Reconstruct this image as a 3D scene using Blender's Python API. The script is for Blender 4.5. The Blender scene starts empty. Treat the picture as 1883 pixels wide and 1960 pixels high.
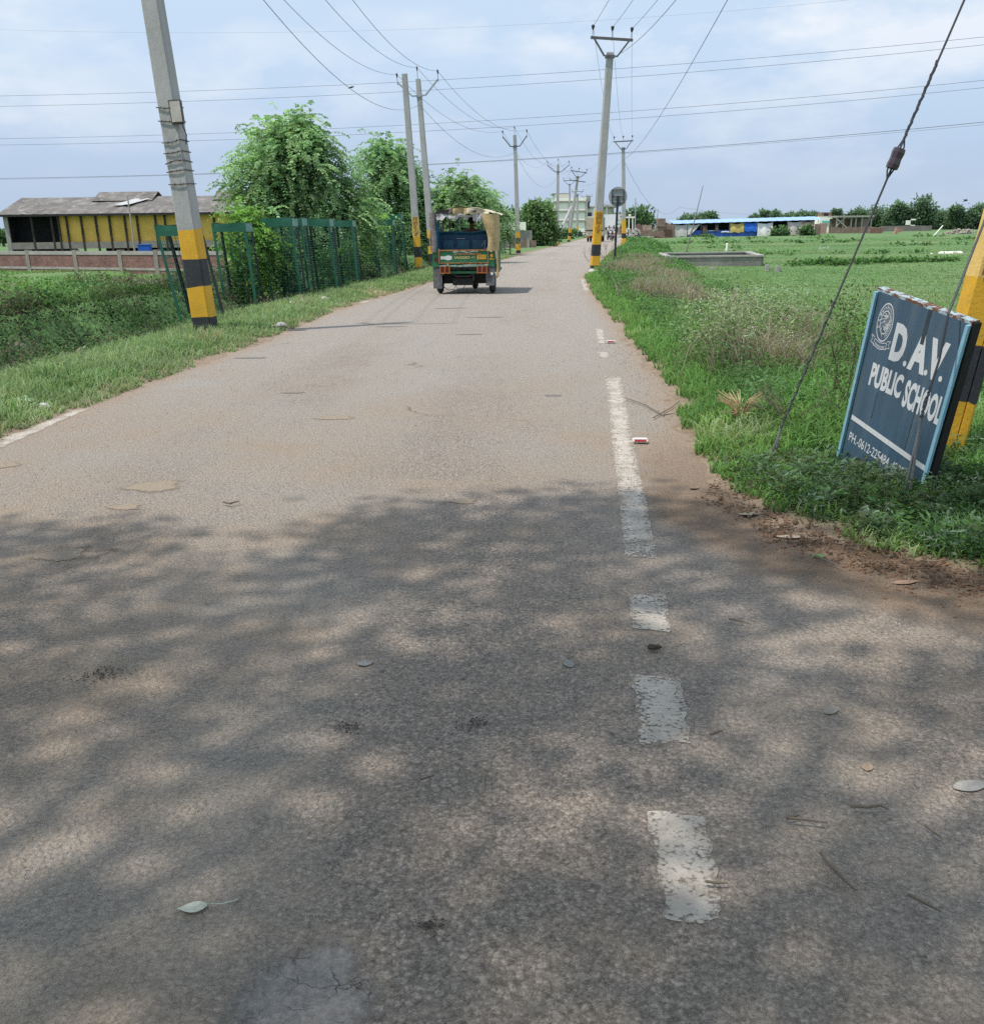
import bpy, math, random
import numpy as np
from mathutils import Matrix, Vector
rnd = random.Random(7); nr = np.random.default_rng(11)
scene = bpy.context.scene; COL = scene.collection

# ------------------------------------------------------------ camera geometry (survey helpers)
F = 1883.; CX = 941.5; CY = 1150.; EYE = 1.45
TH = math.atan((CY-439)/F); RO = .0125
cf = Vector((0, math.cos(TH), -math.sin(TH))); _r = Vector((1, 0, 0)); _u = Vector((0, math.sin(TH), math.cos(TH)))
cu = _u*math.cos(RO)+_r*math.sin(RO); cr = _r*math.cos(RO)-_u*math.sin(RO)
def ray(x, y): return cf+cr*((x-CX)/F)+cu*((CY-y)/F)
def G(x, y, z=0.):                      # sighted point on level z
    d = ray(x, y); t = (z-EYE)/d.z
    return Vector((d.x*t, d.y*t, z))
def A(x, y, Y):                         # sighted point at distance Y
    d = ray(x, y); t = Y/d.y
    return Vector((d.x*t, Y, EYE+d.z*t))
cam_d = bpy.data.cameras.new('camera'); cam = bpy.data.objects.new('camera', cam_d); COL.objects.link(cam)
m = Matrix.Identity(4)
for i, v in enumerate((cr, cu, -cf)):
    for j in range(3): m[j][i] = v[j]
m.translation = (0, 0, EYE); cam.matrix_world = m
cam_d.sensor_fit = 'HORIZONTAL'; cam_d.sensor_width = 36; cam_d.lens = 36; cam_d.shift_y = (CY-980)/1883.
cam_d.clip_end = 9000; cam_d.clip_start = .05
scene.camera = cam

# ------------------------------------------------------------ materials
def nt(name):
    m = bpy.data.materials.new(name); m.use_nodes = True
    t = m.node_tree; t.nodes.clear()
    o = t.nodes.new('ShaderNodeOutputMaterial')
    return m, t, o
def N(t, typ, **kw):
    n = t.nodes.new(typ)
    for k, v in kw.items():
        if k[0] == 'i' and k[1:].isdigit(): n.inputs[int(k[1:])].default_value = v
        elif k.startswith('in_'): n.inputs[k[3:].replace('_', ' ')].default_value = v
        else: setattr(n, k, v)
    return n
def L(t, a, b): t.links.new(a, b)
def c4(c): return (c[0], c[1], c[2], 1)
def ramp(t, fac, stops):
    r = t.nodes.new('ShaderNodeValToRGB'); e = r.color_ramp.elements
    while len(e) < len(stops): e.new(.5)
    for k, (p, c) in enumerate(stops):
        e[k].position = p; e[k].color = c4(c) if not isinstance(c, (int, float)) else (c, c, c, 1)
    L(t, fac, r.inputs[0]); return r.outputs[0]
def mixc(t, fac, a, b, mode='MIX'):
    n = t.nodes.new('ShaderNodeMix'); n.data_type = 'RGBA'; n.blend_type = mode
    for s, v in ((n.inputs[0], fac), (n.inputs[6], a), (n.inputs[7], b)):
        if hasattr(v, 'links'): L(t, v, s)
        elif isinstance(v, (int, float)): s.default_value = v
        else: s.default_value = c4(v)
    return n.outputs[2]
def math_(t, op, a, b=None, c=None):
    n = t.nodes.new('ShaderNodeMath'); n.operation = op
    for k, v in enumerate((a, b, c)):
        if v is None: continue
        if hasattr(v, 'links'): L(t, v, n.inputs[k])
        else: n.inputs[k].default_value = v
    return n.outputs[0]
def noise(t, vec, scale, detail=4, rough=.6):
    n = N(t, 'ShaderNodeTexNoise'); n.inputs['Scale'].default_value = scale
    n.inputs['Detail'].default_value = detail; n.inputs['Roughness'].default_value = rough
    if vec is not None: L(t, vec, n.inputs['Vector'])
    return n.outputs[0]
MATS = {}
def M(name, col, rough=.8, var=.18, scale=4., col2=None, thr=(.45, .62), bump=0., bscale=60., metal=0., stretch=None):
    if name in MATS: return MATS[name]
    m, t, o = nt(name)
    tc = N(t, 'ShaderNodeTexCoord').outputs['Object']
    if stretch:
        mp = N(t, 'ShaderNodeMapping'); mp.inputs['Scale'].default_value = stretch; L(t, tc, mp.inputs['Vector']); tc = mp.outputs[0]
    n1 = noise(t, tc, scale, 6, .65)
    a = tuple(max(0, x*(1-var)) for x in col); b = tuple(x*(1+var) for x in col)
    base = ramp(t, n1, [(.3, a), (.7, b)])
    if col2:
        n2 = noise(t, tc, scale*2.3, 5, .7)
        base = mixc(t, ramp(t, n2, [(thr[0], 0.), (thr[1], 1.)]), base, col2)
    p = N(t, 'ShaderNodeBsdfPrincipled'); p.inputs['Roughness'].default_value = rough; p.inputs['Metallic'].default_value = metal
    L(t, base, p.inputs['Base Color'])
    if bump:
        bn = N(t, 'ShaderNodeBump'); bn.inputs['Strength'].default_value = bump; bn.inputs['Distance'].default_value = .02
        L(t, noise(t, tc, bscale, 4), bn.inputs['Height']); L(t, bn.outputs[0], p.inputs['Normal'])
    L(t, p.outputs[0], o.inputs[0]); MATS[name] = m; return m
def foliage_mat(name, trans=.35, gain=1., rough=.6):
    m, t, o = nt(name)
    at = N(t, 'ShaderNodeAttribute', attribute_name='Col').outputs['Color']
    tc = N(t, 'ShaderNodeTexCoord').outputs['Object']
    n1 = noise(t, tc, 1.7, 3)
    base = mixc(t, 1., at, ramp(t, n1, [(.3, .72*gain), (.7, 1.25*gain)]), 'MULTIPLY')
    d = N(t, 'ShaderNodeBsdfDiffuse'); tr = N(t, 'ShaderNodeBsdfTranslucent'); mx = N(t, 'ShaderNodeMixShader', i0=trans)
    L(t, base, d.inputs[0]); L(t, mixc(t, 1., base, (1.15, 1.15, .7), 'MULTIPLY'), tr.inputs[0])
    L(t, d.outputs[0], mx.inputs[1]); L(t, tr.outputs[0], mx.inputs[2])
    L(t, mx.outputs[0], o.inputs[0]); return m
FOL = foliage_mat('foliage', .42, 1.12); GRS = foliage_mat('grass_blades', .42, 1.1)

# ------------------------------------------------------------ mesh builders
class MB:
    def __init__(s): s.v = []; s.f = []; s.mi = []
    def add(s, vs, fs, mat=0, M4=None):
        b = len(s.v)
        s.v += [tuple(M4 @ Vector(v)) if M4 else tuple(v) for v in vs]
        s.f += [tuple(i+b for i in f) for f in fs]; s.mi += [mat]*len(fs); return s
    def box(s, c, d, mat=0, rz=0, M4=None, taper=1.):
        x, y, z = d[0]/2, d[1]/2, d[2]/2
        vs = [(sx*x*(taper if sz > 0 else 1), sy*y*(taper if sz > 0 else 1), sz*z) for sz in (-1, 1) for sy in (-1, 1) for sx in (-1, 1)]
        R = Matrix.Translation(c) @ Matrix.Rotation(rz, 4, 'Z')
        if M4: R = M4 @ R
        return s.add(vs, [(0, 2, 3, 1), (4, 5, 7, 6), (0, 1, 5, 4), (2, 6, 7, 3), (0, 4, 6, 2), (1, 3, 7, 5)], mat, R)
    def tube(s, pts, r, n=6, mat=0, cap=True):
        pts = [Vector(p) for p in pts]; rr = r if isinstance(r, (list, tuple)) else [r]*len(pts)
        b = len(s.v)
        for i, p in enumerate(pts):
            d = (pts[min(i+1, len(pts)-1)]-pts[max(i-1, 0)]).normalized()
            a = d.cross(Vector((0, 0, 1)) if abs(d.z) < .9 else Vector((0, 1, 0))).normalized(); e = d.cross(a)
            for k in range(n):
                t = 2*math.pi*(k+.5)/n; s.v.append(tuple(p+(a*math.cos(t)+e*math.sin(t))*rr[i]))
        for i in range(len(pts)-1):
            for k in range(n):
                k2 = (k+1) % n; s.f.append((b+i*n+k, b+i*n+k2, b+(i+1)*n+k2, b+(i+1)*n+k)); s.mi.append(mat)
        if cap:
            s.f.append(tuple(b+k for k in range(n))[::-1]); s.f.append(tuple(b+(len(pts)-1)*n+k for k in range(n))); s.mi += [mat]*2
        return s
    def prism(s, poly, d0, d1, axes=(0, 1, 2), mat=0, M4=None):     # polygon in plane (axes0,axes1) extruded along axes2
        n = len(poly); vs = []
        for d in (d0, d1):
            for p in poly:
                q = [0, 0, 0]; q[axes[0]] = p[0]; q[axes[1]] = p[1]; q[axes[2]] = d; vs.append(q)
        fs = [tuple(range(n))[::-1], tuple(range(n, 2*n))]+[(i, (i+1) % n, n+(i+1) % n, n+i) for i in range(n)]
        return s.add(vs, fs, mat, M4)
    def quad(s, a, b, c, d, mat=0): return s.add([a, b, c, d], [(0, 1, 2, 3)], mat)
    def torus(s, c, R, r, axis='X', n=20, k=8, mat=0):
        b = len(s.v)
        for i in range(n):
            t = 2*math.pi*i/n
            for j in range(k):
                w = 2*math.pi*j/k; q = R+r*math.cos(w); p = (r*math.sin(w), q*math.cos(t), q*math.sin(t))
                if axis == 'Z': p = (p[1], p[2], p[0])
                s.v.append(tuple(Vector(c)+Vector(p)))
        for i in range(n):
            for j in range(k):
                s.f.append((b+i*k+j, b+((i+1) % n)*k+j, b+((i+1) % n)*k+(j+1) % k, b+i*k+(j+1) % k)); s.mi.append(mat)
        return s
    def sheet(s, fn, nu, nv, mat=0):        # fn(u,v)->xyz
        b = len(s.v)
        for j in range(nv+1):
            for i in range(nu+1): s.v.append(tuple(fn(i/nu, j/nv)))
        for j in range(nv):
            for i in range(nu):
                a = b+j*(nu+1)+i; s.f.append((a, a+1, a+nu+2, a+nu+1)); s.mi.append(mat)
        return s
    def obj(s, name, mats, parent=None, label=None, smooth=False, loc=None, bevel=0.):
        me = bpy.data.meshes.new(name); me.from_pydata(s.v, [], s.f)
        if not isinstance(mats, (list, tuple)): mats = [mats]
        for m in mats: me.materials.append(m)
        me.polygons.foreach_set('material_index', s.mi)
        if smooth: me.polygons.foreach_set('use_smooth', [True]*len(s.f))
        me.update(); o = bpy.data.objects.new(name, me); COL.objects.link(o)
        if parent: o.parent = parent
        if label: o['label'] = label
        if loc is not None: o.location = loc
        if bevel:
            b = o.modifiers.new('b', 'BEVEL'); b.width = bevel; b.segments = 2; b.limit_method = 'ANGLE'
        return o
def tag(o, label, cat, group=None):
    o['label'] = label; o['category'] = cat
    if group: o['group'] = group
    return o
def struct(o): o['kind'] = 'structure'; return o
def thing(name, label, cat, loc=(0, 0, 0), rot=None, group=None):
    o = bpy.data.objects.new(name, None); COL.objects.link(o); o.empty_display_size = .1
    if rot is None: o.location = loc
    elif isinstance(rot, (int, float)): o.location = loc; o.rotation_euler = (0, 0, rot)
    else: o.matrix_world = Matrix.Translation(loc) @ rot
    return tag(o, label, cat, group)
def fast(name, V, quads, cols, mat, parent=None, smooth=False):
    V = np.asarray(V, np.float32).reshape(-1, 3); Q = np.asarray(quads, np.int32).reshape(-1, 4)
    me = bpy.data.meshes.new(name); me.vertices.add(len(V)); me.vertices.foreach_set('co', V.ravel())
    me.loops.add(Q.size); me.loops.foreach_set('vertex_index', Q.ravel())
    me.polygons.add(len(Q)); me.polygons.foreach_set('loop_start', np.arange(0, Q.size, 4, dtype=np.int32))
    me.polygons.foreach_set('loop_total', np.full(len(Q), 4, np.int32))
    if smooth: me.polygons.foreach_set('use_smooth', np.ones(len(Q), bool))
    me.update(calc_edges=True)
    if cols is not None:
        a = me.color_attributes.new('Col', 'FLOAT_COLOR', 'POINT')
        c = np.ones((len(V), 4), np.float32); c[:, :3] = cols; a.data.foreach_set('color', c.ravel())
    me.materials.append(mat); o = bpy.data.objects.new(name, me); COL.objects.link(o)
    if parent: o.parent = parent
    return o
def unit(a): return a/np.maximum(np.linalg.norm(a, axis=-1, keepdims=True), 1e-9)
def leaves(P, D, ln, wd, cols, fold=.0):    # P (n,3) base, D dir (n,3); returns V,Q,C
    n = len(P); D = unit(D); up = unit(nr.normal(size=(n, 3))+np.array([0, 0, .9])); S = unit(np.cross(D, up))
    ln = np.broadcast_to(np.asarray(ln, float).reshape(-1, 1), (n, 1)); wd = np.broadcast_to(np.asarray(wd, float).reshape(-1, 1), (n, 1))
    mid = P+D*ln*.48
    V = np.stack([P, mid+S*wd*.5, P+D*ln, mid-S*wd*.5], 1).reshape(-1, 3)
    Q = np.arange(4*n).reshape(n, 4); return V, Q, np.repeat(cols, 4, 0)
def blades(P, h, w, lean, cols, curve=.5):  # grass blades: two quads each
    n = len(P); a = nr.uniform(0, 2*np.pi, n); d = np.stack([np.cos(a), np.sin(a), np.zeros(n)], 1)
    b = a+nr.uniform(.8, 2.3, n); s = np.stack([np.cos(b), np.sin(b), np.zeros(n)], 1)*(w*.5)[:, None]
    up = np.array([0, 0, 1.]); h_ = h[:, None]; le = lean[:, None]
    mid = P+up*h_*.55+d*h_*le*.35; tip = P+up*h_*(1-.35*np.minimum(le, 1))+d*h_*le
    V = np.stack([P-s, P+s, mid+s*.75, mid-s*.75, tip+s*.12, tip-s*.12], 1).reshape(-1, 3)
    k = np.arange(n)[:, None]*6
    Q = np.concatenate([k+np.array([[0, 1, 2, 3]]), k+np.array([[3, 2, 4, 5]])], 0)
    cc = np.repeat(cols, 6, 0).reshape(n, 6, 3).copy(); cc[:, :2] *= .55; cc[:, 4:] *= 1.12  # roots darkened, tips lightened: self-shading put into the blade colour
    return V, Q, cc.reshape(-1, 3)
def cat_(parts):
    Vs, Qs, Cs = [], [], []; b = 0
    for V, Q, C in parts:
        Vs.append(V); Qs.append(Q+b); Cs.append(C); b += len(V)
    return np.concatenate(Vs), np.concatenate(Qs), np.concatenate(Cs)
def vnoise(x, y, s, seed=0):                # value noise 0..1
    x = np.asarray(x, float)/s; y = np.asarray(y, float)/s
    xi = np.floor(x).astype(np.int64); yi = np.floor(y).astype(np.int64); fx = x-xi; fy = y-yi
    fx = fx*fx*(3-2*fx); fy = fy*fy*(3-2*fy)
    def h(a, b):
        k = (a*374761393+b*668265263+seed*1442695041) & 0xffffffff
        k = ((k ^ (k >> 13))*1274126177) & 0xffffffff
        return ((k ^ (k >> 16)) & 0xffff)/65535.
    return (h(xi, yi)*(1-fx)+h(xi+1, yi)*fx)*(1-fy)+(h(xi, yi+1)*(1-fx)+h(xi+1, yi+1)*fx)*fy
def fnoise(x, y, s, seed=0, o=3): return sum(vnoise(x, y, s/2**k, seed+k)/2**k for k in range(o))/sum(1/2**k for k in range(o))

# ------------------------------------------------------------ world, sun
SUN_EL = math.radians(64); SH = Vector((.89, .45)).normalized()       # direction shadows fall
w = bpy.data.worlds.new('World'); scene.world = w; w.use_nodes = True; t = w.node_tree; t.nodes.clear()
o = N(t, 'ShaderNodeOutputWorld'); bg = N(t, 'ShaderNodeBackground'); bg.inputs[1].default_value = .106
sky = N(t, 'ShaderNodeTexSky'); sky.sky_type = 'NISHITA'; sky.sun_disc = False; sky.sun_elevation = SUN_EL
sky.sun_rotation = math.atan2(-SH.x, -SH.y); sky.air_density = 1.2; sky.dust_density = 2.5
g = N(t, 'ShaderNodeTexCoord').outputs['Generated']; sep = N(t, 'ShaderNodeSeparateXYZ'); L(t, g, sep.inputs[0])
haze = ramp(t, sep.outputs[2], [(0., (.51, .635, .81)), (.06, (.50, .64, .86)), (.14, (.59, .745, .95)), (.3, (.65, .80, .96)), (1., (.46, .60, .84))])
haze = mixc(t, 1., haze, (10, 10, 10), 'MULTIPLY')
base = mixc(t, .85, sky.outputs[0], haze)
mp = N(t, 'ShaderNodeMapping'); mp.inputs['Scale'].default_value = (1., 1., 2.6); mp.inputs['Location'].default_value = (3.7, .1, .4); L(t, g, mp.inputs['Vector'])
n1 = noise(t, mp.outputs[0], 6.5, 9, .58); n2 = noise(t, mp.outputs[0], 2.6, 3, .5)
cl = math_(t, 'MULTIPLY', ramp(t, n1, [(.45, 0.), (.62, 1.)]), ramp(t, n2, [(.42, 0.), (.56, 1.)]))
el = ramp(t, sep.outputs[2], [(.03, .12), (.17, 1.)])
cl = math_(t, 'MULTIPLY', cl, el)
cl = math_(t, 'MULTIPLY', cl, .8)
L(t, mixc(t, cl, base, (8.7, 9.0, 9.5)), bg.inputs[0]); L(t, bg.outputs[0], o.inputs[0])
sd_ = bpy.data.lights.new('sun', 'SUN'); sd_.energy = 3.6; sd_.angle = math.radians(.85); sd_.color = (1., .95, .87)
sun = bpy.data.objects.new('sun', sd_); COL.objects.link(sun)
dv = Vector((SH.x*math.cos(SUN_EL), SH.y*math.cos(SUN_EL), -math.sin(SUN_EL)))
sun.rotation_euler = dv.to_track_quat('-Z', 'Y').to_euler(); sun.location = (-10, -5, 30)
scene.view_settings.view_transform = 'Standard'; scene.view_settings.look = 'None'; scene.view_settings.exposure = 0
scene.render.engine = 'CYCLES'; scene.cycles.max_bounces = 6; scene.cycles.diffuse_bounces = 3; scene.cycles.transparent_max_bounces = 8; scene.cycles.use_denoising = False; scene.cycles.use_adaptive_sampling = True; scene.cycles.adaptive_threshold = .015
# ------------------------------------------------------------ road plan and terrain
LE = [(-4.2, -12), (-3.95, -4), (-3.85, 3), (-3.73, 7.47), (-3.6, 8.8), (-3.45, 11), (-3.15, 15), (-3.0, 19.3), (-2.65, 23), (-1.84, 29.3), (-.9, 37), (.5, 51), (2.2, 64), (5.2, 86), (8.3, 110), (12.2, 140), (19, 190), (30, 260)]
RE = [(37, 255), (25.5, 190), (18.4, 143), (15.3, 120), (11.8, 91), (8.3, 70), (5.3, 48.5), (4.2, 40.5), (3.05, 33), (2.46, 24.7), (1.95, 15), (1.72, 9.7), (1.42, 7.3), (1.34, 5.9), (1.47, 5.05), (1.75, 4.45), (2.15, 4.02), (2.9, 3.45), (4.6, 2.5), (8, 1.1), (16, -2), (16, -12)]
POLY = np.array(LE+RE, float)
def road_sd(x, y):                       # signed distance: inside road negative
    x = np.asarray(x, float); y = np.asarray(y, float); d = np.full(x.shape, 1e9); ins = np.zeros(x.shape, bool)
    n = len(POLY)
    for i in range(n):
        a = POLY[i]; b = POLY[(i+1) % n]; ex, ey = b-a
        tt = np.clip(((x-a[0])*ex+(y-a[1])*ey)/(ex*ex+ey*ey), 0, 1)
        d = np.minimum(d, np.hypot(x-a[0]-tt*ex, y-a[1]-tt*ey))
        c = ((a[1] > y) != (b[1] > y))
        with np.errstate(divide='ignore', invalid='ignore'): xx = ex*(y-a[1])/ey+a[0]
        ins ^= c & (x < xx)
    return np.where(ins, -d, d)
LEa = np.array(LE); REa = np.array(RE[::-1][6:])
def xl(y): return np.interp(y, LEa[:, 1], LEa[:, 0])
def xr(y):
    r = np.array(sorted([p for p in RE if p[1] >= 5], key=lambda p: p[1])); return np.interp(y, r[:, 1], r[:, 0])
def xc(y): return np.where(np.asarray(y) > 5, (xl(y)+xr(y))/2, -1.)
def ground_z(x, y):
    x = np.asarray(x, float); y = np.asarray(y, float); s = road_sd(x, y); left = x < xc(y)
    n = fnoise(x, y, .5, 3)-.5; n2 = fnoise(x, y, 4., 9)-.5
    e = s+(fnoise(x, y, .8, 21)-.5)*.35
    zl = np.interp(e, [-.35, -.08, .1, .6, 1.7, 2.3, 3.1, 4.2, 7, 14], [-.05, -.012, .012, .05, .0, -.34, .42, .36, -.3, -.8])
    zl = np.where(y > 60, np.interp(e, [-.35, -.08, .1, .6, 3, 10, 40], [-.05, -.012, .012, .06, .05, -.4, -.8]), zl)
    zr = np.interp(e, [-.35, -.08, .1, .35, .8, 2.2, 4.0, 6], [-.05, -.012, .015, .03, .035, .02, -.25, -.3])
    z = np.where(left, zl, zr)+n*np.clip((e+.2)*.12, 0, .05)+n2*np.clip(e*.03, 0, .12)
    ri = (~left) & (s > 4)                # low bunds across the right hand field
    for yb, hh, wd in BUNDS: z = z+np.where(ri, hh*np.exp(-((y-yb-x*.03-(fnoise(x, y*0, 9., 5)-.5)*yb*.05)/wd)**2), 0)
    return z
BUNDS = [(19, .03, .5), (30, .06, .6), (47, .12, .7), (62, .14, .8), (82, .16, 1.), (105, .2, 1.2), (140, .2, 1.5)]
def axis(fine0, fine1, step, lo, hi, grow):
    a = list(np.arange(fine0, fine1, step)); s = step; x = fine0; pre = []
    while x > lo: s *= grow; x -= s; pre.append(x)
    s = step; x = a[-1]
    while x < hi: s *= grow; x += s; a.append(x)
    return np.array(pre[::-1]+a)
def grid(xs, ys):
    X, Y = np.meshgrid(xs, ys); nx = len(xs); i, j = np.meshgrid(np.arange(nx-1), np.arange(len(ys)-1))
    b = (j*nx+i); return X, Y, np.stack([b, b+1, b+nx+1, b+nx], -1)
xs = axis(-7, 6.5, .11, -900, 900, 1.07); ys = axis(2.5, 14, .11, -60, 4200, 1.022)
X, Y, Q = grid(xs, ys)
Z = ground_z(X, Y)
# ground material
gm, t, o = nt('ground_soil_and_turf')
tc = N(t, 'ShaderNodeTexCoord').outputs['Object']
sd = N(t, 'ShaderNodeAttribute', attribute_name='sd').outputs['Fac']
soil = ramp(t, noise(t, tc, 9, 8, .7), [(.25, (.19, .135, .09)), (.5, (.31, .225, .155)), (.75, (.43, .335, .25))])
g1 = ramp(t, noise(t, tc, .12, 6, .62), [(.3, (.085, .185, .055)), (.5, (.125, .235, .07)), (.7, (.20, .25, .11))])
g2 = ramp(t, noise(t, tc, 6, 6, .75), [(.3, .5), (.7, 1.35)])
turf = mixc(t, 1., g1, g2, 'MULTIPLY')
fac = ramp(t, math_(t, 'ADD', sd, math_(t, 'MULTIPLY', noise(t, tc, 3, 5, .7), .9)), [(.55, 0.), (1.0, 1.)])
col = mixc(t, fac, soil, turf)
p = N(t, 'ShaderNodeBsdfPrincipled'); p.inputs['Roughness'].default_value = .95; L(t, col, p.inputs['Base Color'])
bn = N(t, 'ShaderNodeBump'); bn.inputs['Strength'].default_value = .9; bn.inputs['Distance'].default_value = .03
L(t, math_(t, 'ADD', noise(t, tc, 28, 6, .7), math_(t, 'MULTIPLY', noise(t, tc, 4, 4), 2.)), bn.inputs['Height']); L(t, bn.outputs[0], p.inputs['Normal']); L(t, p.outputs[0], o.inputs[0])
ground = struct(fast('ground', np.stack([X, Y, Z], -1), Q, None, gm, smooth=True))
def sd_attr(ob, s):
    a = ob.data.attributes.new('sd', 'FLOAT', 'POINT'); a.data.foreach_set('value', s.ravel().astype(np.float32))
sd_attr(ground, np.clip(road_sd(X, Y), -3, 3))
# road
xs = axis(-4.6, 5, .13, -5, 38, 1.03); ys = axis(1, 16, .13, -12, 258, 1.025)
X, Y, Q = grid(xs, ys); s = road_sd(X, Y)
keep = (s.ravel()[Q.reshape(-1, 4)] < .3).any(1); Q = Q.reshape(-1, 4)[keep]
us = np.unique(Q); remap = np.zeros(X.size, int); remap[us] = np.arange(len(us)); Q = remap[Q]
Xr, Yr, Sr = X.ravel()[us], Y.ravel()[us], s.ravel()[us]
rightside = np.where(Xr > xc(Yr), 1., .0)
rm, t, o = nt('worn_dusty_asphalt')
tc = N(t, 'ShaderNodeTexCoord').outputs['Object']
sd = N(t, 'ShaderNodeAttribute', attribute_name='sd').outputs['Fac']
rs = N(t, 'ShaderNodeAttribute', attribute_name='rightside').outputs['Fac']
vo = N(t, 'ShaderNodeTexVoronoi'); vo.inputs['Scale'].default_value = 70
wn = N(t, 'ShaderNodeTexNoise'); wn.inputs['Scale'].default_value = 90.; wn.inputs['Detail'].default_value = 3; L(t, tc, wn.inputs['Vector'])
wm = N(t, 'ShaderNodeMix', data_type='VECTOR', i0=.016); L(t, tc, wm.inputs[4]); L(t, wn.outputs['Color'], wm.inputs[5]); L(t, wm.outputs[1], vo.inputs['Vector'])
vo2 = N(t, 'ShaderNodeTexVoronoi'); vo2.inputs['Scale'].default_value = 160; L(t, tc, vo2.inputs['Vector'])
agg = ramp(t, vo.outputs['Color'], [(.0, .72), (.5, 1.), (1., 1.3)])
fine = ramp(t, noise(t, tc, 45, 5, .7), [(.28, .35), (.5, 1.), (.75, 1.5)])
stone = mixc(t, 1., (.385, .318, .262), agg, 'MULTIPLY'); stone = mixc(t, 1., stone, fine, 'MULTIPLY'); stone = mixc(t, 1., stone, ramp(t, vo2.outputs['Color'], [(0., .66), (.5, 1.), (1., 1.38)]), 'MULTIPLY'); gapm = ramp(t, vo.outputs['Distance'], [(.30, 1.), (.62, .80)]); stone = mixc(t, 1., stone, gapm, 'MULTIPLY')
mp = N(t, 'ShaderNodeMapping'); mp.inputs['Scale'].default_value = (1, .22, 1); mp.inputs['Rotation'].default_value = (0, 0, .08); L(t, tc, mp.inputs['Vector'])
big = noise(t, mp.outputs[0], .55, 5, .6); mid = noise(t, tc, 1.6, 6, .65); sm = noise(t, tc, 14, 5, .7)
sepd = N(t, 'ShaderNodeSeparateXYZ'); L(t, tc, sepd.inputs[0]); nd = N(t, 'ShaderNodeMapRange'); nd.inputs[1].default_value = 5.; nd.inputs[2].default_value = 13.; nd.inputs[3].default_value = 1.; nd.inputs[4].default_value = .2; L(t, sepd.outputs[1], nd.inputs[0])
dustc = mixc(t, math_(t, 'MULTIPLY', ramp(t, noise(t, tc, .8, 4), [(.35, 0.), (.62, 1.)]), nd.outputs[0]), (.44, .396, .345), (.44, .34, .25))
dustc = mixc(t, 1., dustc, ramp(t, noise(t, tc, 60, 4, .8), [(.3, .62), (.7, 1.25)]), 'MULTIPLY')
dm = math_(t, 'ADD', math_(t, 'MULTIPLY', big, .9), math_(t, 'MULTIPLY', mid, .5)); dm = math_(t, 'ADD', dm, math_(t, 'MULTIPLY', sm, .5))
dm = math_(t, 'ADD', dm, math_(t, 'MULTIPLY', ramp(t, math_(t, 'ADD', sd, .7), [(0., 0.), (.75, 1.)]), .30))
sepr = N(t, 'ShaderNodeSeparateXYZ'); L(t, tc, sepr.inputs[0])
dist = N(t, 'ShaderNodeMapRange'); dist.inputs[1].default_value = 3.; dist.inputs[2].default_value = 14.; dist.inputs[3].default_value = -.12; dist.inputs[4].default_value = .10; L(t, sepr.outputs[1], dist.inputs[0])
dm = math_(t, 'ADD', dm, dist.outputs[0])
lat = N(t, 'ShaderNodeAttribute', attribute_name='lat').outputs['Fac']
trk = ramp(t, math_(t, 'ADD', math_(t, 'MULTIPLY', lat, .2), .5), [(.0, .10), (.20, .10), (.26, -0.), (.36, 0.), (.44, .12), (.56, .10), (.64, 0.), (.74, 0.), (.82, .1)])
dm = math_(t, 'ADD', dm, math_(t, 'SUBTRACT', trk, .06))
dmask = ramp(t, dm, [(.72, .12), (1.18, .92)])
col = mixc(t, dmask, stone, dustc); col = mixc(t, .45, col, mixc(t, 1., col, gapm, 'MULTIPLY'))
sand = mixc(t, noise(t, tc, 20, 5, .7), (.30, .215, .15), (.48, .375, .285))
nearr = N(t, 'ShaderNodeMapRange'); nearr.inputs[1].default_value = 5.2; nearr.inputs[2].default_value = 7.5; nearr.inputs[3].default_value = 1.; nearr.inputs[4].default_value = 0.; L(t, sepr.outputs[1], nearr.inputs[0])
brn = mixc(t, noise(t, tc, 16, 6, .75), (.12, .075, .048), (.36, .255, .17))
nr_ = math_(t, 'MULTIPLY', nearr.outputs[0], rs); sand = mixc(t, nr_, sand, brn)
edge = math_(t, 'ADD', math_(t, 'ADD', sd, math_(t, 'MULTIPLY', nr_, .46)), math_(t, 'MULTIPLY', noise(t, tc, 2.2, 6, .7), .55))
emask = ramp(t, edge, [(.0, 0.), (.28, 1.)])
col = mixc(t, math_(t, 'MULTIPLY', emask, .9), col, sand)
cr1 = N(t, 'ShaderNodeTexVoronoi'); cr1.feature = 'DISTANCE_TO_EDGE'; cr1.inputs['Scale'].default_value = .55
wv = N(t, 'ShaderNodeTexNoise'); wv.inputs['Scale'].default_value = 2.; wv.inputs['Detail'].default_value = 5; L(t, tc, wv.inputs['Vector'])
mw = N(t, 'ShaderNodeMix', data_type='VECTOR', i0=.35); L(t, tc, mw.inputs[4]); L(t, wv.outputs['Color'], mw.inputs[5]); L(t, mw.outputs[1], cr1.inputs['Vector'])
crk = math_(t, 'MULTIPLY', ramp(t, cr1.outputs['Distance'], [(.0, 1.), (.007, 0.)]), ramp(t, noise(t, tc, .8, 3), [(.57, 0.), (.66, .55)]))
col = mixc(t, crk, col, (.07, .06, .055))
p = N(t, 'ShaderNodeBsdfPrincipled'); p.inputs['Roughness'].default_value = .88; p.inputs['Specular IOR Level'].default_value = .25; L(t, col, p.inputs['Base Color'])
bn = N(t, 'ShaderNodeBump'); bn.inputs['Strength'].default_value = 1.; bn.inputs['Distance'].default_value = .010
hgt = math_(t, 'ADD', math_(t, 'MULTIPLY', vo.outputs['Distance'], -1.2), noise(t, tc, 70, 5, .75))
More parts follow.
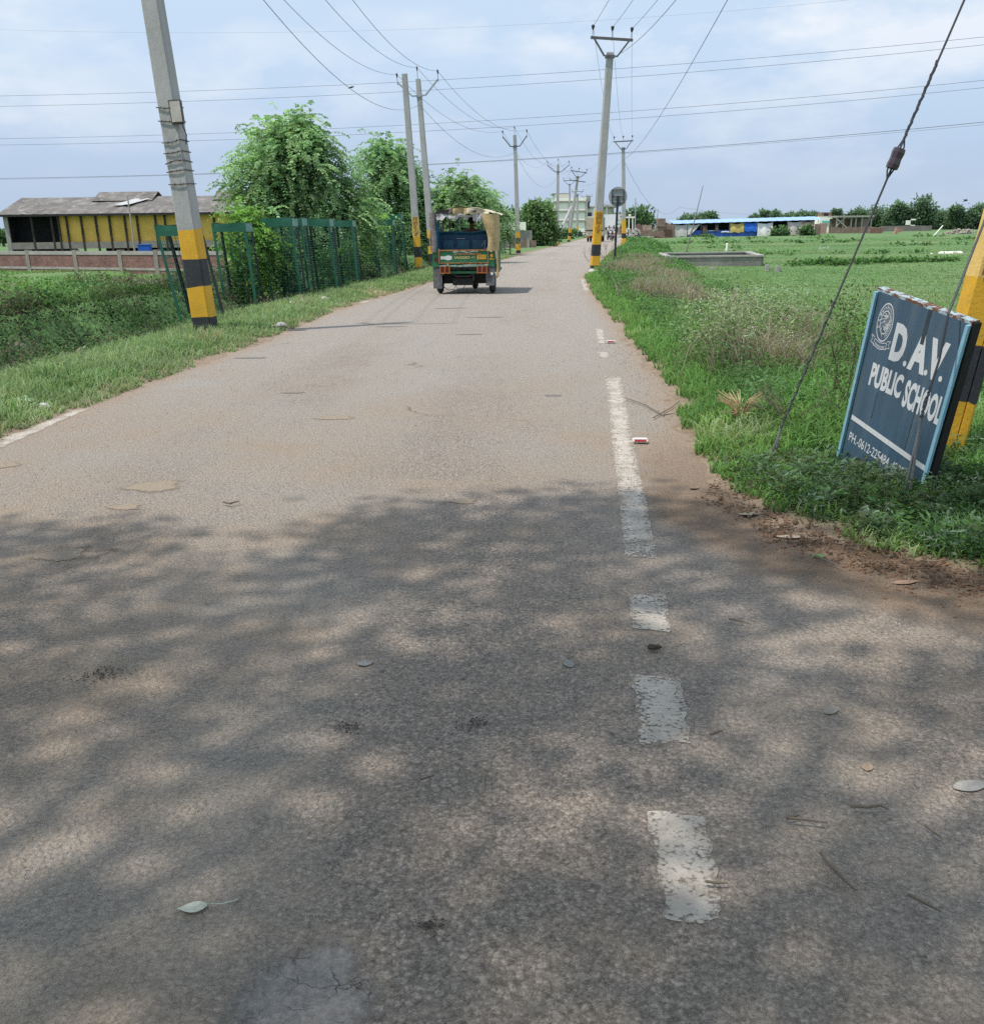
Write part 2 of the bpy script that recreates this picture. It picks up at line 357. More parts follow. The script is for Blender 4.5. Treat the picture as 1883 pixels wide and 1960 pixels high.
hgt = math_(t, 'ADD', hgt, math_(t, 'MULTIPLY', noise(t, tc, 12, 4), 1.2)); hgt = math_(t, 'SUBTRACT', hgt, math_(t, 'MULTIPLY', crk, 1.5))
L(t, hgt, bn.inputs['Height']); L(t, bn.outputs[0], p.inputs['Normal']); L(t, p.outputs[0], o.inputs[0])
road = struct(fast('road', np.stack([Xr, Yr, (fnoise(Xr, Yr, 1.2, 4)-.5)*.012], -1), Q, None, rm, smooth=True))
sd_attr(road, np.clip(Sr, -3, 3)); a = road.data.attributes.new('lat', 'FLOAT', 'POINT'); a.data.foreach_set('value', np.clip(Xr-np.where(Yr > 6, xc(Yr), -1.1+.08*Yr), -3, 3).astype(np.float32)); a = road.data.attributes.new('rightside', 'FLOAT', 'POINT'); a.data.foreach_set('value', rightside.astype(np.float32))
def road_z(x, y): return float((fnoise(np.array(float(x)), np.array(float(y)), 1.2, 4)-.5)*.012)
# painted edge line, worn
pm, t, o = nt('worn_road_paint')
tc = N(t, 'ShaderNodeTexCoord').outputs['Object']
p = N(t, 'ShaderNodeBsdfPrincipled'); p.inputs['Roughness'].default_value = .8
L(t, ramp(t, noise(t, tc, 5, 5, .7), [(.3, (.36, .31, .255)), (.6, (.60, .53, .445))]), p.inputs['Base Color'])
tr = N(t, 'ShaderNodeBsdfTransparent'); mx = N(t, 'ShaderNodeMixShader')
pmm = N(t, 'ShaderNodeMapping'); pmm.inputs['Scale'].default_value = (.8, 1.25, 1); L(t, tc, pmm.inputs['Vector']); pmv = pmm.outputs[0]
pvo = N(t, 'ShaderNodeTexVoronoi'); pvo.inputs['Scale'].default_value = 75; L(t, tc, pvo.inputs['Vector'])
ped = N(t, 'ShaderNodeAttribute', attribute_name='sd').outputs['Fac']
wear = math_(t, 'ADD', math_(t, 'MULTIPLY', noise(t, tc, 55, 4, .75), .65), math_(t, 'MULTIPLY', noise(t, pmv, 7, 5, .7), .6))
wear = math_(t, 'SUBTRACT', wear, math_(t, 'MULTIPLY', pvo.outputs['Distance'], .28)); wear = math_(t, 'ADD', wear, math_(t, 'MULTIPLY', ped, .13))
L(t, ramp(t, wear, [(.42, .05), (.58, .90)]), mx.inputs[0]); L(t, tr.outputs[0], mx.inputs[1]); L(t, p.outputs[0], mx.inputs[2]); L(t, mx.outputs[0], o.inputs[0])
pl = MB(); PE = []
def stripe(c, n=10):
    a, b, d, e = [G(*q, .012) for q in c]       # far left, far right, near right, near left
    def fn(u, v):
        PE.append(min(1., min(u, 1-u, v*4, (1-v)*4)*3.3)); p = a.lerp(b, u).lerp(e.lerp(d, u), v); x, y = p.x, p.y; k = (u-.5)*2
        p.x += k*.016*(float(fnoise(np.array(x), np.array(y*1.), .06, 90))-.5)*2*abs(k); p.y += (v-.5)*2*abs(v-.5)*2*.05*(float(fnoise(np.array(x), np.array(y), .05, 91))-.5)
        p.z = road_z(p.x, p.y)+.003; return p
    pl.sheet(fn, 10, n*4)
stripe([(1240, 1552), (1352, 1552), (1384, 1760), (1272, 1755)]); stripe([(1214, 1287), (1302, 1290), (1322, 1420), (1222, 1416)])
stripe([(1203, 1133), (1273, 1133), (1282, 1205), (1211, 1200)]); stripe([(1157, 718), (1188, 718), (1258, 1066), (1196, 1062)], 40)
stripe([(1143, 672), (1163, 672), (1166, 684), (1147, 684)], 3); stripe([(1139, 628), (1154, 628), (1160, 656), (1143, 656)], 6)
stripe([(1110, 533), (1119, 533), (1128, 556), (1116, 556)], 6)
sd_attr(struct(pl.obj('edge_line', pm)), np.array(PE)); PE.clear()
pl = MB()
stripe([(150, 781), (170, 781), (0, 856), (0, 838)], 14); stripe([(-150, 908), (-60, 868), (0, 855), (0, 838)], 6)
stripe([(704, 571), (716, 572), (698, 579), (684, 579)], 3); stripe([(958, 492), (966, 492), (940, 500), (930, 500)], 4)
sd_attr(struct(pl.obj('edge_line', pm)), np.array(PE))
# grey cracked patch at the near edge, potholes filled with sand
cm, t, o = nt('cracked_patch')
tc = N(t, 'ShaderNodeTexCoord').outputs['Object']
vo = N(t, 'ShaderNodeTexVoronoi'); vo.feature = 'DISTANCE_TO_EDGE'; vo.inputs['Scale'].default_value = 13
wv = N(t, 'ShaderNodeTexNoise'); wv.inputs['Scale'].default_value = 18.; wv.inputs['Detail'].default_value = 4; L(t, tc, wv.inputs['Vector'])
mw = N(t, 'ShaderNodeMix', data_type='VECTOR', i0=.06); L(t, tc, mw.inputs[4]); L(t, wv.outputs['Color'], mw.inputs[5]); L(t, mw.outputs[1], vo.inputs['Vector'])
ck = math_(t, 'MULTIPLY', ramp(t, vo.outputs['Distance'], [(0., 1.), (.025, 0.)]), ramp(t, noise(t, tc, 6, 3), [(.42, 0.), (.55, 1.)]))
col = mixc(t, ck, ramp(t, noise(t, tc, 55, 8, .8), [(.35, (.17, .15, .135)), (.65, (.36, .32, .285))]), (.05, .045, .04))
p = N(t, 'ShaderNodeBsdfPrincipled'); p.inputs['Roughness'].default_value = .9; L(t, col, p.inputs['Base Color'])
tr = N(t, 'ShaderNodeBsdfTransparent'); mx = N(t, 'ShaderNodeMixShader')
ed = N(t, 'ShaderNodeAttribute', attribute_name='sd').outputs['Fac']
L(t, ramp(t, math_(t, 'ADD', ed, math_(t, 'MULTIPLY', noise(t, tc, 22, 5, .75), .9)), [(.50, 0.), (.86, .95)]), mx.inputs[0]); L(t, tr.outputs[0], mx.inputs[1]); L(t, p.outputs[0], mx.inputs[2]); L(t, mx.outputs[0], o.inputs[0])
def blob(name, c, rx, ry, mat, z=.011, n=28, rot=0):
    V = []; S = []; q = []; rings = 6
    for j in range(rings+1):
        for i in range(n):
            a = 2*math.pi*i/n; k = j/rings; r = k*(1+.12*math.sin(3*a+c[0]*7)+.08*math.sin(5*a+c[1]*9))
            x, y = rx*r*math.cos(a), ry*r*math.sin(a)
            px, py = c[0]+x*math.cos(rot)-y*math.sin(rot), c[1]+x*math.sin(rot)+y*math.cos(rot); V.append((px, py, road_z(px, py)+.003)); S.append(1-k)
    for j in range(rings):
        for i in range(n): q.append((j*n+i, j*n+(i+1) % n, (j+1)*n+(i+1) % n, (j+1)*n+i))
    ob = struct(fast(name, V, q, None, mat)); sd_attr(ob, np.array(S)); return ob
blob('road_patch', G(590, 1905), .17, .17, cm)
def soft_mat(name, ca, cb, lo=.70, hi=1.30, bs=60):
    m, t, o = nt(name); tc = N(t, 'ShaderNodeTexCoord').outputs['Object']
    p = N(t, 'ShaderNodeBsdfPrincipled'); p.inputs['Roughness'].default_value = .95
    L(t, ramp(t, noise(t, tc, bs, 5, .75), [(.3, ca), (.7, cb)]), p.inputs['Base Color'])
    bn = N(t, 'ShaderNodeBump'); bn.inputs['Strength'].default_value = .8; bn.inputs['Distance'].default_value = .008; L(t, noise(t, tc, 70, 4), bn.inputs['Height']); L(t, bn.outputs[0], p.inputs['Normal'])
    tr = N(t, 'ShaderNodeBsdfTransparent'); mx = N(t, 'ShaderNodeMixShader')
    ed = N(t, 'ShaderNodeAttribute', attribute_name='sd').outputs['Fac']
    L(t, ramp(t, math_(t, 'ADD', ed, math_(t, 'MULTIPLY', noise(t, tc, 34, 6, .8), 1.1)), [(lo, 0.), (hi, 1.)]), mx.inputs[0])
    L(t, tr.outputs[0], mx.inputs[1]); L(t, p.outputs[0], mx.inputs[2]); L(t, mx.outputs[0], o.inputs[0]); return m
sandm = soft_mat('sand_in_pothole', (.24, .185, .13), (.37, .30, .225), .82, 1.38); tarm = soft_mat('bare_tar', (.12, .105, .095), (.26, .228, .20), .98, 1.5)
for x, y, rx, ry in [(293, 930, .17, .15), (240, 970, .09, .07), (115, 1062, .12, .1), (8, 890, .1, .1), (640, 800, .16, .10), (885, 960, .08, .05)]:
    blob('pothole', G(x, y), rx*1.5, ry*1.5, sandm)
for x, y, rx, ry in [(745, 625, .30, .10), (930, 607, .4, .10), (560, 752, .14, .05), (480, 685, .25, .07), (1060, 757, .10, .06), (900, 640, .25, .06), (860, 590, .4, .1)]:
    blob('bare_tar_spot', G(x, y), rx*1.4, ry*1.4, tarm)
# ------------------------------------------------------------ grass and weeds (stuff)
def pal(cols, k, jit=.18):               # k 0..1 -> palette colour
    c = np.array(cols, float); n = len(c); f = np.clip(k, 0, .999)*(n-1); i = f.astype(int); fr = (f-i)[:, None]
    out = c[i]*(1-fr)+c[np.minimum(i+1, n-1)]*fr
    return out*(1+nr.uniform(-jit, jit, (len(out), 1)))
def logy(n, a, b, p=1.): 
    u = nr.uniform(size=n); return a*(b/a)**u if p == 1 else (a**(1-p)+u*(b**(1-p)-a**(1-p)))**(1/(1-p))
BR, MG, DK, PALE, STRAW, DRY = (.19, .335, .115), (.145, .30, .09), (.085, .17, .07), (.35, .42, .25), (.52, .46, .32), (.27, .24, .20)
def stuff(name, parts, mat=None):
    V, Q, C = cat_(parts); ob = fast(name, V, Q, np.clip(C, 0, 1), mat or GRS); ob['kind'] = 'stuff'; return ob
def P3(x, y, dz=0.): return np.stack([x, y, ground_z(x, y)+dz], -1)
def weed_leaves(x, y, top, nper, ln, wd, cols, spread):     # leafy weeds: every (x,y) a stem with leaves up it
    n = len(x); P = np.repeat(P3(x, y), nper, 0); T = np.repeat(top, nper); S = np.repeat(spread, nper)
    u = nr.uniform(.05, 1, n*nper); a = nr.uniform(0, 2*np.pi, n*nper); r = S*np.sqrt(nr.uniform(size=n*nper))*(1.05-u*.6)
    P = P+np.stack([np.cos(a)*r, np.sin(a)*r, T*u], -1)
    D = np.stack([np.cos(a), np.sin(a), nr.uniform(-.3, .9, n*nper)], -1)
    C = np.repeat(cols, nper, 0)*(.5+.65*u)[:, None]*nr.uniform(.8, 1.2, (n*nper, 1))  # leaves darken towards the ground, clump shade put into their colour
    k = nr.uniform(.6, 1.3, n*nper); ln = np.repeat(np.broadcast_to(ln, (n,)), nper); wd = np.repeat(np.broadcast_to(wd, (n,)), nper); return leaves(P, D, ln*k, wd*k, C)
# left verge grass
n = 62000; y = logy(n, 6.5, 60); d = nr.uniform(.0, 2.4, n)**1.05; x = xl(y)-d
ok = fnoise(x, y, .35, 31)+np.minimum(d*1.2, .5) > .52; x, y, d = x[ok], y[ok], d[ok]; n = len(x)
k = fnoise(x, y, 1.3, 32)*1.2-.1+nr.uniform(-.22, .22, n)
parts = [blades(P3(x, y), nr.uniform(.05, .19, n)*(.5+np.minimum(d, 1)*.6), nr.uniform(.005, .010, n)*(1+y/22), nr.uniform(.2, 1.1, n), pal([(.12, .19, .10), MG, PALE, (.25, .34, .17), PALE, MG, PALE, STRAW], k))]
n = 16000; y = nr.uniform(1.2, 6.6, n); d = nr.uniform(.02, 3.6, n); x = xl(y)-d; k = fnoise(x, y, 1.3, 32)*1.2-.1+nr.uniform(-.22, .22, n)
parts.append(blades(P3(x, y), nr.uniform(.06, .19, n), nr.uniform(.007, .012, n), nr.uniform(.2, 1.1, n), pal([(.12, .19, .10), MG, PALE, (.25, .34, .17), PALE, MG, PALE, STRAW], k)))
stuff('verge_grass', parts)
# left bank weeds
n = 5200; y = logy(n, 7, 42); d = 1.7+nr.uniform(0, 1, n)**.8*5.6; x = xl(y)-d
k = fnoise(x, y, 1.1, 41); hh = .08+.42*fnoise(x, y, .9, 42)*nr.uniform(.6, 1.2, n)
cols = pal([DRY, (.17, .15, .125), (.10, .10, .07), DK, DK, (.12, .22, .08), MG, BR], np.clip((k-.24)*1.6+np.minimum((d-3.5)*.05, .2)+nr.uniform(-.15, .15, n), 0, 1))
cols = cols*np.where((d > 2.)&(d < 3.3), .5, 1.)[:, None]  # road-facing slope of the bank: its shade put into the weed colour
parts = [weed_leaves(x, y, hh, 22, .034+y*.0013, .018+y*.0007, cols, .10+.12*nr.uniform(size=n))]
n = 22000; y = logy(n, 7, 42); d = 1.7+nr.uniform(0, 1, n)*5.6; x = xl(y)-d; k = fnoise(x, y, 1., 43)
parts.append(blades(P3(x, y), nr.uniform(.1, .34, n), .006*(1+y/18), nr.uniform(.4, 1.3, n), pal([DRY, (.20, .185, .16), DK, (.16, .20, .12), MG, PALE], k*1.3-.15+nr.uniform(-.2, .2, n))))
stuff('bank_weeds', parts)
# left field
n = 90000; y = logy(n, 11, 68); x = xl(y)-4-nr.uniform(0, 1, n)**1.2*(y*.75)
k = fnoise(x, y, 3.2, 51); hh = nr.uniform(.07, .26, n)*(.5+k)
parts = [blades(P3(x, y), hh, nr.uniform(.014, .026, n)*(.6+y/32), nr.uniform(.4, 1.3, n), pal([DK, MG, BR, (.20, .43, .10), MG, PALE, (.38, .42, .26)], (k-.2)*1.6+nr.uniform(-.2, .2, n)))]
n = 2600; y = logy(n, 12, 60); x = xl(y)-4.5-nr.uniform(0, 1, n)*(y*.7); kk = fnoise(x, y, 2.5, 52) > .5; x, y = x[kk], y[kk]; n = len(x)
parts.append(weed_leaves(x, y, nr.uniform(.2, .55, n), 18, .07+y*.0018, .035+y*.001, pal([DK, DRY, MG, (.28, .36, .15)], nr.uniform(size=n)), np.full(n, .22)))
stuff('field_grass', parts)
# right verge grass, weeds
n = 105000; y = logy(n, 3.0, 140, 1.25); d = nr.uniform(0, 1, n)**1.15*3.6; x = xr(y)+d
x = np.where(y < 5.2, 1.4+nr.uniform(0, 3.6, n), x); s = road_sd(x, y)
ok = (s > .02)&(s < 4)&(fnoise(x, y, .3, 61)+np.minimum(s*1.6, .6) > .55); x, y, s = x[ok], y[ok], s[ok]; n = len(x)
k = fnoise(x, y, .9, 62)*1.25-.12+nr.uniform(-.18, .18, n)
hh = nr.uniform(.08, .26, n)*np.clip(.55+s*.5, .5, 1.1)*(1-.35*(y < 6.5))*np.where((x > 1.8)&(x < 2.8)&(y > 4.6)&(y < 6.4), .5, 1.)
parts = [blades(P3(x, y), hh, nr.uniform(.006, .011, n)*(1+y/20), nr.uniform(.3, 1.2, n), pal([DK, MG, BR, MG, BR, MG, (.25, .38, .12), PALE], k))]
stuff('verge_grass', parts)
n = 4200; y = logy(n, 3.2, 140, 1.1); d = .5+nr.uniform(0, 1, n)*(3.+y*.03); x = xr(y)+d
x = np.where(y < 5.4, 1.5+nr.uniform(0, 3.4, n), x); s = road_sd(x, y); ok = (s > .16)&(s < 3.8); x, y, s = x[ok], y[ok], s[ok]; n = len(x)
near = y < 7.2
hh = np.where(near, (.06+.13*nr.uniform(size=n)*np.clip(s*1.3, .35, 1))*np.where((x > 1.7)&(x < 2.8)&(y > 4.6), .40, .9), .10+.36*fnoise(x, y, 1.2, 63)*nr.uniform(.6, 1.2, n))
cols = pal([DK, (.10, .21, .075), (.15, .25, .12), MG, BR], fnoise(x, y, .7, 64)*1.4-.2)
cols = np.where(near[:, None], cols*np.array([.78, .74, .90])*nr.uniform(.55, 1.15, (n, 1)), cols)  # near weeds darker and greyer: deeper shade put into their colour
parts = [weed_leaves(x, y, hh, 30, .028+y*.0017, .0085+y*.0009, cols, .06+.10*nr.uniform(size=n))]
# broad and narrow leaved weeds in front of the school board
n = 1300; x = nr.uniform(1.5, 4.6, n); y = nr.uniform(3.2, 6.2, n); s = road_sd(x, y); ok = (s > .12)&(s < 2.4); x, y, s = x[ok], y[ok], s[ok]; n = len(x)
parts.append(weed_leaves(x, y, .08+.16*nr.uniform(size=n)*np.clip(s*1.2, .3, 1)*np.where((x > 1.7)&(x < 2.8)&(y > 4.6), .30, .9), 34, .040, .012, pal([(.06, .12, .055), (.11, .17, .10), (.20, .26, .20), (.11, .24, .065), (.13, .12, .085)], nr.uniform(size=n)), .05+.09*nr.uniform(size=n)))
stuff('verge_weeds', parts)
# dry grey brown weeds along the crest of the right verge
n = 15000; y = logy(n, 9.5, 48, .6); d = 1.5+.5*np.sin(y*.5)+nr.normal(size=n)*.32+np.interp(y, [9, 14, 45], [.1, .2, .4]); x = xr(y)+d
k = fnoise(x, y, .9, 71); ok = k > .36; x, y, k = x[ok], y[ok], k[ok]; n = len(x)
parts = [blades(P3(x, y), nr.uniform(.2, .58, n)*(.45+k), .007*(1+y/16), nr.uniform(.3, 1.2, n), pal([(.18, .155, .12), DRY, (.38, .33, .26), (.26, .26, .16)], nr.uniform(size=n)))]
stuff('dry_weeds', parts)
# white flowered weeds
parts = []
for px, py, Yd, hh, nn in [(1428, 690, 11.5, .75, 170), (1405, 720, 10.6, .55, 100), (1465, 668, 12.8, .7, 100), (1350, 650, 15, .45, 40)]:
    c = A(px, py, Yd); x = c.x+nr.normal(size=nn)*.32; y = Yd+nr.normal(size=nn)*.3
    parts.append(weed_leaves(x, y, hh*nr.uniform(.5, 1., nn), 20, .055, .022, pal([(.15, .24, .10), (.22, .32, .15), (.29, .37, .2)], nr.uniform(size=nn)), np.full(nn, .13)))
    m_ = nn*5; q = P3(np.repeat(x, 5)+nr.normal(size=m_)*.1, np.repeat(y, 5)+nr.normal(size=m_)*.1); q[:, 2] += hh*nr.uniform(.55, 1.05, m_)
    parts.append(leaves(q, nr.normal(size=(m_, 3)), .016, .014, np.tile([[.6, .62, .5]], (m_, 1))))
stuff('flowering_weeds', parts)
# right hand field
n = 170000; y = logy(n, 6.5, 150, 1.15); x = xr(y)+2.6+nr.uniform(0, 1, n)**1.2*(3+y*.62); x += (y < 12)*0
k = fnoise(x*.5, y, 4., 81); hh = nr.uniform(.04, .11, n)*(.6+.7*k)
cols = pal([(.155, .27, .105), (.18, .31, .115), (.205, .335, .125), (.22, .35, .13), (.23, .335, .145), (.29, .38, .19), (.35, .40, .25)], (k-.2)*1.65+nr.uniform(-.09, .09, n))
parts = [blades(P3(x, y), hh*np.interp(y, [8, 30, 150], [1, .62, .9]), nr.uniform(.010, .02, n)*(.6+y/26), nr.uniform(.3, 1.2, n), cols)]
n = 9000; x = nr.uniform(4.4, 11, n); y = nr.uniform(2.5, 8, n); s = road_sd(x, y); ok = s > .3; x, y = x[ok], y[ok]; n = len(x)
parts.append(blades(P3(x, y), nr.uniform(.06, .16, n), nr.uniform(.009, .014, n), nr.uniform(.3, 1.2, n), pal([MG, BR, MG, PALE], nr.uniform(size=n))))
for yb, hb, wd in BUNDS:                    # rank dark growth on the bunds
    n = 1000 if yb == 47 else 160; x = nr.uniform(xr(yb)+3.5, xr(yb)+6+yb*.62, n)
    yy = yb+x*.03+(fnoise(x, np.full(n, float(yb))*0, 9., 5)-.5)*yb*.05+nr.normal(size=n)*wd*.45
    ok = fnoise(x, yy, 5, 82) > .5; x, yy = x[ok], yy[ok]; n = len(x)
    parts.append(weed_leaves(x, yy, nr.uniform(.05, .2, n)*(1+yb/120), 9, .06+yb*.0022, .03+yb*.0012, pal([DK, DK, (.10, .20, .075), MG, MG], nr.uniform(size=n)), np.full(n, .12+yb*.003)))
stuff('field_grass', parts)

# ------------------------------------------------------------ trees
BARK = M('bark', (.16, .12, .085), .9, .3, 6, bump=.6, bscale=25, stretch=(1, 1, .3))
def lobe(x, y, Y, rx, ry, rd=None):
    return (A(x, y, Y), rx/1883*Y*.97, ry/1883*Y*.93, rd or rx/1883*Y*.72)
def crown_pts(lobes, n):
    vol = np.array([l[1]*l[2]*l[3] for l in lobes])**.67; cnt = np.maximum(1, (n*vol/vol.sum()).astype(int)); P = []; O = []
    for l, k in zip(lobes, cnt):
        d = unit(nr.normal(size=(k, 3))); r = nr.uniform(0, 1, (k, 1))**.42
        P.append(np.array(l[0])+d*r*np.array([l[1], l[3], l[2]])); O.append(d*r)
    return np.concatenate(P), np.concatenate(O)
def crown_sprays(lobes, nclump, per, length, leaf, cols, droop=1., pairs=8):
    c, o = crown_pts(lobes, nclump); bright = nr.uniform(.62, 1.3, nclump*2)[:len(c)]
    n = len(c)*per; P = np.repeat(c, per, 0)+nr.normal(size=(n, 3))*length*.25; O = np.repeat(o, per, 0); B = np.repeat(bright, per)
    dirs = unit(O*1.1+nr.normal(size=(n, 3))*.55+np.array([0, 0, .25])); Ls = length*nr.uniform(.6, 1.25, n)
    k = np.tile(np.repeat(np.linspace(.15, 1, pairs), 2), n); sg = np.tile([1., -1.], n*pairs)
    Pp = np.repeat(P, pairs*2, 0); Dd = np.repeat(dirs, pairs*2, 0); Ll = np.repeat(Ls, pairs*2)
    pos = Pp+Dd*(Ll*k)[:, None]; pos[:, 2] -= droop*Ll*k**2*.55
    tang = Dd.copy(); tang[:, 2] -= droop*k*1.1; tang = unit(tang); side = unit(np.cross(tang, np.array([0, 0, 1.])))
    ld = side*sg[:, None]+tang*.55+nr.normal(size=side.shape)*.28; ld[:, 2] -= .25
    dep = np.linalg.norm(np.repeat(O, pairs*2, 0), axis=1)
    hz = np.repeat(O, pairs*2, 0)[:, 2]
    C = pal(cols, nr.uniform(size=n), .1); C = np.repeat(C*B[:, None], pairs*2, 0)*(.60+.42*dep+.25*hz)[:, None]  # inner and lower leaves darkened: crown shade painted into the colour
    return leaves(pos, ld, leaf*nr.uniform(.7, 1.25, len(pos)), leaf*.55, C)
def crown_far(lobes, nclump, per, leaf, cols, shrink=1.):
    if shrink < 1: lobes = [(l[0], l[1]*shrink, l[2]*shrink, l[3]*shrink) for l in lobes]
    c, o = crown_pts(lobes, nclump); rad = np.mean([l[1] for l in lobes])*.24; bright = nr.uniform(.6, 1.35, len(c))
    n = len(c)*per; P = np.repeat(c, per, 0)+nr.normal(size=(n, 3))*rad*np.array([1, 1, .75]); O = np.repeat(o, per, 0)
    off = (P-np.repeat(c, per, 0))/max(rad, 1e-6)
    C = pal(cols, nr.uniform(size=n), .12)*np.repeat(bright, per)[:, None]*(.50+.35*np.linalg.norm(O, axis=1)+.28*O[:, 2]+.10*off[:, 2])[:, None]  # crown shading baked into leaf colour, inner and lower leaves darker
    return leaves(P, O+nr.normal(size=(n, 3))*.7+np.array([0, 0, -.1]), leaf*nr.uniform(.6, 1.3, n), leaf*.6, C)
def make_tree(name, label, base, lobes, leafargs, style, group=None, trunk_r=.09, cat='tree'):
    t_ = thing(name, label, cat, base, group=group); b = Vector(base); mb = MB()
    top = sum((Vector(l[0]) for l in lobes), Vector())/len(lobes); h = (top-b)
    fork = b+Vector((h.x*.3, h.y*.3, h.z*.45))
    mb.tube([(0, 0, -.2), Vector((h.x*.1, h.y*.1, h.z*.2)), fork-b], [trunk_r*1.25, trunk_r, trunk_r*.75], 8)
    for l in lobes:
        e = Vector(l[0])-b; f = fork-b; mid = f.lerp(e, .5)+Vector((rnd.uniform(-.1, .1), rnd.uniform(-.1, .1), .05))*l[1]
        mb.tube([f, mid, e], [trunk_r*.6, trunk_r*.4, trunk_r*.2], 6)
        for q in range(4):
            d = Vector((rnd.uniform(-1, 1)*l[1], rnd.uniform(-1, 1)*l[3], rnd.uniform(-.3, 1)*l[2]))*.75
            mb.tube([mid.lerp(e, rnd.random()), e+d], [trunk_r*.25, trunk_r*.06], 5)
    mb.obj('trunk', BARK, t_)
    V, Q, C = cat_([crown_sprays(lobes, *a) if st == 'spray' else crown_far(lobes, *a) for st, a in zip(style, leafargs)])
    cr_ = fast('crown', V-np.array(base), Q, np.clip(C, 0, 1), FOL, t_); return t_
GRP = 'trees in the row of tree guards on the left verge'
gT = [(.20, .33, .175), (.26, .41, .215), (.33, .49, .255), (.42, .56, .30)]
gB = [(.09, .17, .075), (.115, .215, .09)]  # darker greens for inner leaves, imitating the shade inside a crown
Yt = 32.5
make_tree('feathery_tree', 'big feathery light green tree rising above the tree guards beside the yellow shed', (-6.6, 32.5, -.1),
    [lobe(560, 330, Yt, 88, 88), lobe(545, 272, Yt, 45, 38), lobe(585, 285, Yt, 50, 40), lobe(500, 360, Yt, 42, 70), lobe(640, 392, Yt, 55, 66), lobe(555, 435, Yt, 100, 40), lobe(640, 455, Yt, 45, 34), lobe(540, 500, Yt, 50, 36)],
    [(370, 9, .78, .10, gT, 1.1, 11), (110, 60, .13, gB, .72)], ['spray', 'far'], GRP, .13)
make_tree('feathery_tree', 'pale green branches of a young tree reaching out left below the big feathery tree', (-6.2, 23.6, -.1),
    [lobe(476, 432, 23.6, 24, 20), lobe(484, 465, 23.6, 24, 36), lobe(476, 520, 23.6, 20, 36)],
    [(75, 8, .5, .08, [(.18, .34, .10), (.24, .42, .11), (.30, .48, .14)], 1.0, 9), (20, 30, .09, gB, .7)], ['spray', 'far'], GRP, .05)
make_tree('feathery_tree', 'second feathery tree, darker, standing directly behind the pair of bare grey poles', (-5.6, 48, -.1),
    [lobe(740, 350, 48, 50, 60), lobe(735, 305, 48, 38, 28), lobe(790, 385, 48, 28, 60), lobe(715, 420, 48, 36, 50), lobe(770, 440, 48, 50, 55)],
    [(300, 9, .78, .115, gT[:3], 1.1, 9), (90, 55, .15, gB, .74)], ['spray', 'far'], GRP, .12)
make_tree('feathery_tree', 'low bright sprays of a young tree spilling over the middle tree guards', (-5.6, 39, -.1),
    [lobe(690, 432, 39, 46, 22), lobe(640, 440, 39, 28, 22), lobe(660, 480, 39, 48, 34)],
    [(90, 8, .55, .09, [(.19, .35, .10), (.25, .43, .11), (.31, .49, .14)], 1.0, 8), (24, 35, .1, gB, .7)], ['spray', 'far'], GRP, .05)
make_tree('feathery_tree', 'feathery tree whose round crown shows just above the roof of the auto rickshaw', (-2.3, 48, -.05),
    [lobe(880, 372, 48, 32, 38), lobe(900, 400, 48, 34, 34), lobe(855, 400, 48, 22, 30), lobe(880, 435, 48, 45, 30)],
    [(230, 8, .85, .105, gT, 1., 10), (60, 45, .2, gB, .75)], ['spray', 'far'], GRP, .11)
make_tree('feathery_tree', 'darker small tree between the auto rickshaw roof and the third pole', (-.9, 62, -.05),
    [lobe(925, 405, 62, 30, 30), lobe(945, 420, 62, 22, 24), lobe(930, 445, 62, 34, 24)],
    [(170, 8, .9, .12, gT[:3], 1., 9), (45, 45, .24, gB, .75)], ['spray', 'far'], GRP, .1)
gF = [(.10, .19, .095), (.135, .235, .11), (.17, .28, .13)]; gN = [(.10, .185, .085), (.145, .25, .11), (.21, .34, .14)]
make_tree('roadside_tree', 'bushy dark green tree in front of the white building, left of the fifth pole', (3.9, 92, -.1),
    [lobe(1030, 402, 92, 20, 15), lobe(1044, 416, 92, 20, 20), lobe(1016, 418, 92, 18, 16), lobe(1004, 436, 92, 22, 18), lobe(1050, 440, 92, 18, 20), lobe(1024, 440, 92, 30, 20), lobe(1030, 460, 92, 36, 14)], [(270, 34, .32, [(.15, .25, .12), (.19, .30, .14), (.25, .38, .17)])], ['far'], 'roadside trees further down the road', .14)
make_tree('roadside_tree', 'low dark tree clump seen between the third pole and the bushy tree', (1.9, 110, -.2),
    [lobe(972, 420, 110, 24, 16), lobe(1000, 430, 110, 20, 20), lobe(985, 445, 110, 36, 18)], [(220, 30, .4, gF)], ['far'], 'roadside trees further down the road', .14)
for k, (x, y, Y_, rx, ry, lab) in enumerate([(1222, 417, 215, 26, 22, 'dense dark tree to the right of the round road sign'), (1178, 426, 262, 22, 14, 'dark tree showing behind the white hoarding'),
        (1096, 452, 190, 12, 10, 'small bush at the foot of the white building beside the road'), (1075, 452, 150, 14, 12, 'leafy bush beside the leaning pole with a strut')]):
    b = A(x, y, Y_); make_tree('roadside_tree', lab, (b.x, Y_, -.3), [lobe(x, y, Y_, rx, ry), lobe(x+rx*.5, y+ry*.5, Y_, rx*.7, ry*.7), lobe(x-rx*.5, y+ry*.4, Y_, rx*.6, ry*.7)], [(130, 22, .6, gF)], ['far'], 'roadside trees further down the road', .2)
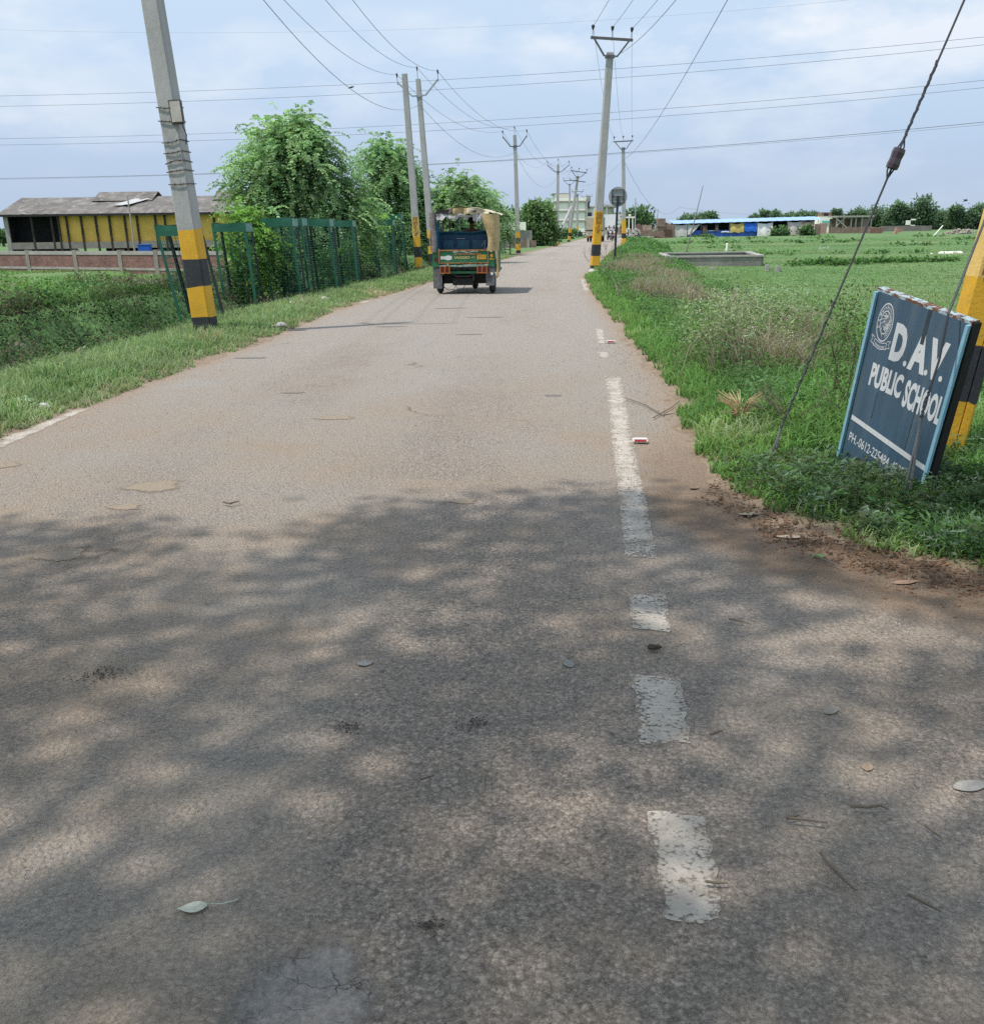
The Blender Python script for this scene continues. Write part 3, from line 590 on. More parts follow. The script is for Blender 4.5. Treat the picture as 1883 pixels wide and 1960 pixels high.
LN = [(1325, 421, 'low tree just above the left end of the blue roof', 20, 9), (1356, 416, 'taller tree poking above the blue roof right of the leaning field stick', 15, 11), (1443, 418, 'small tree above the middle of the blue roof', 9, 7), (1462, 414, 'bluish tree above the blue roof behind the white draped cloth', 11, 10), (1482, 414, 'rounded tree beside the bluish one above the blue roof', 11, 10),
      (1512, 416, 'low tree above the right half of the blue roof', 12, 7), (1537, 415, 'low wide tree near the right end of the blue roof', 14, 8), (1557, 414, 'dark tree right behind the end of the blue roof', 9, 9), (1601, 411, 'narrow tree beside the small white and teal house', 8, 12),
      (1640, 411, 'wide tree behind the unfinished concrete frame', 18, 10), (1685, 414, 'green tree to the right of the unfinished frame', 26, 16), (1712, 418, 'bushy tree behind the grey boundary wall', 20, 16), (1722, 400, 'tree crown just left of the tallest field edge tree', 14, 12),
      (1765, 402, 'tallest round tree at the far edge of the field', 22, 26), (1800, 420, 'dark low tree right of the tallest field edge tree', 22, 14), (1829, 403, 'small round crown standing above the far tree line', 11, 10), (1838, 422, 'low tree at the far field edge near the leaning yellow pole', 24, 13), (1872, 412, 'tree at the far right end of the field edge', 20, 18), (1905, 420, 'low tree past the yellow pole at the field edge', 24, 14)]
for x, y, lab, rx, ry in LN:
    Y_ = 330+rnd.uniform(-25, 25); b = A(x, y, Y_); yg = 434-(x-1400)*.0128
    lb = [lobe(x, y, Y_, rx, ry), lobe(x+rx*.55, y+ry*.5, Y_, rx*.65, ry*.7), lobe(x-rx*.55, y+ry*.5, Y_, rx*.65, ry*.7)]
    if yg-y > ry*.9: lb.append(lobe(x, (y+yg)/2+1, Y_, rx*.75, (yg-y)/2))
    make_tree('field_edge_tree', lab, (b.x, Y_, -.3), lb, [(int(60+rx*6), 20, .85, [(.14, .225, .155), (.175, .265, .175), (.21, .305, .19)])], ['far'], 'trees along the far edge of the field', .3)  # pale bluish greens put distance haze into the leaf colour
for x, y, rx, ry, lab in [(5, 452, 12, 9, 'dark tree far away at the left edge behind the shed')]:
    b = A(x, y, 230); make_tree('field_edge_tree', lab, (b.x, 230, -.8), [lobe(x, y, 230, rx, ry), lobe(x-15, y+2, 230, rx, ry)], [(120, 20, .7, gF)], ['far'], None, .3)
# shade tree standing behind the camera: its crown dapples the near part of the road
tb = thing('shade_tree', 'broad roadside shade tree standing behind the viewer, dappling the near road', 'tree', (-5.4, -3.2, 0))
mb = MB(); mb.tube([(0, 0, -.3), (.2, .2, 2.2), (.7, .5, 4.8)], [.34, .27, .2], 10)
cl = []
while len(cl) < 640:
    a = rnd.uniform(0, 6.28); r = rnd.random()**.6*1.08; c = (-3.0+7.2*r*math.cos(a), -2.2+5.6*r*math.sin(a), 8.1+rnd.uniform(-.8, 1.3)-r*.7)
    cl.append(c)
for c in cl[::9]:
    e = Vector(c)-Vector((-5.4, -3.2, 0)); mb.tube([(.7, .5, 4.8), Vector((.7, .5, 4.8)).lerp(e, .55)+Vector((0, 0, .4)), e], [.07, .035, .012], 6)
mb.obj('trunk', BARK, tb)
c = np.array(cl); per = 68; n = len(c)*per
P = np.repeat(c, per, 0)+nr.normal(size=(n, 3))*np.array([.25, .22, .2]); C = pal(gN, nr.uniform(size=n))
V, Q, C = leaves(P, nr.normal(size=(n, 3))+np.array([0, 0, -.4]), .15*nr.uniform(.7, 1.3, n), .10, C)
fast('crown', V-np.array([-5.4, -3.2, 0]), Q, C, FOL, tb)
# shrubs: bare twigs
def twig(name, label, base, h, spread, n, mat, cat='shrub', r=.012):
    t_ = thing(name, label, cat, base); mb = MB()
    def grow(p, d, l, r_, k):
        q = p+d*l; m_ = p.lerp(q, .5)+Vector((rnd.uniform(-1, 1), rnd.uniform(-1, 1), 0))*l*.08; mb.tube([p, m_, q], [r_, r_*.8, r_*.6], 4, cap=False)
        if k:
            for _ in range(rnd.choice((2, 3))): grow(q if rnd.random() < .6 else m_, (d+Vector((rnd.uniform(-1, 1), rnd.uniform(-1, 1), rnd.uniform(-.3, .5)))*.65).normalized(), l*.66, r_*.6, k-1)
    for _ in range(n): grow(Vector((rnd.uniform(-.05, .05), rnd.uniform(-.05, .05), -.03)), Vector((rnd.uniform(-1, 1)*spread, rnd.uniform(-1, 1)*spread, 1)).normalized(), h*.42, r, 3)
    mb.obj('branches', mat, t_); return t_
TW = M('dry_twig', (.17, .135, .10), .9, .3, 20)
p = G(1160, 503); twig('dry_shrub', 'leafless grey shrub between the striped pole and the road sign post', p, 1.1, .75, 7, TW, r=.012)
p = G(1126, 500); twig('dry_shrub', 'thin leafless shrub at the left foot of the striped pole by the road edge', p, .8, .7, 4, TW, r=.008)
p = A(1600, 790, 7.4); p.z = float(ground_z(p.x, p.y)); tw = twig('tall_weed', 'tall half dry branching weed just left of the school board', p, .95, .35, 5, M('weed_stem', (.13, .125, .07), .9, .3, 20), 'weed', r=.006)
nn = 420; u = nr.uniform(.25, 1.05, nn); a = nr.uniform(0, 6.28, nn); P = np.stack([np.cos(a)*.26*u*nr.uniform(0, 1, nn), np.sin(a)*.26*u*nr.uniform(0, 1, nn), .95*u], -1)
V, Q, C = leaves(P, nr.normal(size=(nn, 3)), .035, .014, pal([(.08, .12, .05), (.14, .15, .08), (.2, .19, .12)], nr.uniform(size=nn))); fast('leaves', V, Q, C, FOL, tw)
p = A(1530, 800, 7.2); p.z = float(ground_z(p.x, p.y)); twig('dry_shrub', 'tangle of dry sticks in the grass behind the foot of the stay wire', p, .5, 1.6, 9, TW, r=.006)
p = G(1415, 800, .1); mb = MB()
for _ in range(46):
    a = rnd.uniform(0, 6.28); e = Vector((math.cos(a)*.13, math.sin(a)*.1, rnd.uniform(.08, .24))); mb.tube([(e.x*.15, e.y*.15, 0), e*.6, e+Vector((e.x*.4, e.y*.4, -.03))], [.005, .004, .002], 4)
tag(mb.obj('straw_tuft', M('straw', (.52, .38, .22), .9, .2, 30), loc=p), 'clump of dry yellow straw in the green grass of the right verge', 'straw')
p = G(402, 655, .03); mb = MB()
for _ in range(60):
    a = rnd.uniform(0, 6.28); r_ = rnd.uniform(.02, .14); e = Vector((math.cos(a)*(r_+.08), math.sin(a)*(r_+.08), rnd.uniform(.04, .2))); mb.tube([(math.cos(a)*r_, math.sin(a)*r_, 0), e], [.005, .002], 4)
tag(mb.obj('straw_tuft', M('straw', (.52, .38, .22)), loc=p), 'tuft of dry straw at the foot of the big leaning striped pole', 'straw')
# ------------------------------------------------------------ poles
CON = M('pole_concrete', (.40, .395, .385), .9, .16, 3, (.27, .265, .26), (.55, .75), .35, 30, stretch=(1, 1, .35))
YEL = M('pole_yellow', (.70, .385, .024), .7, .14, 3.5, (.50, .29, .06), (.56, .76), .2, 40)
YLT = M('pole_pale_yellow', (.74, .50, .15), .7, .10, 5, (.58, .38, .12), (.6, .8), .2, 40)
BLK = M('pole_black', (.028, .030, .036), .65, .25, 5, (.085, .08, .075), (.58, .8), .2, 40)
STEEL = M('galvanised_steel', (.12, .115, .12), .6, .25, 9, (.16, .10, .075), (.55, .7))
STL2 = M('pale_steel', (.33, .35, .37), .5, .2, 9)
PORC = M('insulator_glaze', (.05, .035, .045), .3, .2, 10)
INKB = M('brown_lettering', (.23, .10, .03), .8, .15, 30)
WIRE = M('wire_grey', (.13, .14, .16), .6, .1, 3)
def axisrot(base, top, yaw=0.):
    z = (Vector(top)-Vector(base)).normalized(); x = Vector((math.cos(yaw), math.sin(yaw), 0)); x = (x-z*x.dot(z)).normalized(); y = z.cross(x)
    R = Matrix.Identity(4)
    for i, v in enumerate((x, y, z)):
        for j in range(3): R[j][i] = v[j]
    return R
def insulator(par, p, h=.2, r=.05, M4=None):
    mb = MB(); q = Vector(p)
    mb.tube([q-Vector((0, 0, .1)), q+Vector((0, 0, h))], .012, 6)
    mb.tube([q+Vector((0, 0, h)), q+Vector((0, 0, h+.05)), q+Vector((0, 0, h+.11)), q+Vector((0, 0, h+.16))], [.02, r*.8, r*1.15, r*.95], 10, 1)
    return mb.obj('insulator', [STEEL, PORC], par)
def section(w, d, groove):
    c = min(w, d)*.1; pts = [(-w/2+c, -d/2)]
    if groove: pts += [(w*.18, -d/2), (w*.21, -d/2+.012), (w*.24, -d/2)]
    pts += [(w/2-c, -d/2), (w/2, -d/2+c), (w/2, d/2-c), (w/2-c, d/2), (-w/2+c, d/2), (-w/2, d/2-c), (-w/2, -d/2+c)]
    return pts
TOPS = {}
def pole(key, label, base, top, w0, w1, bands=(), arm=None, yaw=0., dr=.85, groove=False, group='striped concrete power poles along the road', arm_mat=None, arm_w=.75):
    base = Vector(base); top = Vector(top); Lg = (top-base).length
    t_ = thing('power_pole', label, 'power pole', base, axisrot(base, top, yaw), group)
    W = lambda z: w0+(w1-w0)*max(0, z)/Lg
    zs = [-.4]+sorted({b for bb in bands for b in bb[:2]})+[]
    z = zs[-1]
    while z < Lg-.6: z += .6; zs.append(z)
    zs[-1] = Lg; mb = MB(); n = len(section(1, 1, groove))
    bset = {b for bb in bands for b in bb[:2]}
    for z in zs: mb.v += [(p[0], p[1], z+(rnd.uniform(-.012, .012) if z in bset else 0)) for p in section(W(z), W(z)*dr, groove)]
    for i in range(len(zs)-1):
        zc = (zs[i]+zs[i+1])/2; mi = 0
        for b in bands:
            if b[0]-1e-6 <= zc <= b[1]: mi = b[2]
        for k in range(n):
            mb.f.append((i*n+k, i*n+(k+1) % n, (i+1)*n+(k+1) % n, (i+1)*n+k)); mb.mi.append(mi)
    mb.f.append(tuple((len(zs)-1)*n+k for k in range(n))); mb.mi.append(0)
    mb.obj('shaft', [CON, YEL, BLK, YLT], t_)
    am = arm_mat or STEEL; pts = []
    def wpt(p): return t_.matrix_world @ Vector(p)
    bpy.context.view_layer.update()
    if arm == 'V':
        a = MB(); z0 = Lg-.62
        for s in (-1, 1):
            a.tube([(s*w1*.4, -w1*.52, z0), (s*.28, -w1*.52, z0), (s*arm_w, -w1*.52, z0+.55)], .042, 4)
        a.box((0, 0, z0), (w1*1.25, w1*1.25, .09)); a.obj('crossarm', am, t_)
        for s in (-1, 1): insulator(t_, (s*arm_w, -w1*.52, z0+.55), .18, .035); pts.append(wpt((s*arm_w, -w1*.52, z0+.85)))
        insulator(t_, (0, -w1*.3, Lg), .3, .03); pts.insert(1, wpt((0, -w1*.3, Lg+.42)))
    elif arm == 'T':
        a = MB(); z0 = Lg-.13; zt = Lg+.42
        a.box((0, -w1*.55, zt), (arm_w*2, .07, .085))
        for s in (-1, 1): a.tube([(s*w1*.3, -w1*.6, z0), (s*.24, -w1*.6, z0), (s*arm_w*.84, -w1*.6, zt-.02)], .04, 4)
        a.box((0, 0, z0), (w1*1.3, w1*1.3, .09)); a.obj('crossarm', am, t_)
        for s in (-.92, 0, .92): insulator(t_, (s*arm_w, -w1*.55, zt+.04), .2, .055); pts.append(wpt((s*arm_w, -w1*.55, zt+.36)))
    TOPS[key] = pts; TOPS[key+'n'] = wpt((0, -w1*.6, Lg-.95)); TOPS[key+'t'] = wpt((0, -w1*.55, Lg-.2))
    return t_
def zb(x, y, Y): return A(x, y, Y).z
def bandz(x, Y, ys, mats):                # ys top->bottom
    z = [zb(x, y, Y) for y in ys]; return [(max(z[i+1], -.4) if i < len(mats)-1 else -.4, z[i], mats[i]) for i in range(len(mats))]
def text_mesh(body, size, fit_w=None, squash=1., depth=.0015, font_off=0.0, align='CENTER'):
    c = bpy.data.curves.new('lettering', 'FONT'); c.body = body; c.size = size; c.extrude = depth; c.align_x = align; c.align_y = 'CENTER'; c.offset = font_off; c.resolution_u = 3
    ob = bpy.data.objects.new('tmp', c); COL.objects.link(ob); dg = bpy.context.evaluated_depsgraph_get(); dg.update()
    me = bpy.data.meshes.new_from_object(ob.evaluated_get(dg)); bpy.data.objects.remove(ob); bpy.data.curves.remove(c)
    me.name = 'lettering'
    if len(me.vertices):
        xs_ = [v.co.x for v in me.vertices]; wd = max(xs_)-min(xs_); k = (fit_w/wd) if fit_w and wd else squash
        for v in me.vertices: v.co.x *= k
    return me
def text(body, size, mat, parent, loc, rot=(math.pi/2, 0, 0), fit_w=None, off=0., name='lettering', depth=.0015, align='CENTER'):
    me = text_mesh(body, size, fit_w, 1., depth, off, align); me.materials.clear(); me.materials.append(mat)
    o = bpy.data.objects.new(name, me); COL.objects.link(o); o.parent = parent; o.location = loc; o.rotation_euler = rot; return o

# big leaning pole on the left verge
b1 = Vector((-4.45, 15.6, 0)); b1 = Vector((G(396, 640).x, G(396, 640).y, 0)); Y1 = b1.y
c = A(292, 0, Y1); sl = (c-b1)/c.z; P1 = pole('P1', 'big nearest pole on the left verge, leaning left, striped, carrying a small meter box', b1, b1+sl*7.6, .315, .215,
    bandz(380, Y1, [438, 494.6, 548, 605.7], [1, 2, 1, 2]), 'V', yaw=-.22, dr=.8, groove=False)
zbox = zb(335, 217, Y1)
bx = MB(); bx.box((0, 0, 0), (.17, .12, .3)); bx.box((0, -.07, .0), (.14, .02, .26), 1); bx.tube([(.05, -.02, -.15), (.09, -.03, -.3), (.06, -.02, -.42)], .008, 5, 2)
bo = bx.obj('meter_box', [M('box_dark', (.10, .085, .08), .7), M('box_cream', (.60, .55, .48), .7, .15, 9, (.22, .16, .12), (.62, .7)), BLK], P1); bo.location = (.16, -.13, zbox); bo.rotation_euler = (0, 0, .35)
for yy in (205, 232, 270, 291, 310, 327, 352):
    z = zb(345, yy, Y1); w_ = .315-.1*z/7.6; a = w_/2+.006; d_ = a*.86; tl = rnd.uniform(-.025, .025)
    ring = [(-a, -d_, z-tl), (0, -d_-.006, z+rnd.uniform(-.02, .02)), (a, -d_, z+tl), (a, d_, z), (-a, d_, z), (-a, -d_, z-tl)]
    bw = MB(); bw.tube(ring, .008, 4, cap=False)
    for k in range(4):
        q = Vector(ring[1]).lerp(Vector(ring[0 if k < 2 else 2]), rnd.uniform(.1, .75)); bw.tube([q+Vector((-.012, 0, -.016)), q+Vector((.012, -.01, .016))], .004, 4)
    bw.obj('barbed_wire', M('rusty_wire', (.08, .07, .065), .8, .3, 30), P1)

# others: key, label, base px, top px, widths, band ys, mats, arm, yaw
def P(key, label, bp, tp, w0, w1, ys, mats, arm, yaw=0., Y=None, aw=.75, am=None, bz=0., dr=.85):
    b = G(*bp) if Y is None else A(bp[0], bp[1], Y)
    Y_ = b.y; b = Vector((b.x, Y_, bz)); tpv = A(*tp, Y_)
    return pole(key, label, b, tpv, w0, w1, bandz(bp[0], Y_, ys, mats) if ys else (), arm, yaw, dr, arm_w=aw, arm_mat=am)
P2 = P('P2', 'plain pole without crossarm, left of the auto rickshaw, with painted lettering above its bands', (802, 516), (774, 141), .28, .2, [415, 452.8, 472, 491.7, 511.8], [3, 1, 2, 1, 2], None, -.05)
P3_ = P('P3', 'tall pole with raised V arms standing partly behind the auto rickshaw', (829, 508), (800, 151), .30, .19, [440, 455, 470, 485], [1, 2, 1, 2], 'V', -.1, aw=.85, am=STL2)
P4 = P('P4', 'slim pole with V arms beside the road, just right of the auto rickshaw', (992, 486), (985, 258), .29, .2, [443.5, 455.4, 466, 478.7], [1, 2, 1, 2], 'V', aw=.72)
P5 = P('P5', 'fifth pole with V arms in front of the white building', (1066, 470), (1068, 314), .29, .2, [443.7, 452.5, 460.4], [1, 2, 1], 'V', aw=.95)
P6 = P('P6', 'pole leaning right with a double crossarm, propped by a strut', (1088, 463), (1106, 336), .32, .24, [436.8, 445, 451.5, 459], [1, 2, 1, 2], 'T', .1, aw=.95)
a = MB(); a.box((0, -.2, 6.0), (1.8, .08, .09)); a.obj('lower_crossarm', STEEL, P6)
tz = (A(1106, 336, 120)-G(1088, 463)).length; P6.children  # lower arm set just under the top
for ch in P6.children:
    if ch.name.startswith('lower_crossarm'): ch.location = (0, 0, tz-6.55)
P7 = P('P7', 'upright pole with a flat crossarm standing behind the leaning propped pole', (1091, 457), (1090, 351), .3, .2, None, None, 'T', aw=.95)
P8 = P('P8', 'distant short looking pole with one yellow band in front of the white building', (1104.5, 446), (1105, 371), .42, .36, [433, 441.7], [1, 2], 'T', Y=200, aw=1.15)
P9 = P('P9', 'distant pole with a pale crossarm at the corner of the white building', (1123, 446), (1123, 380), .34, .3, None, None, 'T', Y=230, aw=1.2, am=STL2)
P10 = P('P10', 'distant grey pole seen just left of the round road sign', (1160, 446), (1161.5, 392), .36, .3, None, None, 'T', Y=235, aw=1.1, am=STL2)
PR = P('PR', 'tall pole with a flat crossarm and painted lettering at the right edge of the road', (1138, 513), (1167.5, 100), .33, .235, [404, 467.7, 489.5, 507.6], [1, 2, 1, 2], 'T', .1, aw=.77)
PR2 = P('PR2', 'upright pole with a flat crossarm directly behind the round road sign post', (1194, 471), (1192.5, 281), .37, .25, [420, 446, 455.6, 468.4], [1, 2, 1, 2], 'T', aw=.8)
P11 = P('P11', 'tiny far pole with a crossarm right of the dense dark tree', (1248.5, 437), (1247, 411), .3, .25, None, None, 'T', Y=260, aw=1.1, am=STL2)
for lab, bp, tp, Y_ in [('thin grey post standing in front of the dense dark tree', (1215, 440), (1216, 379), 190), ('short slanting post to the right of the thin grey post', (1226.5, 434), (1223.5, 410), 215), ('upright far post at the right edge of the dense dark tree', (1242.5, 424), (1239, 397), 260), ('slanting bamboo stick above the broken brick wall', (1255.5, 424), (1259.5, 399.5), 250)]:
    b = A(*bp, Y_); e = A(*tp, Y_); mb = MB(); mb.tube([(0, 0, 0), (e-b)*.5+Vector((.05, 0, 0)), e-b], [.14, .11, .08], 6); tag(mb.obj('post', STL2, loc=b), lab, 'post')
# strut of the leaning pole
b = A(1062, 459, 112); e = A(1093, 396, 119.7); st = MB(); st.tube([(0, 0, -.3), e-b], [.17, .14], 8); tag(st.obj('pole_strut', CON, loc=b), 'slanting grey strut propping up the leaning pole from the left', 'strut')
# near right pole with the school board against it
YF = 6.3; q1, q2 = A(1872, 600, YF), A(1827, 763, YF); sF = (q1-q2)/(q1.z-q2.z); bF = q2-sF*q2.z
PF = pole('PF', 'yellow and black pole leaning right at the picture edge, behind the school board', bF, bF+sF*7.4, .232, .17, bandz(1850, YF, [395, 527, 657, 763, 874], [3, 1, 2, 1, 2]), 'T', yaw=-.10, dr=.8, groove=True)
def lines(par, rows, W, face, x0=0., lean=0, mat=INKB):
    for body, z, sz, fw in rows: text(body, sz, mat, par, (x0, face(z), z), fit_w=fw)
lines(P2, [('लवल', zb(800, 420, 43), .22, .2), ('वारिश', zb(800, 428, 43), .22, .2), ('(ले.)', zb(800, 435, 43), .2, .17), ('ट', zb(802, 439.5, 43), .15, .08), ('1534', zb(802, 444.5, 43), .19, .18), ('मी', zb(803, 449.5, 43), .16, .12)], .2, lambda z: -(.28-.08*z/7.2)*.85/2-.004)
lines(PR, [('लवल', zb(1145, 410.5, 40.5), .24, .24), ('वारिश', zb(1144, 418.5, 40.5), .24, .24), ('लेवल', zb(1143, 426.5, 40.5), .2, .22), ('4', zb(1145, 432.5, 40.5), .16, .08), ('1531', zb(1142, 438.5, 40.5), .2, .22), ('मी', zb(1141.5, 444, 40.5), .18, .13)], .2, lambda z: -(.33-.1*z/7.5)*.85/2-.004)
lines(PF, [('15', zb(1880, 456, YF), .12, .10), ('7', zb(1880, 477, YF), .08, .05), ('71', zb(1880, 497, YF), .10, .09), ('1600', zb(1870, 516, YF), .095, .19)], .2, lambda z: -(.25-.08*z/7.4)*.8/2-.004, .01)
# field stick
b = A(1308.7, 482, 58); e = A(1345.5, 354.6, 58); b.z = -.4; mb = MB(); mb.tube([(0, 0, 0), (e-b)*.5+Vector((.03, 0, 0)), e-b], [.035, .03, .018], 6)
tag(mb.obj('bamboo_stick', M('bamboo', (.22, .19, .16), .8, .2, 6), loc=b), 'long thin stick leaning right in the field behind the masonry tank', 'stick')

# ------------------------------------------------------------ wires
def wire(p, q, sag, label, group, r=.007, n=22):
    p = Vector(p); q = Vector(q); mb = MB(); pts = []
    for i in range(n+1):
        u = i/n; v = (q-p)*u; v.z -= 4*sag*u*(1-u); pts.append(v)
    mb.tube(pts, r, 4, cap=False); return tag(mb.obj('power_wire', WIRE, loc=p, smooth=True), label, 'wire', group)
gl, g2_, gh = 'wires of the left pole line', 'wires of the right pole line', 'wires crossing the sky from side to side'
lft = ['left', 'middle', 'right']
seq = [('P1', 'P3', 1.1), ('P3', 'P4', .75), ('P4', 'P5', 1.1), ('P5', 'P6', .8), ('P6', 'P7', .5)]
nm = {'P1': 'big near pole', 'P3': 'pole behind the rickshaw', 'P4': 'slim pole beyond the rickshaw', 'P5': 'fifth pole', 'P6': 'propped leaning pole', 'P7': 'pole behind the propped one', 'PF': 'school board pole', 'PR': 'tall lettered pole', 'PR2': 'pole behind the road sign', 'P9': 'pole by the white building'}
for a_, b_, sg in seq:
    for k in range(3): wire(TOPS[a_][k], TOPS[b_][k], sg, '%s wire between the %s and the %s' % (lft[k], nm[a_], nm[b_]), gl)
    if a_ in ('P1', 'P3', 'P4'): wire(TOPS[a_+'n'], TOPS[b_+'n'], sg*1.25, 'lowest sagging wire between the %s and the %s' % (nm[a_], nm[b_]), gl)
for a_, b_, sg in [('PF', 'PR', .55), ('PR', 'PR2', .75)]:
    for k in range(3): wire(TOPS[a_][k], TOPS[b_][k], sg, '%s wire between the %s and the %s' % (lft[k], nm[a_], nm[b_]), g2_)
wire(TOPS['PFn'], TOPS['PRt'], .8, 'lower wire between the pole by the school board and the tall lettered pole', g2_)
wire(TOPS['PFt'], TOPS['PR2n'], 1.0, 'long wire from the pole by the school board to the pole behind the road sign', g2_, .009)
wire(TOPS['PR2'][0], TOPS['P6'][2], .6, 'upper wire crossing the road from the pole behind the road sign', g2_); wire(TOPS['PR2n'], TOPS['P6n'], .7, 'lower wire crossing the road from the pole behind the road sign', g2_)
wire(TOPS['PR2n'], A(1300, 396, 150), 2.2, 'drooping wire from the pole behind the road sign towards the field', g2_, .012); wire(A(1300, 396, 150), A(1512, 409, 215), .5, 'thin far wire running on to the blue roofed shed', g2_, .012)
def cross(label, L3, r=.012):
    (xa, ya), (xb, yb), (xc_, yc_) = L3; mb = MB(); pts = []
    q0, q1 = Vector((-46, 92)), Vector((33.5, 67))
    for i in range(41):
        x = -500+i*(2900/40); y = ya*(x-xb)*(x-xc_)/((xa-xb)*(xa-xc_))+yb*(x-xa)*(x-xc_)/((xb-xa)*(xb-xc_))+yc_*(x-xa)*(x-xb)/((xc_-xa)*(xc_-xb))
        d = ray(x, y); e = q1-q0; t_ = (q0.x*e.y-q0.y*e.x)/(d.x*e.y-d.y*e.x); pts.append(Vector((d.x*t_, d.y*t_, EYE+d.z*t_)))
    o_ = pts[0].copy(); mb.tube([p-o_ for p in pts], r, 4, cap=False); return tag(mb.obj('power_wire', WIRE, loc=o_, smooth=True), label, 'wire', gh)
cross('topmost of the wires crossing the whole sky', [(0, 183), (1000, 143), (1883, 70)], .014); cross('second wire from the top crossing the whole sky', [(0, 203), (1000, 161), (1883, 85)], .014)
cross('third wire from the top crossing the whole sky', [(0, 265), (1000, 226), (1883, 153)], .014); cross('fourth wire from the top crossing the whole sky', [(0, 277), (1000, 240), (1883, 167)], .014)
cross('lowest thick wire crossing the whole sky', [(0, 341), (1000, 304), (1883, 233)], .02); cross('thin twin running just under the lowest crossing wire', [(0, 343), (1000, 305.5), (1883, 238)], .010)
cross('very faint wire near the top edge of the sky', [(0, 56), (700, 58), (1883, -30)], .005)
# birds
def bird(label, p, s, fly):
    mb = MB(); mb.tube([(-1.1*s, 0, -.25*s), (-.3*s, 0, 0), (.3*s, 0, .12*s), (.55*s, 0, .2*s), (.8*s, 0, .22*s), (.98*s, 0, .2*s)], [.04*s, .24*s, .28*s, .18*s, .17*s, .02*s], 8)
    b_ = mb.obj('bird', M('bird_dark', (.03, .03, .033), .7), loc=p, smooth=True); tag(b_, label, 'bird')
    w_ = MB()
    for sd__ in (-1, 1): w_.sheet(lambda u, v: ((.3-.7*v-.2*u)*s, sd__*u*(1.3 if fly else .25)*s, (.1+(.5*u if fly else -.1*u))*s), 3, 2)
    w_.obj('wings', M('bird_dark', (.03, .03, .033)), b_); return b_
p = A(588, 48, 30); 
ws = [o_ for o_ in COL.objects if o_.name.startswith('power_wire') and o_.get('label', '').startswith('lowest sagging wire between the big near')][0]
best = min((ws.location+v.co for v in ws.data.vertices), key=lambda q: abs(q.y-30)); bird('small dark bird perched on the lowest sagging wire at top left', best+Vector((0, 0, .05)), .085, False)
bird('tiny dark bird flying above the far trees at right', A(1847.5, 384, 150), .35, True)
# stay wires with insulator and anchor rod
def stay(name, label, anchor, pts, ins, rod):
    t_ = thing(name, label, 'stay wire', anchor); a_ = Vector(anchor); mb = MB()
    loc = [Vector(p)-a_ for p in pts]; mb.tube(loc, .0062, 6); 
    z0 = loc[0]; z1 = loc[1]
    for i in range(26):                    # twisted splice over the rod
        u = i/26; q = loc[0].lerp(loc[1], u*.55); q2 = loc[0].lerp(loc[1], (u+1/26)*.55); ph = i*1.6
        mb.tube([q+Vector((math.cos(ph), math.sin(ph), 0))*.008, q2+Vector((math.cos(ph+1.6), math.sin(ph+1.6), 0))*.008], .004, 4)
    mb.obj('wire', M('stay_cable', (.06, .06, .07), .6, .2, 20), t_)
    r_ = MB(); r_.tube([(0, 0, -.2), loc[0]], .0075, 6); r_.tube([(-.05, .02, -.2), loc[0]+Vector((.010, 0, .03))], .007, 6); r_.obj('anchor_rod', M('rod_grey', (.20, .20, .21), .5, .2, 10), t_)
    if ins:
        p, q = Vector(ins[0])-a_, Vector(ins[1])-a_; d = (q-p)
        i_ = MB(); i_.tube([p, p.lerp(q, .2), p.lerp(q, .5), p.lerp(q, .8), q], [.034, .037, .033, .037, .034], 8); i_.obj('egg_insulator', PORC, t_, smooth=False)
        g_ = MB(); side = Vector((.03, 0, .01))
        for s in (-1, 1): g_.tube([p-d*.55, p+side*s*.8, q+side*s*.8, q+d*.55], .005, 5)
        for i in range(18):
            u = i/18; k = q+d*.5+(loc[-2]-q).normalized()*u*.42; g_.tube([k, k+(loc[-2]-q).normalized()*.025+Vector((math.cos(i*2), math.sin(i*2), 0))*.004], .0088, 5)
        g_.obj('grip', M('stay_cable', (.06, .06, .07)), t_)
    return t_
topF = bF+sF*6.9
a_ = G(1470, 885); iA, iB = A(1706, 322, 6.27), A(1722, 284, 6.27)
e1 = A(1494, 820, 6.3); stay('stay_wire', 'stay wire with a dark egg insulator running from the grass up to the right edge', a_, [e1, A(1690, 360, 6.28), iA, A(1714, 303, 6.27), iB, A(1845, 0, 6.25), topF], (iA, iB), None)
a_ = G(1738, 962); a_ = Vector((a_.x, a_.y, -.02)); stay('stay_wire', 'dark stay wire passing in front of the lettering of the school board', a_, [A(1762, 800, 5.2), A(1797, 690, 5.2), A(1815, 600, 5.2), A(1883, 425, 5.4), topF+Vector((.02, -.1, -.2))], None, None)
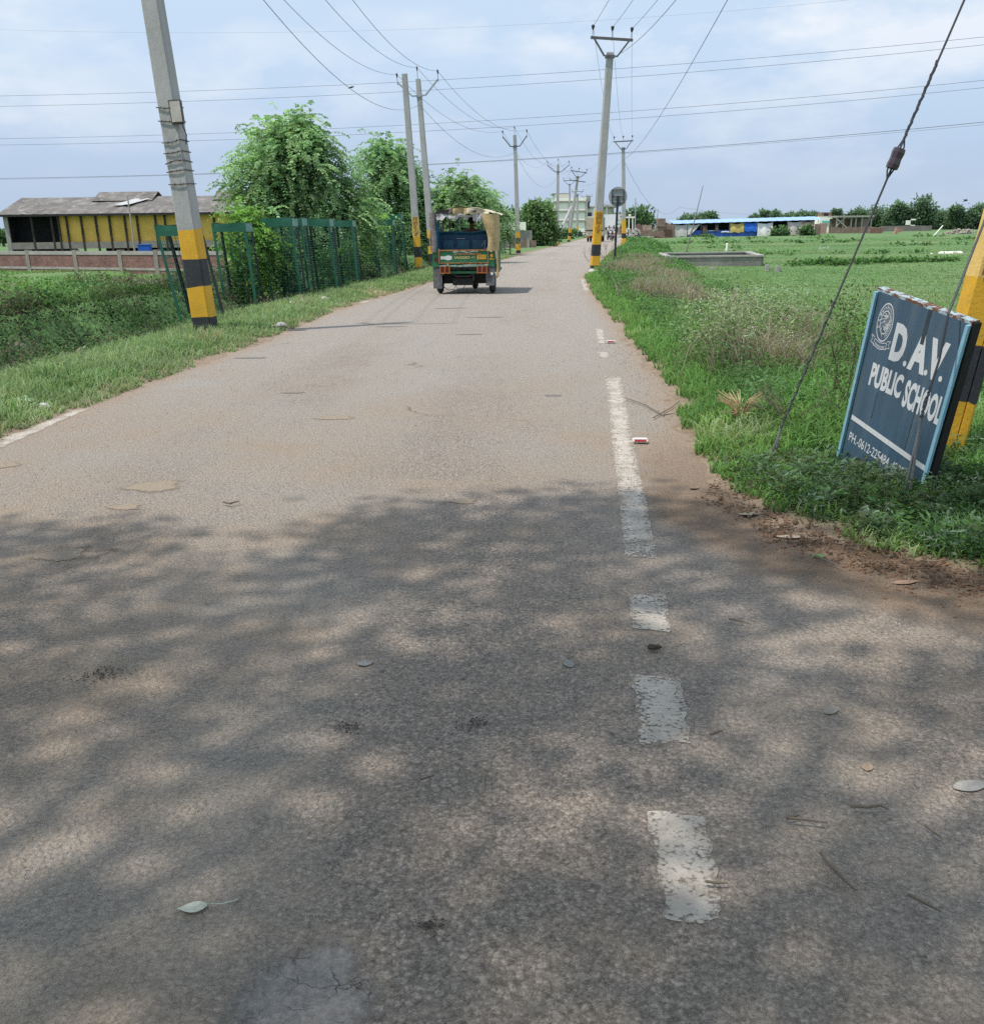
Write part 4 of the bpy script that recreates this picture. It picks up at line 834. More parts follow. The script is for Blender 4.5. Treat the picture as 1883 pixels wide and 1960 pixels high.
# ------------------------------------------------------------ tree guards
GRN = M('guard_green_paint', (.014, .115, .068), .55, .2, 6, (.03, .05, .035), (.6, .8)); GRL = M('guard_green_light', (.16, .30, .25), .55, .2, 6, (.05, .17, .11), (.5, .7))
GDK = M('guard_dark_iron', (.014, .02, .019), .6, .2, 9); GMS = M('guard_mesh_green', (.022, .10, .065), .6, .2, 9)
def guard(label, fl, fr, top, lean=(0, 0), dep=.56, vbars=3, hbar=.075, thick=.0065, mat=GRN, mesh=True):
    ym = (fl[1]+fr[1])/2; a, b = G(fl[0], ym), G(fr[0], ym); w_ = (b-a).length; yaw = -.04; c = (a+b)/2; zt = top
    Sh = Matrix.Identity(4); Sh[0][2] = lean[0]; Sh[1][2] = lean[1]     # the guard leans over on its feet
    t_ = thing('tree_guard', label, 'tree guard', (c.x, c.y, max(-.06, float(ground_z(c.x, c.y+.2)))-.02), yaw, 'green metal tree guards on the left verge')
    h = w_/2
    def xf(mb): 
        mb.v = [tuple(Sh @ Vector(v)) for v in mb.v]; return mb
    cs = [(-h, 0), (h, 0), (h, dep), (-h, dep)]
    for i, (x, y) in enumerate(cs):
        mb = MB(); sx = 1 if x < 0 else -1; sy = 1 if y < .1 else -1
        mb.box((x+sx*.02, y, zt/2-.1), (.052, .007, zt+.2)); mb.box((x, y+sy*.023, zt/2-.1), (.007, .046, zt+.2))
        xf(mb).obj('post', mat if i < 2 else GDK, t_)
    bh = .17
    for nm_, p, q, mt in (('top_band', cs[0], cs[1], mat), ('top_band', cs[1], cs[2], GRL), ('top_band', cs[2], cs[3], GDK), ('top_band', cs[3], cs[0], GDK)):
        mb = MB(); d = Vector((q[0]-p[0], q[1]-p[1], 0)); nrm = Vector((d.y, -d.x, 0)).normalized()*.005
        ph = rnd.uniform(0, 6)
        mb.sheet(lambda u, v: Vector((p[0], p[1], zt-bh+v*bh))+d*u+nrm*(1+1.6*math.sin(u*6+ph)*v*v)+Vector((0, 0, .012*math.sin(u*3.1+ph)*v)), 8, 2)
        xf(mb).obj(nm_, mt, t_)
    if mesh:
        for p, q in ((cs[0], cs[1]), (cs[1], cs[2]), (cs[2], cs[3]), (cs[3], cs[0])):
            mb = MB(); z = .12; k = 0
            while z < zt-bh:
                j = rnd.uniform(-.006, .006); mb.tube([(p[0], p[1], z+j), ((p[0]+q[0])/2, (p[1]+q[1])/2, z-j), (q[0], q[1], z)], thick, 4, cap=False); z += hbar
            for i in range(1, vbars+1):
                u = i/(vbars+1); x, y = p[0]+(q[0]-p[0])*u, p[1]+(q[1]-p[1])*u; mb.tube([(x, y, .05), (x, y, zt-bh)], thick, 4, cap=False)
            xf(mb).obj('mesh_panel', GMS, t_)
    return t_
guard('nearest tree guard, strongly leaning left, half hidden by the big striped pole', (349, 628), (414, 613), 1.62, (-.17, .02), vbars=5, hbar=.10, thick=.0032)
guard('second tree guard from the big pole, leaning slightly, bushy green sapling inside', (432, 592), (491, 580), 1.72, (-.06, 0), vbars=3, hbar=.085, thick=.004)
guard('third tree guard from the big pole, broad with close horizontal bars', (521, 578), (577, 570), 1.82, (-.055, 0), vbars=2, hbar=.06)
guard('narrow looking tree guard tucked right behind the third one', (545, 571), (594, 565), 1.84, (-.05, 0), vbars=2, hbar=.075)
guard('fifth tree guard with dense dark bars standing above a bright grass patch', (602, 563), (647, 558), 1.82, (-.07, 0), vbars=1, hbar=.055)
guard('sixth tree guard, mostly hidden by the fifth, sapling leaves pushing through', (650, 550), (686, 545), 1.82, (-.05, 0), vbars=2, hbar=.07)
guard('seventh tree guard, with the highest top band of the far group', (687, 537), (724, 532), 1.98, (-.05, 0), vbars=2, hbar=.07)
guard('eighth tree guard with open bars near the pair of grey poles', (722, 530), (757, 526), 1.88, (-.03, 0), vbars=2, hbar=.08)
guard('last and most distant tree guard of the row beside the plain lettered pole', (748, 520), (776, 516), 1.82, (-.06, 0), vbars=2, hbar=.08)
g9 = guard('isolated thin tree guard with a sagging green top just left of the slim pole', (956, 489), (976, 488), 2.2, (.0, 0), dep=.5, mat=GDK, vbars=1, hbar=.5)
# saplings inside the guards
for k, (x, y, hh, lab) in enumerate([(470, 586, 1.35, 'leafy sapling growing inside the second tree guard'), (552, 573, 1.4, 'large leaved dark sapling inside the third tree guard'), (625, 560, 1.2, 'sapling inside the dark barred fifth tree guard'), (668, 547, 1.4, 'young tree filling the sixth tree guard')]):
    b = G(x, y-2.); b.y += .3; b.z = float(ground_z(b.x, b.y)); t_ = thing('sapling', lab, 'sapling', b); mb = MB(); mb.tube([(0, 0, -.05), (.03, 0, hh*.5), (0, .03, hh)], [.02, .015, .006], 6); mb.obj('trunk', BARK, t_)
    nn = 620; u = nr.uniform(.12, 1.05, nn); a = nr.uniform(0, 6.28, nn); r_ = .3*nr.uniform(.2, 1, nn)
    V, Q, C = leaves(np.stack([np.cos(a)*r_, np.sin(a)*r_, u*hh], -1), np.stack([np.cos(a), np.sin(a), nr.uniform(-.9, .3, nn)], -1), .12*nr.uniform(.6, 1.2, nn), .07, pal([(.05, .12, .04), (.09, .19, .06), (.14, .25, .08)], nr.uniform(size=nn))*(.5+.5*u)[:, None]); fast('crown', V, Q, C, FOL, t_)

# ------------------------------------------------------------ people
SKIN = M('skin_brown', (.18, .095, .06), .6, .1, 20); HAIR = M('hair_black', (.012, .011, .011), .6, .2, 40); EYE_M = M('eye_white', (.7, .68, .65), .3)
def skin_obj(name, V, E_, R, mats, parent=None, sub=1):
    me = bpy.data.meshes.new(name); me.from_pydata([tuple(v) for v in V], E_, []); ob = bpy.data.objects.new('tmp_skin', me); COL.objects.link(ob)
    ob.modifiers.new('s', 'SKIN'); sl_ = me.skin_vertices[0].data
    for i, r in enumerate(R): sl_[i].radius = (r, r) if not isinstance(r, tuple) else r
    sl_[0].use_root = True
    if sub: ss = ob.modifiers.new('u', 'SUBSURF'); ss.levels = sub; ss.render_levels = sub
    dg = bpy.context.evaluated_depsgraph_get(); dg.update(); me2 = bpy.data.meshes.new_from_object(ob.evaluated_get(dg)); bpy.data.objects.remove(ob); bpy.data.meshes.remove(me)
    me2.name = name; me2.materials.clear()
    for mm in mats: me2.materials.append(mm)
    me2.polygons.foreach_set('use_smooth', [True]*len(me2.polygons)); o_ = bpy.data.objects.new(name, me2); COL.objects.link(o_)
    if parent: o_.parent = parent
    return o_
def person(label, loc, rz, pose, shirt, pants, group=None, scale=1.):
    J = {'pel': ((0, 0, 0), .13), 'spi': ((0, .02, .2), .125), 'che': ((0, .04, .40), .14), 'nek': ((0, .05, .55), .055), 'chi': ((0, .075, .63), .062), 'hed': ((0, .07, .72), .088), 'top': ((0, .055, .80), .062)}
    for s, q in ((-1, 'l'), (1, 'r')):
        J['sh'+q] = ((s*.19, .04, .47), .062); J['el'+q] = ((s*pose['el'][0], pose['el'][1], pose['el'][2]), .045); J['wr'+q] = ((s*pose['wr'][0], pose['wr'][1], pose['wr'][2]), .03); J['ha'+q] = ((s*pose['wr'][0], pose['wr'][1]+.08, pose['wr'][2]-.02), .035)
        J['hi'+q] = ((s*.1, .03, -.02), .10); J['kn'+q] = ((s*pose['kn'][0], pose['kn'][1], pose['kn'][2]), .065); J['an'+q] = ((s*pose['an'][0], pose['an'][1], pose['an'][2]), .042); J['to'+q] = ((s*pose['an'][0], pose['an'][1]+.15, pose['an'][2]-.05), .04)
    ED = [('pel', 'spi'), ('spi', 'che'), ('che', 'nek'), ('nek', 'chi'), ('chi', 'hed'), ('hed', 'top')]
    for q in 'lr': ED += [('che', 'sh'+q), ('sh'+q, 'el'+q), ('el'+q, 'wr'+q), ('wr'+q, 'ha'+q), ('pel', 'hi'+q), ('hi'+q, 'kn'+q), ('kn'+q, 'an'+q), ('an'+q, 'to'+q)]
    def mk(name, keys, f, mat, parent):
        ks = [k for k in J if k in keys]; ix = {k: i for i, k in enumerate(ks)}
        return skin_obj(name, [Vector(J[k][0])*scale for k in ks], [(ix[a], ix[b]) for a, b in ED if a in ix and b in ix], [J[k][1]*f*scale for k in ks], [mat], parent)
    body = mk('person', set(J), 1., SKIN, None); ex = MB()
    for s in (-1, 1):
        h_ = Vector((s*pose['wr'][0], pose['wr'][1]+.10, pose['wr'][2]-.02))
        for f_ in range(4):
            x_ = (f_-1.5)*.018; ln = (.065, .075, .07, .055)[f_]; ex.tube([h_+Vector((x_, 0, 0)), h_+Vector((x_*1.1, ln*.6, -.012)), h_+Vector((x_*1.1, ln*.75, -.045)), h_+Vector((x_, ln*.4, -.06))], [.010, .009, .009, .007], 6)
        ex.tube([h_+Vector((-s*.03, -.03, 0)), h_+Vector((-s*.055, .0, -.02)), h_+Vector((-s*.045, .03, -.04))], [.011, .010, .008], 6)
        ex.tube([(s*.09, .065, .70), (s*.105, .06, .715), (s*.1, .055, .74)], [.012, .022, .012], 6)      # ears
    ex.tube([(0, .155, .735), (0, .178, .70), (0, .155, .69)], [.012, .018, .012], 6); ex.tube([(-.025, .150, .66), (0, .158, .662), (.025, .150, .66)], [.006, .009, .006], 6)
    me = body.data; ob_ = ex.obj('tmp', SKIN); ob_.data.transform(Matrix.Scale(scale, 4))
    import bmesh
    bm = bmesh.new(); bm.from_mesh(me); bm.from_mesh(ob_.data); bm.to_mesh(me); bm.free(); bpy.data.objects.remove(ob_)
    ey = MB()
    for s in (-1, 1): ey.tube([(s*.033, .140, .725), (s*.033, .152, .725), (s*.033, .158, .725)], [.016, .013, .004], 8)
    o_ = ey.obj('eyes', M('eye_dark', (.05, .04, .035), .3), body); o_.data.transform(Matrix.Scale(scale, 4))
    mk('shirt', {'pel', 'spi', 'che', 'nek', 'shl', 'shr', 'ell', 'elr'}, 1.16, shirt, body); mk('trousers', {'pel', 'hil', 'hir', 'knl', 'knr', 'anl', 'anr'}, 1.18, pants, body)
    hr = MB(); nv = 12
    hr.sheet(lambda u, v: (.098*math.sin(v*1.75)*math.cos(u*6.2832)*1.02, .058+.108*math.sin(v*1.75)*math.sin(u*6.2832)-.012, .735+.098*math.cos(v*1.75)+(-.03*v*v if math.sin(u*6.2832) < 0 else .045*v*v)), 16, 8)
    o_ = hr.obj('hair', HAIR, body, smooth=True); o_.data.transform(Matrix.Scale(scale, 4))
    body.location = loc; body.rotation_euler = (0, 0, rz); tag(body, label, 'person', group); return body
SIT = dict(el=(.27, .16, .24), wr=(.22, .40, .28), kn=(.17, .42, -.02), an=(.16, .40, -.42))
RIDE = dict(el=(.34, .22, .26), wr=(.33, .48, .20), kn=(.20, .40, -.06), an=(.19, .18, -.42))

# ------------------------------------------------------------ auto rickshaw
AG = M('auto_green', (.018, .135, .055), .6, .25, 5, (.13, .14, .10), (.56, .74)); ADK = M('underbody_black', (.018, .018, .02), .8, .3, 8, (.05, .045, .04), (.5, .7)); AGY = M('flap_grey', (.12, .12, .125), .85, .2, 7, (.07, .07, .07))
TAN = M('canvas_tan', (.46, .35, .17), .9, .2, 4, (.30, .22, .12), (.55, .7), .7, 12); CRM = M('canvas_cream', (.60, .53, .38), .9, .18, 5, (.40, .33, .22), (.55, .7), .6, 14); CGR = M('canvas_grey', (.42, .41, .42), .9, .2, 6, (.22, .21, .22), (.55, .7), .6, 14); CDK = M('canvas_dark', (.085, .075, .08), .9, .3, 6)
BLU = M('seat_blue', (.008, .055, .12), .6, .25, 5); BLB = M('bright_blue', (.02, .20, .42), .7, .2, 5); RUS = M('rust_orange', (.26, .09, .035), .8, .3, 14, (.40, .29, .10), (.5, .6)); WHT = M('dull_white', (.60, .60, .58), .7, .12, 8, (.4, .38, .36), (.6, .8))
RED = M('lamp_red', (.10, .012, .01), .3, .3, 10); ORG = M('lamp_orange', (.42, .12, .02), .5, .3, 20); TYR = M('tyre', (.022, .022, .024), .85, .3, 9, (.08, .07, .06), (.6, .75)); PLT = M('plate_yellow', (.62, .33, .03), .6, .15, 20)
def glass_mat():
    m, t, o = nt('window_glass'); tr = N(t, 'ShaderNodeBsdfTransparent'); gl_ = N(t, 'ShaderNodeBsdfGlossy'); gl_.inputs['Roughness'].default_value = .08; mx = N(t, 'ShaderNodeMixShader'); fr_ = N(t, 'ShaderNodeFresnel')
    tr.inputs[0].default_value = (.82, .88, .87, 1); L(t, fr_.outputs[0], mx.inputs[0]); L(t, tr.outputs[0], mx.inputs[1]); L(t, gl_.outputs[0], mx.inputs[2]); L(t, mx.outputs[0], o.inputs[0]); return m
GLS = glass_mat()
ab = G(889, 563.); au = thing('auto_rickshaw', 'battered green three wheeled auto rickshaw with torn tan canopy driving away', 'auto rickshaw', (ab.x, ab.y, .0), -.10)
b = MB()
for s in (-1, 1):
    b.box((s*.69, .95, .76), (.035, 1.9, .5)); b.box((s*.735, .5, .66), (.07, .75, .28))
    b.prism([(1.9, .50), (1.9, 1.0), (2.25, 1.02), (2.55, .95), (2.72, .62), (2.6, .42), (2.2, .42)], s*.62-.015, s*.62+.015, (1, 2, 0))
b.box((0, 1.3, .5), (1.36, 2.6, .05)); b.sheet(lambda u, v: (-.62+1.24*u, (2.25, 2.5, 2.66, 2.74, 2.7, 2.55)[int(v*5)]+.12*(1-(2*u-1)**2), (1.02, 1.0, .9, .72, .52, .40)[int(v*5)]), 8, 5)
b.obj('body', AG, au)
for s in (-1, 1):
    p_ = MB(); p_.box((s*.655, -.015, .84), (.17, .035, .32)); p_.box((s*.66, -.02, .66), (.16, .03, .06)); o_ = p_.obj('corner_panel', AG, au)
    r_ = MB(); z_ = .79 if s < 0 else .87
    r_.tube([(s*.67, -.03, z_), (s*.67, -.05, z_)], [.038, .034], 14); r_.obj('reflector', RED if s < 0 else PLT, o_)
p_ = MB(); p_.box((.67, -.035, .80), (.12, .012, .025)); p_.obj('reflector_strip', PLT, au)
tg = MB(); tg.box((0, -.02, .86), (1.16, .03, .28)); tg = tg.obj('tailgate', AG, au)
f_ = MB(); f_.box((0, -.03, 1.0), (1.22, .05, .03), 0); f_.box((0, -.03, .715), (1.20, .05, .025), 0); f_.box((-.585, -.035, .86), (.025, .05, .28)); f_.box((.585, -.035, .86), (.025, .05, .28)); f_.box((.1, -.04, .915), (.62, .02, .025)); f_.obj('tailgate_frame', RUS, tg)
s_ = MB(); s_.sheet(lambda u, v: (-.55+.27*u, -.04-.004*math.sin(u*9), .79+.085*v+.012*math.sin(u*7+v*3)), 8, 3); s_.obj('white_sticker', WHT, tg)
s_ = MB(); s_.sheet(lambda u, v: (-.25+.60*u, -.042-.01*math.sin(u*20)*v, .955+.028*v*(1+.6*math.sin(u*17))-.01*math.cos(u*11)), 24, 2); s_.obj('torn_white_strip', WHT, tg)
pt_ = MB(); pt_.box((.43, -.042, .845), (.21, .012, .10)); pt_ = pt_.obj('number_plate', PLT, tg)
for zz, tx in ((.868, 'BR01P'), (.825, '4117')): text(tx, .045, INKB, pt_, (.43, -.050, zz), fit_w=.16)
text('IAGGIO', .085, M('letter_gold', (.50, .42, .18), .6, .2, 30), tg, (-.03, -.039, .835), fit_w=.36, off=.0025); text('अपे', .06, M('letter_gold', (.50, .42, .18)), tg, (.225, -.039, .838), fit_w=.09)
b = MB(); b.sheet(lambda u, v: (-.57+1.17*u, -.06-.02*math.sin(u*3), .635+.035*v+.02*u+.006*math.sin(u*13)), 16, 1); b.box((.0, -.03, .648), (1.15, .04, .04)); b.obj('bumper', M('bumper_pale_green', (.16, .27, .20), .6, .2, 8, (.45, .47, .45), (.5, .6)), au)
for s in (-1, 1):
    l_ = MB(); x0 = s*.445; l_.box((x0, -.06, .565), (.24, .07, .15)); l_ = l_.obj('tail_light', RED, au)
    k_ = MB()
    for dx in (-.11, 0, .11): k_.box((x0+dx, -.105, .575), (.022, .02, .15))
    k_.box((x0, -.105, .492), (.25, .02, .018)); k_.obj('lamp_guard', ORG, l_)
c_ = MB(); c_.box((0, .15, .58), (.95, .06, .05)); c_.box((0, .12, .48), (.62, .05, .03)); c_.box((-.08, .12, .53), (.05, .05, .13)); c_.box((.06, .12, .53), (.04, .05, .13))
c_.tube([(-.5, .12, .50), (-.30, .08, .49), (-.20, .06, .41), (.12, .06, .41), (.26, .08, .50), (.5, .12, .50)], .027, 8); c_.box((0, .75, .36), (1.1, .75, .26)); c_.box((-.05, .3, .28), (.5, .3, .16)); c_.box((.22, .02, .42), (.04, .02, .22)); c_.box((0, 1.9, .42), (.3, .9, .12)); c_.box((.02, 2.3, .34), (.08, .1, .3))
c_.obj('chassis', ADK, au)
w_ = MB(); w_.tube([(-.53, -.02, .2), (-.38, -.02, .10), (-.25, 0, .12), (-.2, .02, .22)], .008, 5); w_.tube([(-.2, 0, .2), (-.15, 0, .09), (-.06, 0, .08), (.02, .02, .22)], .008, 5); w_.obj('hanging_cable', ADK, au)
for s, z0 in ((-1, .14), (1, .20)):
    m_ = MB(); m_.sheet(lambda u, v: (s*(.525+.215*u), -.035-.03*(1-v)**2-.01*math.sin(u*5), z0+(.52-z0)*v), 5, 4); m_.box((s*.635, .02, .56), (.22, .08, .12)); m_.obj('mud_flap', AGY, au)
m_ = MB(); m_.box((.62, -.03, .47), (.16, .02, .06)); m_.obj('silencer_shield', WHT, au)
for x_, y_ in ((-.64, .42), (.64, .42), (.0, 2.35)):
    w_ = MB(); w_.torus((0, 0, 0), .175, .072, 'X', 24, 10); w_ = w_.obj('wheel', TYR, au, smooth=True); w_.location = (x_, y_, .247)
    h_ = MB(); h_.tube([(-.05, 0, 0), (-.045, 0, 0), (.045, 0, 0), (.05, 0, 0)], [.05, .125, .125, .05], 18); h_.obj('rim', AGY, w_)
st_ = MB(); st_.box((0, .42, 1.2), (1.26, .06, .40)); st_.box((0, .72, .82), (1.26, .55, .14)); st_.box((0, 1.22, 1.05), (1.2, .06, .62)); st_.box((0, 1.0, .74), (1.2, .42, .12)); st_.box((0, 1.65, .72), (.6, .4, .14)); st_ = st_.obj('seat', BLU, au)
k_ = MB(); k_.sheet(lambda u, v: (-.63+1.26*u, .35+.045*math.cos(v*3.14)+.01, 1.30+.11*v+.014*math.sin(u*8)+.02*u), 16, 6)
for x_ in (-.40, -.05, .32): k_.box((x_, .375, 1.12), (.29 if x_ > -.4 else .25, .04, .20))
k_.obj('seat_pad', M('seat_blue_pad', (.012, .085, .15), .5, .25, 6), st_)
k_ = MB(); k_.box((-.1, .34, 1.255), (.2, .012, .014)); k_.tube([(.40, .28, 1.08), (.50, .25, 1.22), (.48, .2, 1.02), (.56, .08, 1.03)], .014, 6); k_.obj('grab_handle', STL2, st_)
fr = MB()
for s in (-1, 1):
    fr.tube([(s*.665, .0, .98), (s*.66, .0, 1.72), (s*.55, 0, 1.83)], .022, 6); fr.tube([(s*.66, 1.25, .98), (s*.66, 1.25, 1.8)], .02, 6); fr.tube([(s*.64, 2.22, 1.0), (s*.60, 2.12, 1.78)], .022, 6)
    fr.tube([(s*.55, 0, 1.83), (s*.55, 2.12, 1.83)], .016, 6)
fr.tube([(-.55, 0, 1.83), (0, 0, 1.87), (.55, 0, 1.83)], .018, 6); fr.tube([(-.6, 2.12, 1.78), (.6, 2.12, 1.78)], .02, 6)
fr.obj('canopy_frame', CDK, au)
ws_ = MB()
for x_ in (-.36, -.05, .25): ws_.box((x_, 2.19, 1.38), (.03, .03, .80))
ws_.box((0, 2.19, 1.0), (1.24, .03, .03)); ws_.box((0, 2.13, 1.75), (1.24, .03, .03)); ws_ = ws_.obj('windscreen_frame', WHT, au)
gq = MB(); gq.quad((-.6, 2.2, 1.0), (.6, 2.2, 1.0), (.58, 2.13, 1.75), (-.58, 2.13, 1.75)); gq.obj('windscreen', GLS, ws_)
ca = MB()
def roof(u, v):
    x = -.75+1.5*u; a = abs(x)/.75; y = -.07+2.4*v
    z = 1.80+.13*(1-a**2.6)+.035*math.exp(-((x+.02)/.22)**2)*math.exp(-v*9)+.016*math.sin(u*19+v*7)*(.6)+.012*math.sin(v*14)
    if v == 0: y += .05*math.sin(u*23)+.04*math.sin(u*51)
    return (x, y, z)
ca.sheet(roof, 36, 16); cap = ca.obj('canopy', CRM, au, smooth=True)
def flap(name, mat, x0, x1, zt, zbm, y, amp, seed, nn=22, nv=7, bulge=.03, zt2=None):
    q = MB(); rr = random.Random(seed); jag = [rr.uniform(-1, 1) for _ in range(nn+1)]; zt2 = zt2 or (lambda u: zt)
    q.sheet(lambda u, v: (x0+(x1-x0)*u, y-bulge*math.sin(v*2.2+u*6+seed)-.015*math.sin(u*17+seed), zt2(u)+(zbm-zt2(u)+jag[int(round(u*nn))]*amp)*v), nn, nv)
    return q.obj(name, mat, cap, smooth=True)
arc = lambda x0, x1: (lambda u: 1.80+.125*(1-(abs(x0+(x1-x0)*u)/.75)**2.6))
flap('torn_flap', CDK, -.62, -.10, 0, 1.80, -.045, .015, 2, zt2=arc(-.62, -.10)); flap('torn_flap', CGR, -.62, .44, 0, 1.70, -.06, .045, 4, 30, zt2=lambda u: 1.80-.02*u+.02*math.sin(u*15)); flap('torn_flap', TAN, -.22, .10, 0, 1.78, -.085, .02, 6, 12, zt2=arc(-.22, .10))
flap('torn_flap', CGR, .24, .52, 0, 1.66, -.075, .07, 9, 12, zt2=lambda u: 1.80); flap('torn_flap', CRM, .10, .62, 0, 1.80, -.09, .02, 12, 14, zt2=arc(.10, .62)); flap('torn_flap', CDK, .14, .33, 1.87, 1.83, -.10, .01, 3, 6, 3)
# side curtains of the canopy
for s, mat, y1 in ((1, TAN, 1.2), (-1, CDK, .55)):
    q = MB(); q.sheet(lambda u, v: (s*(.70+.05*math.sin(v*2.6)+.012*math.sin(u*16)+.03*(1-v)), -.07+(y1+.07)*u, .94+(.88)*v-.02*math.sin(u*13)*(1-v)), 14, 12); q.obj('side_curtain', mat, cap, smooth=True)
q = MB(); q.sheet(lambda u, v: (.50+.05*math.sin(v*5)*(1-u)+.10*(1-v)*(1-u)*.6+.27*u, -.075-.05*math.sin(u*3.1+.4)-.015*math.sin(v*9+u*4), .97+(.84-.05*u*u)*v+.02*math.sin(u*9)*(1-v)), 8, 14); q.obj('corner_curtain', TAN, cap, smooth=True)
q = MB(); q.sheet(lambda u, v: (-.77+.13*u+.02*math.sin(v*6), -.07-.03*math.sin(u*3.14), .96+.88*v), 6, 12); q.obj('corner_curtain', CGR if False else M('canvas_grey_brown', (.20, .175, .17), .9, .3, 6, (.09, .08, .08), (.5, .7)), cap, smooth=True)
q = MB(); q.tube([(-.78, -.05, 1.0), (-.79, -.06, 1.35), (-.765, -.05, 1.6), (-.74, -.04, 1.75)], [.012, .018, .014, .01], 6); q.tube([(.78, -.03, .98), (.80, -.04, .8), (.81, -.02, .6), (.80, 0, .42), (.775, .03, .36)], [.04, .03, .028, .035, .01], 7); q.obj('canopy_rope', TAN, cap)
for s in (-1, 1):
    q = MB(); q.sheet(lambda u, v: (s*(.64-.02*u), .06+.32*u, 1.03+.55*v+.1*v*u), 3, 4); q.obj('inner_curtain', BLB, cap)
R_ = Matrix.Translation((ab.x, ab.y, 0)) @ Matrix.Rotation(-.10, 4, 'Z')
dp = R_ @ Vector((.02, 1.55, .93)); person('driver of the auto rickshaw seen from behind in a grey blue shirt', dp, -.10, SIT, M('shirt_grey_blue', (.10, .13, .16), .9), M('trousers_dark', (.05, .05, .06), .9))

# ------------------------------------------------------------ distant goods truck
tp = G(1136.5, 463); tk = thing('goods_truck', 'small beige goods truck with a tall closed box driving away in the distance', 'truck', (tp.x, tp.y, 0), -.2)
TB = M('truck_beige', (.40, .36, .27), .8, .15, 3); TC = M('truck_cream', (.55, .52, .42), .7, .12, 4)
q = MB(); q.box((0, 1.4, 1.93), (1.86, 2.8, 1.36)); q = q.obj('cargo_box', TB, tk, bevel=.04)
r_ = MB(); r_.box((.55, -.01, 1.55), (.3, .03, .4)); r_.obj('hatch', M('hatch_grey', (.2, .19, .17), .8), q)
r_ = MB(); r_.box((0, -.02, 1.22), (1.9, .06, .10)); r_.obj('box_sill', ADK, q)
q = MB(); q.box((0, 1.4, .92), (1.84, 2.8, .44)); q = q.obj('cargo_bed', TC, tk)
for x_ in (-.45, .45): r_ = MB(); r_.box((x_, -.02, .98), (.55, .04, .14)); r_.obj('tailgate_panel', TB, q)
r_ = MB(); r_.box((0, -.03, .66), (1.8, .08, .07)); r_.obj('rear_bar', RUS, tk)
for s in (-1, 1): r_ = MB(); r_.box((s*.62, -.06, .56), (.34, .06, .12)); r_.obj('tail_light', ORG, tk)
r_ = MB(); r_.box((0, 1.6, .55), (1.3, 3., .2)); r_.obj('chassis', ADK, tk)
r_ = MB(); r_.prism([(2.9, .5), (2.9, 1.95), (3.6, 1.95), (4.1, 1.3), (4.2, .5)], -.85, .85, (1, 2, 0)); r_ = r_.obj('cab', TC, tk)
for s in (-1, 1): z_ = MB(); z_.box((s*1.05, 3.5, 1.4), (.16, .06, .3)); z_.tube([(s*.85, 3.5, 1.5), (s*1.05, 3.5, 1.5)], .02, 5); z_.obj('mirror', ADK, r_)
z_ = MB(); z_.quad((-.7, 3.66, 1.9), (.7, 3.66, 1.9), (.75, 4.1, 1.33), (-.75, 4.1, 1.33)); z_.obj('windscreen', M('dark_glass', (.03, .04, .045), .1), r_)
for x_, y_ in ((-.75, .75), (.75, .75), (-.72, 3.4), (.72, 3.4)):
    w_ = MB(); w_.torus((0, 0, 0), .25, .1, 'X', 20, 8); w_ = w_.obj('wheel', TYR, tk, smooth=True); w_.location = (x_, y_, .35); h_ = MB(); h_.tube([(-.07, 0, 0), (.07, 0, 0)], .17, 14); h_.obj('rim', AGY, w_)
# ------------------------------------------------------------ motorcycles with riders
def bike(label, loc, rz, col):
    t_ = thing('motorcycle', label, 'motorcycle', loc, rz, None)
    for y_ in (-.62, .66):
        w_ = MB(); w_.torus((0, 0, 0), .25, .05, 'X', 22, 8); w_ = w_.obj('wheel', TYR, t_, smooth=True); w_.location = (0, y_, .3); h_ = MB(); h_.tube([(-.03, 0, 0), (.03, 0, 0)], [.06, .06], 10)
        for i in range(8): h_.tube([(0, 0, 0), (0, .23*math.cos(i*.785), .23*math.sin(i*.785))], .006, 4)
        h_.obj('rim', STL2, w_)
    f_ = MB(); f_.box((0, .02, .45), (.26, .42, .32)); f_.tube([(.0, .45, .98), (0, -.1, .7), (0, -.62, .3)], .03, 6); f_.tube([(.12, -.1, .3), (.13, -.75, .34)], .04, 8); f_.obj('frame', ADK, t_)
    k_ = MB(); k_.tube([(0, -.02, .83), (0, .1, .88), (0, .3, .88), (0, .42, .84)], [.06, .14, .15, .07], 10); k_.obj('tank', col, t_, smooth=True)
    k_ = MB(); k_.box((0, -.36, .82), (.26, .72, .1), taper=.8); k_.obj('seat', ADK, t_, bevel=.03)
    k_ = MB()
    for s in (-1, 1): k_.tube([(s*.08, .5, 1.0), (s*.08, .66, .3)], .022, 6); k_.tube([(0, .46, 1.05), (s*.2, .42, 1.1), (s*.38, .36, 1.06)], .016, 6)
    k_.obj('fork', STL2, t_)
    k_ = MB(); k_.tube([(0, .48, .93), (0, .56, .93), (0, .62, .93)], [.06, .11, .10], 14); k_.tube([(0, .5, .93), (0, .55, .97)], [.1, .16], 10); k_.obj('headlight', WHT, t_)
    k_ = MB(); k_.sheet(lambda u, v: (-.07+.14*u, .66+.31*math.sin(-.6+v*1.6), .3+.31*math.cos(-.6+v*1.6)), 3, 8); k_.obj('mudguard', col, t_)
    return t_
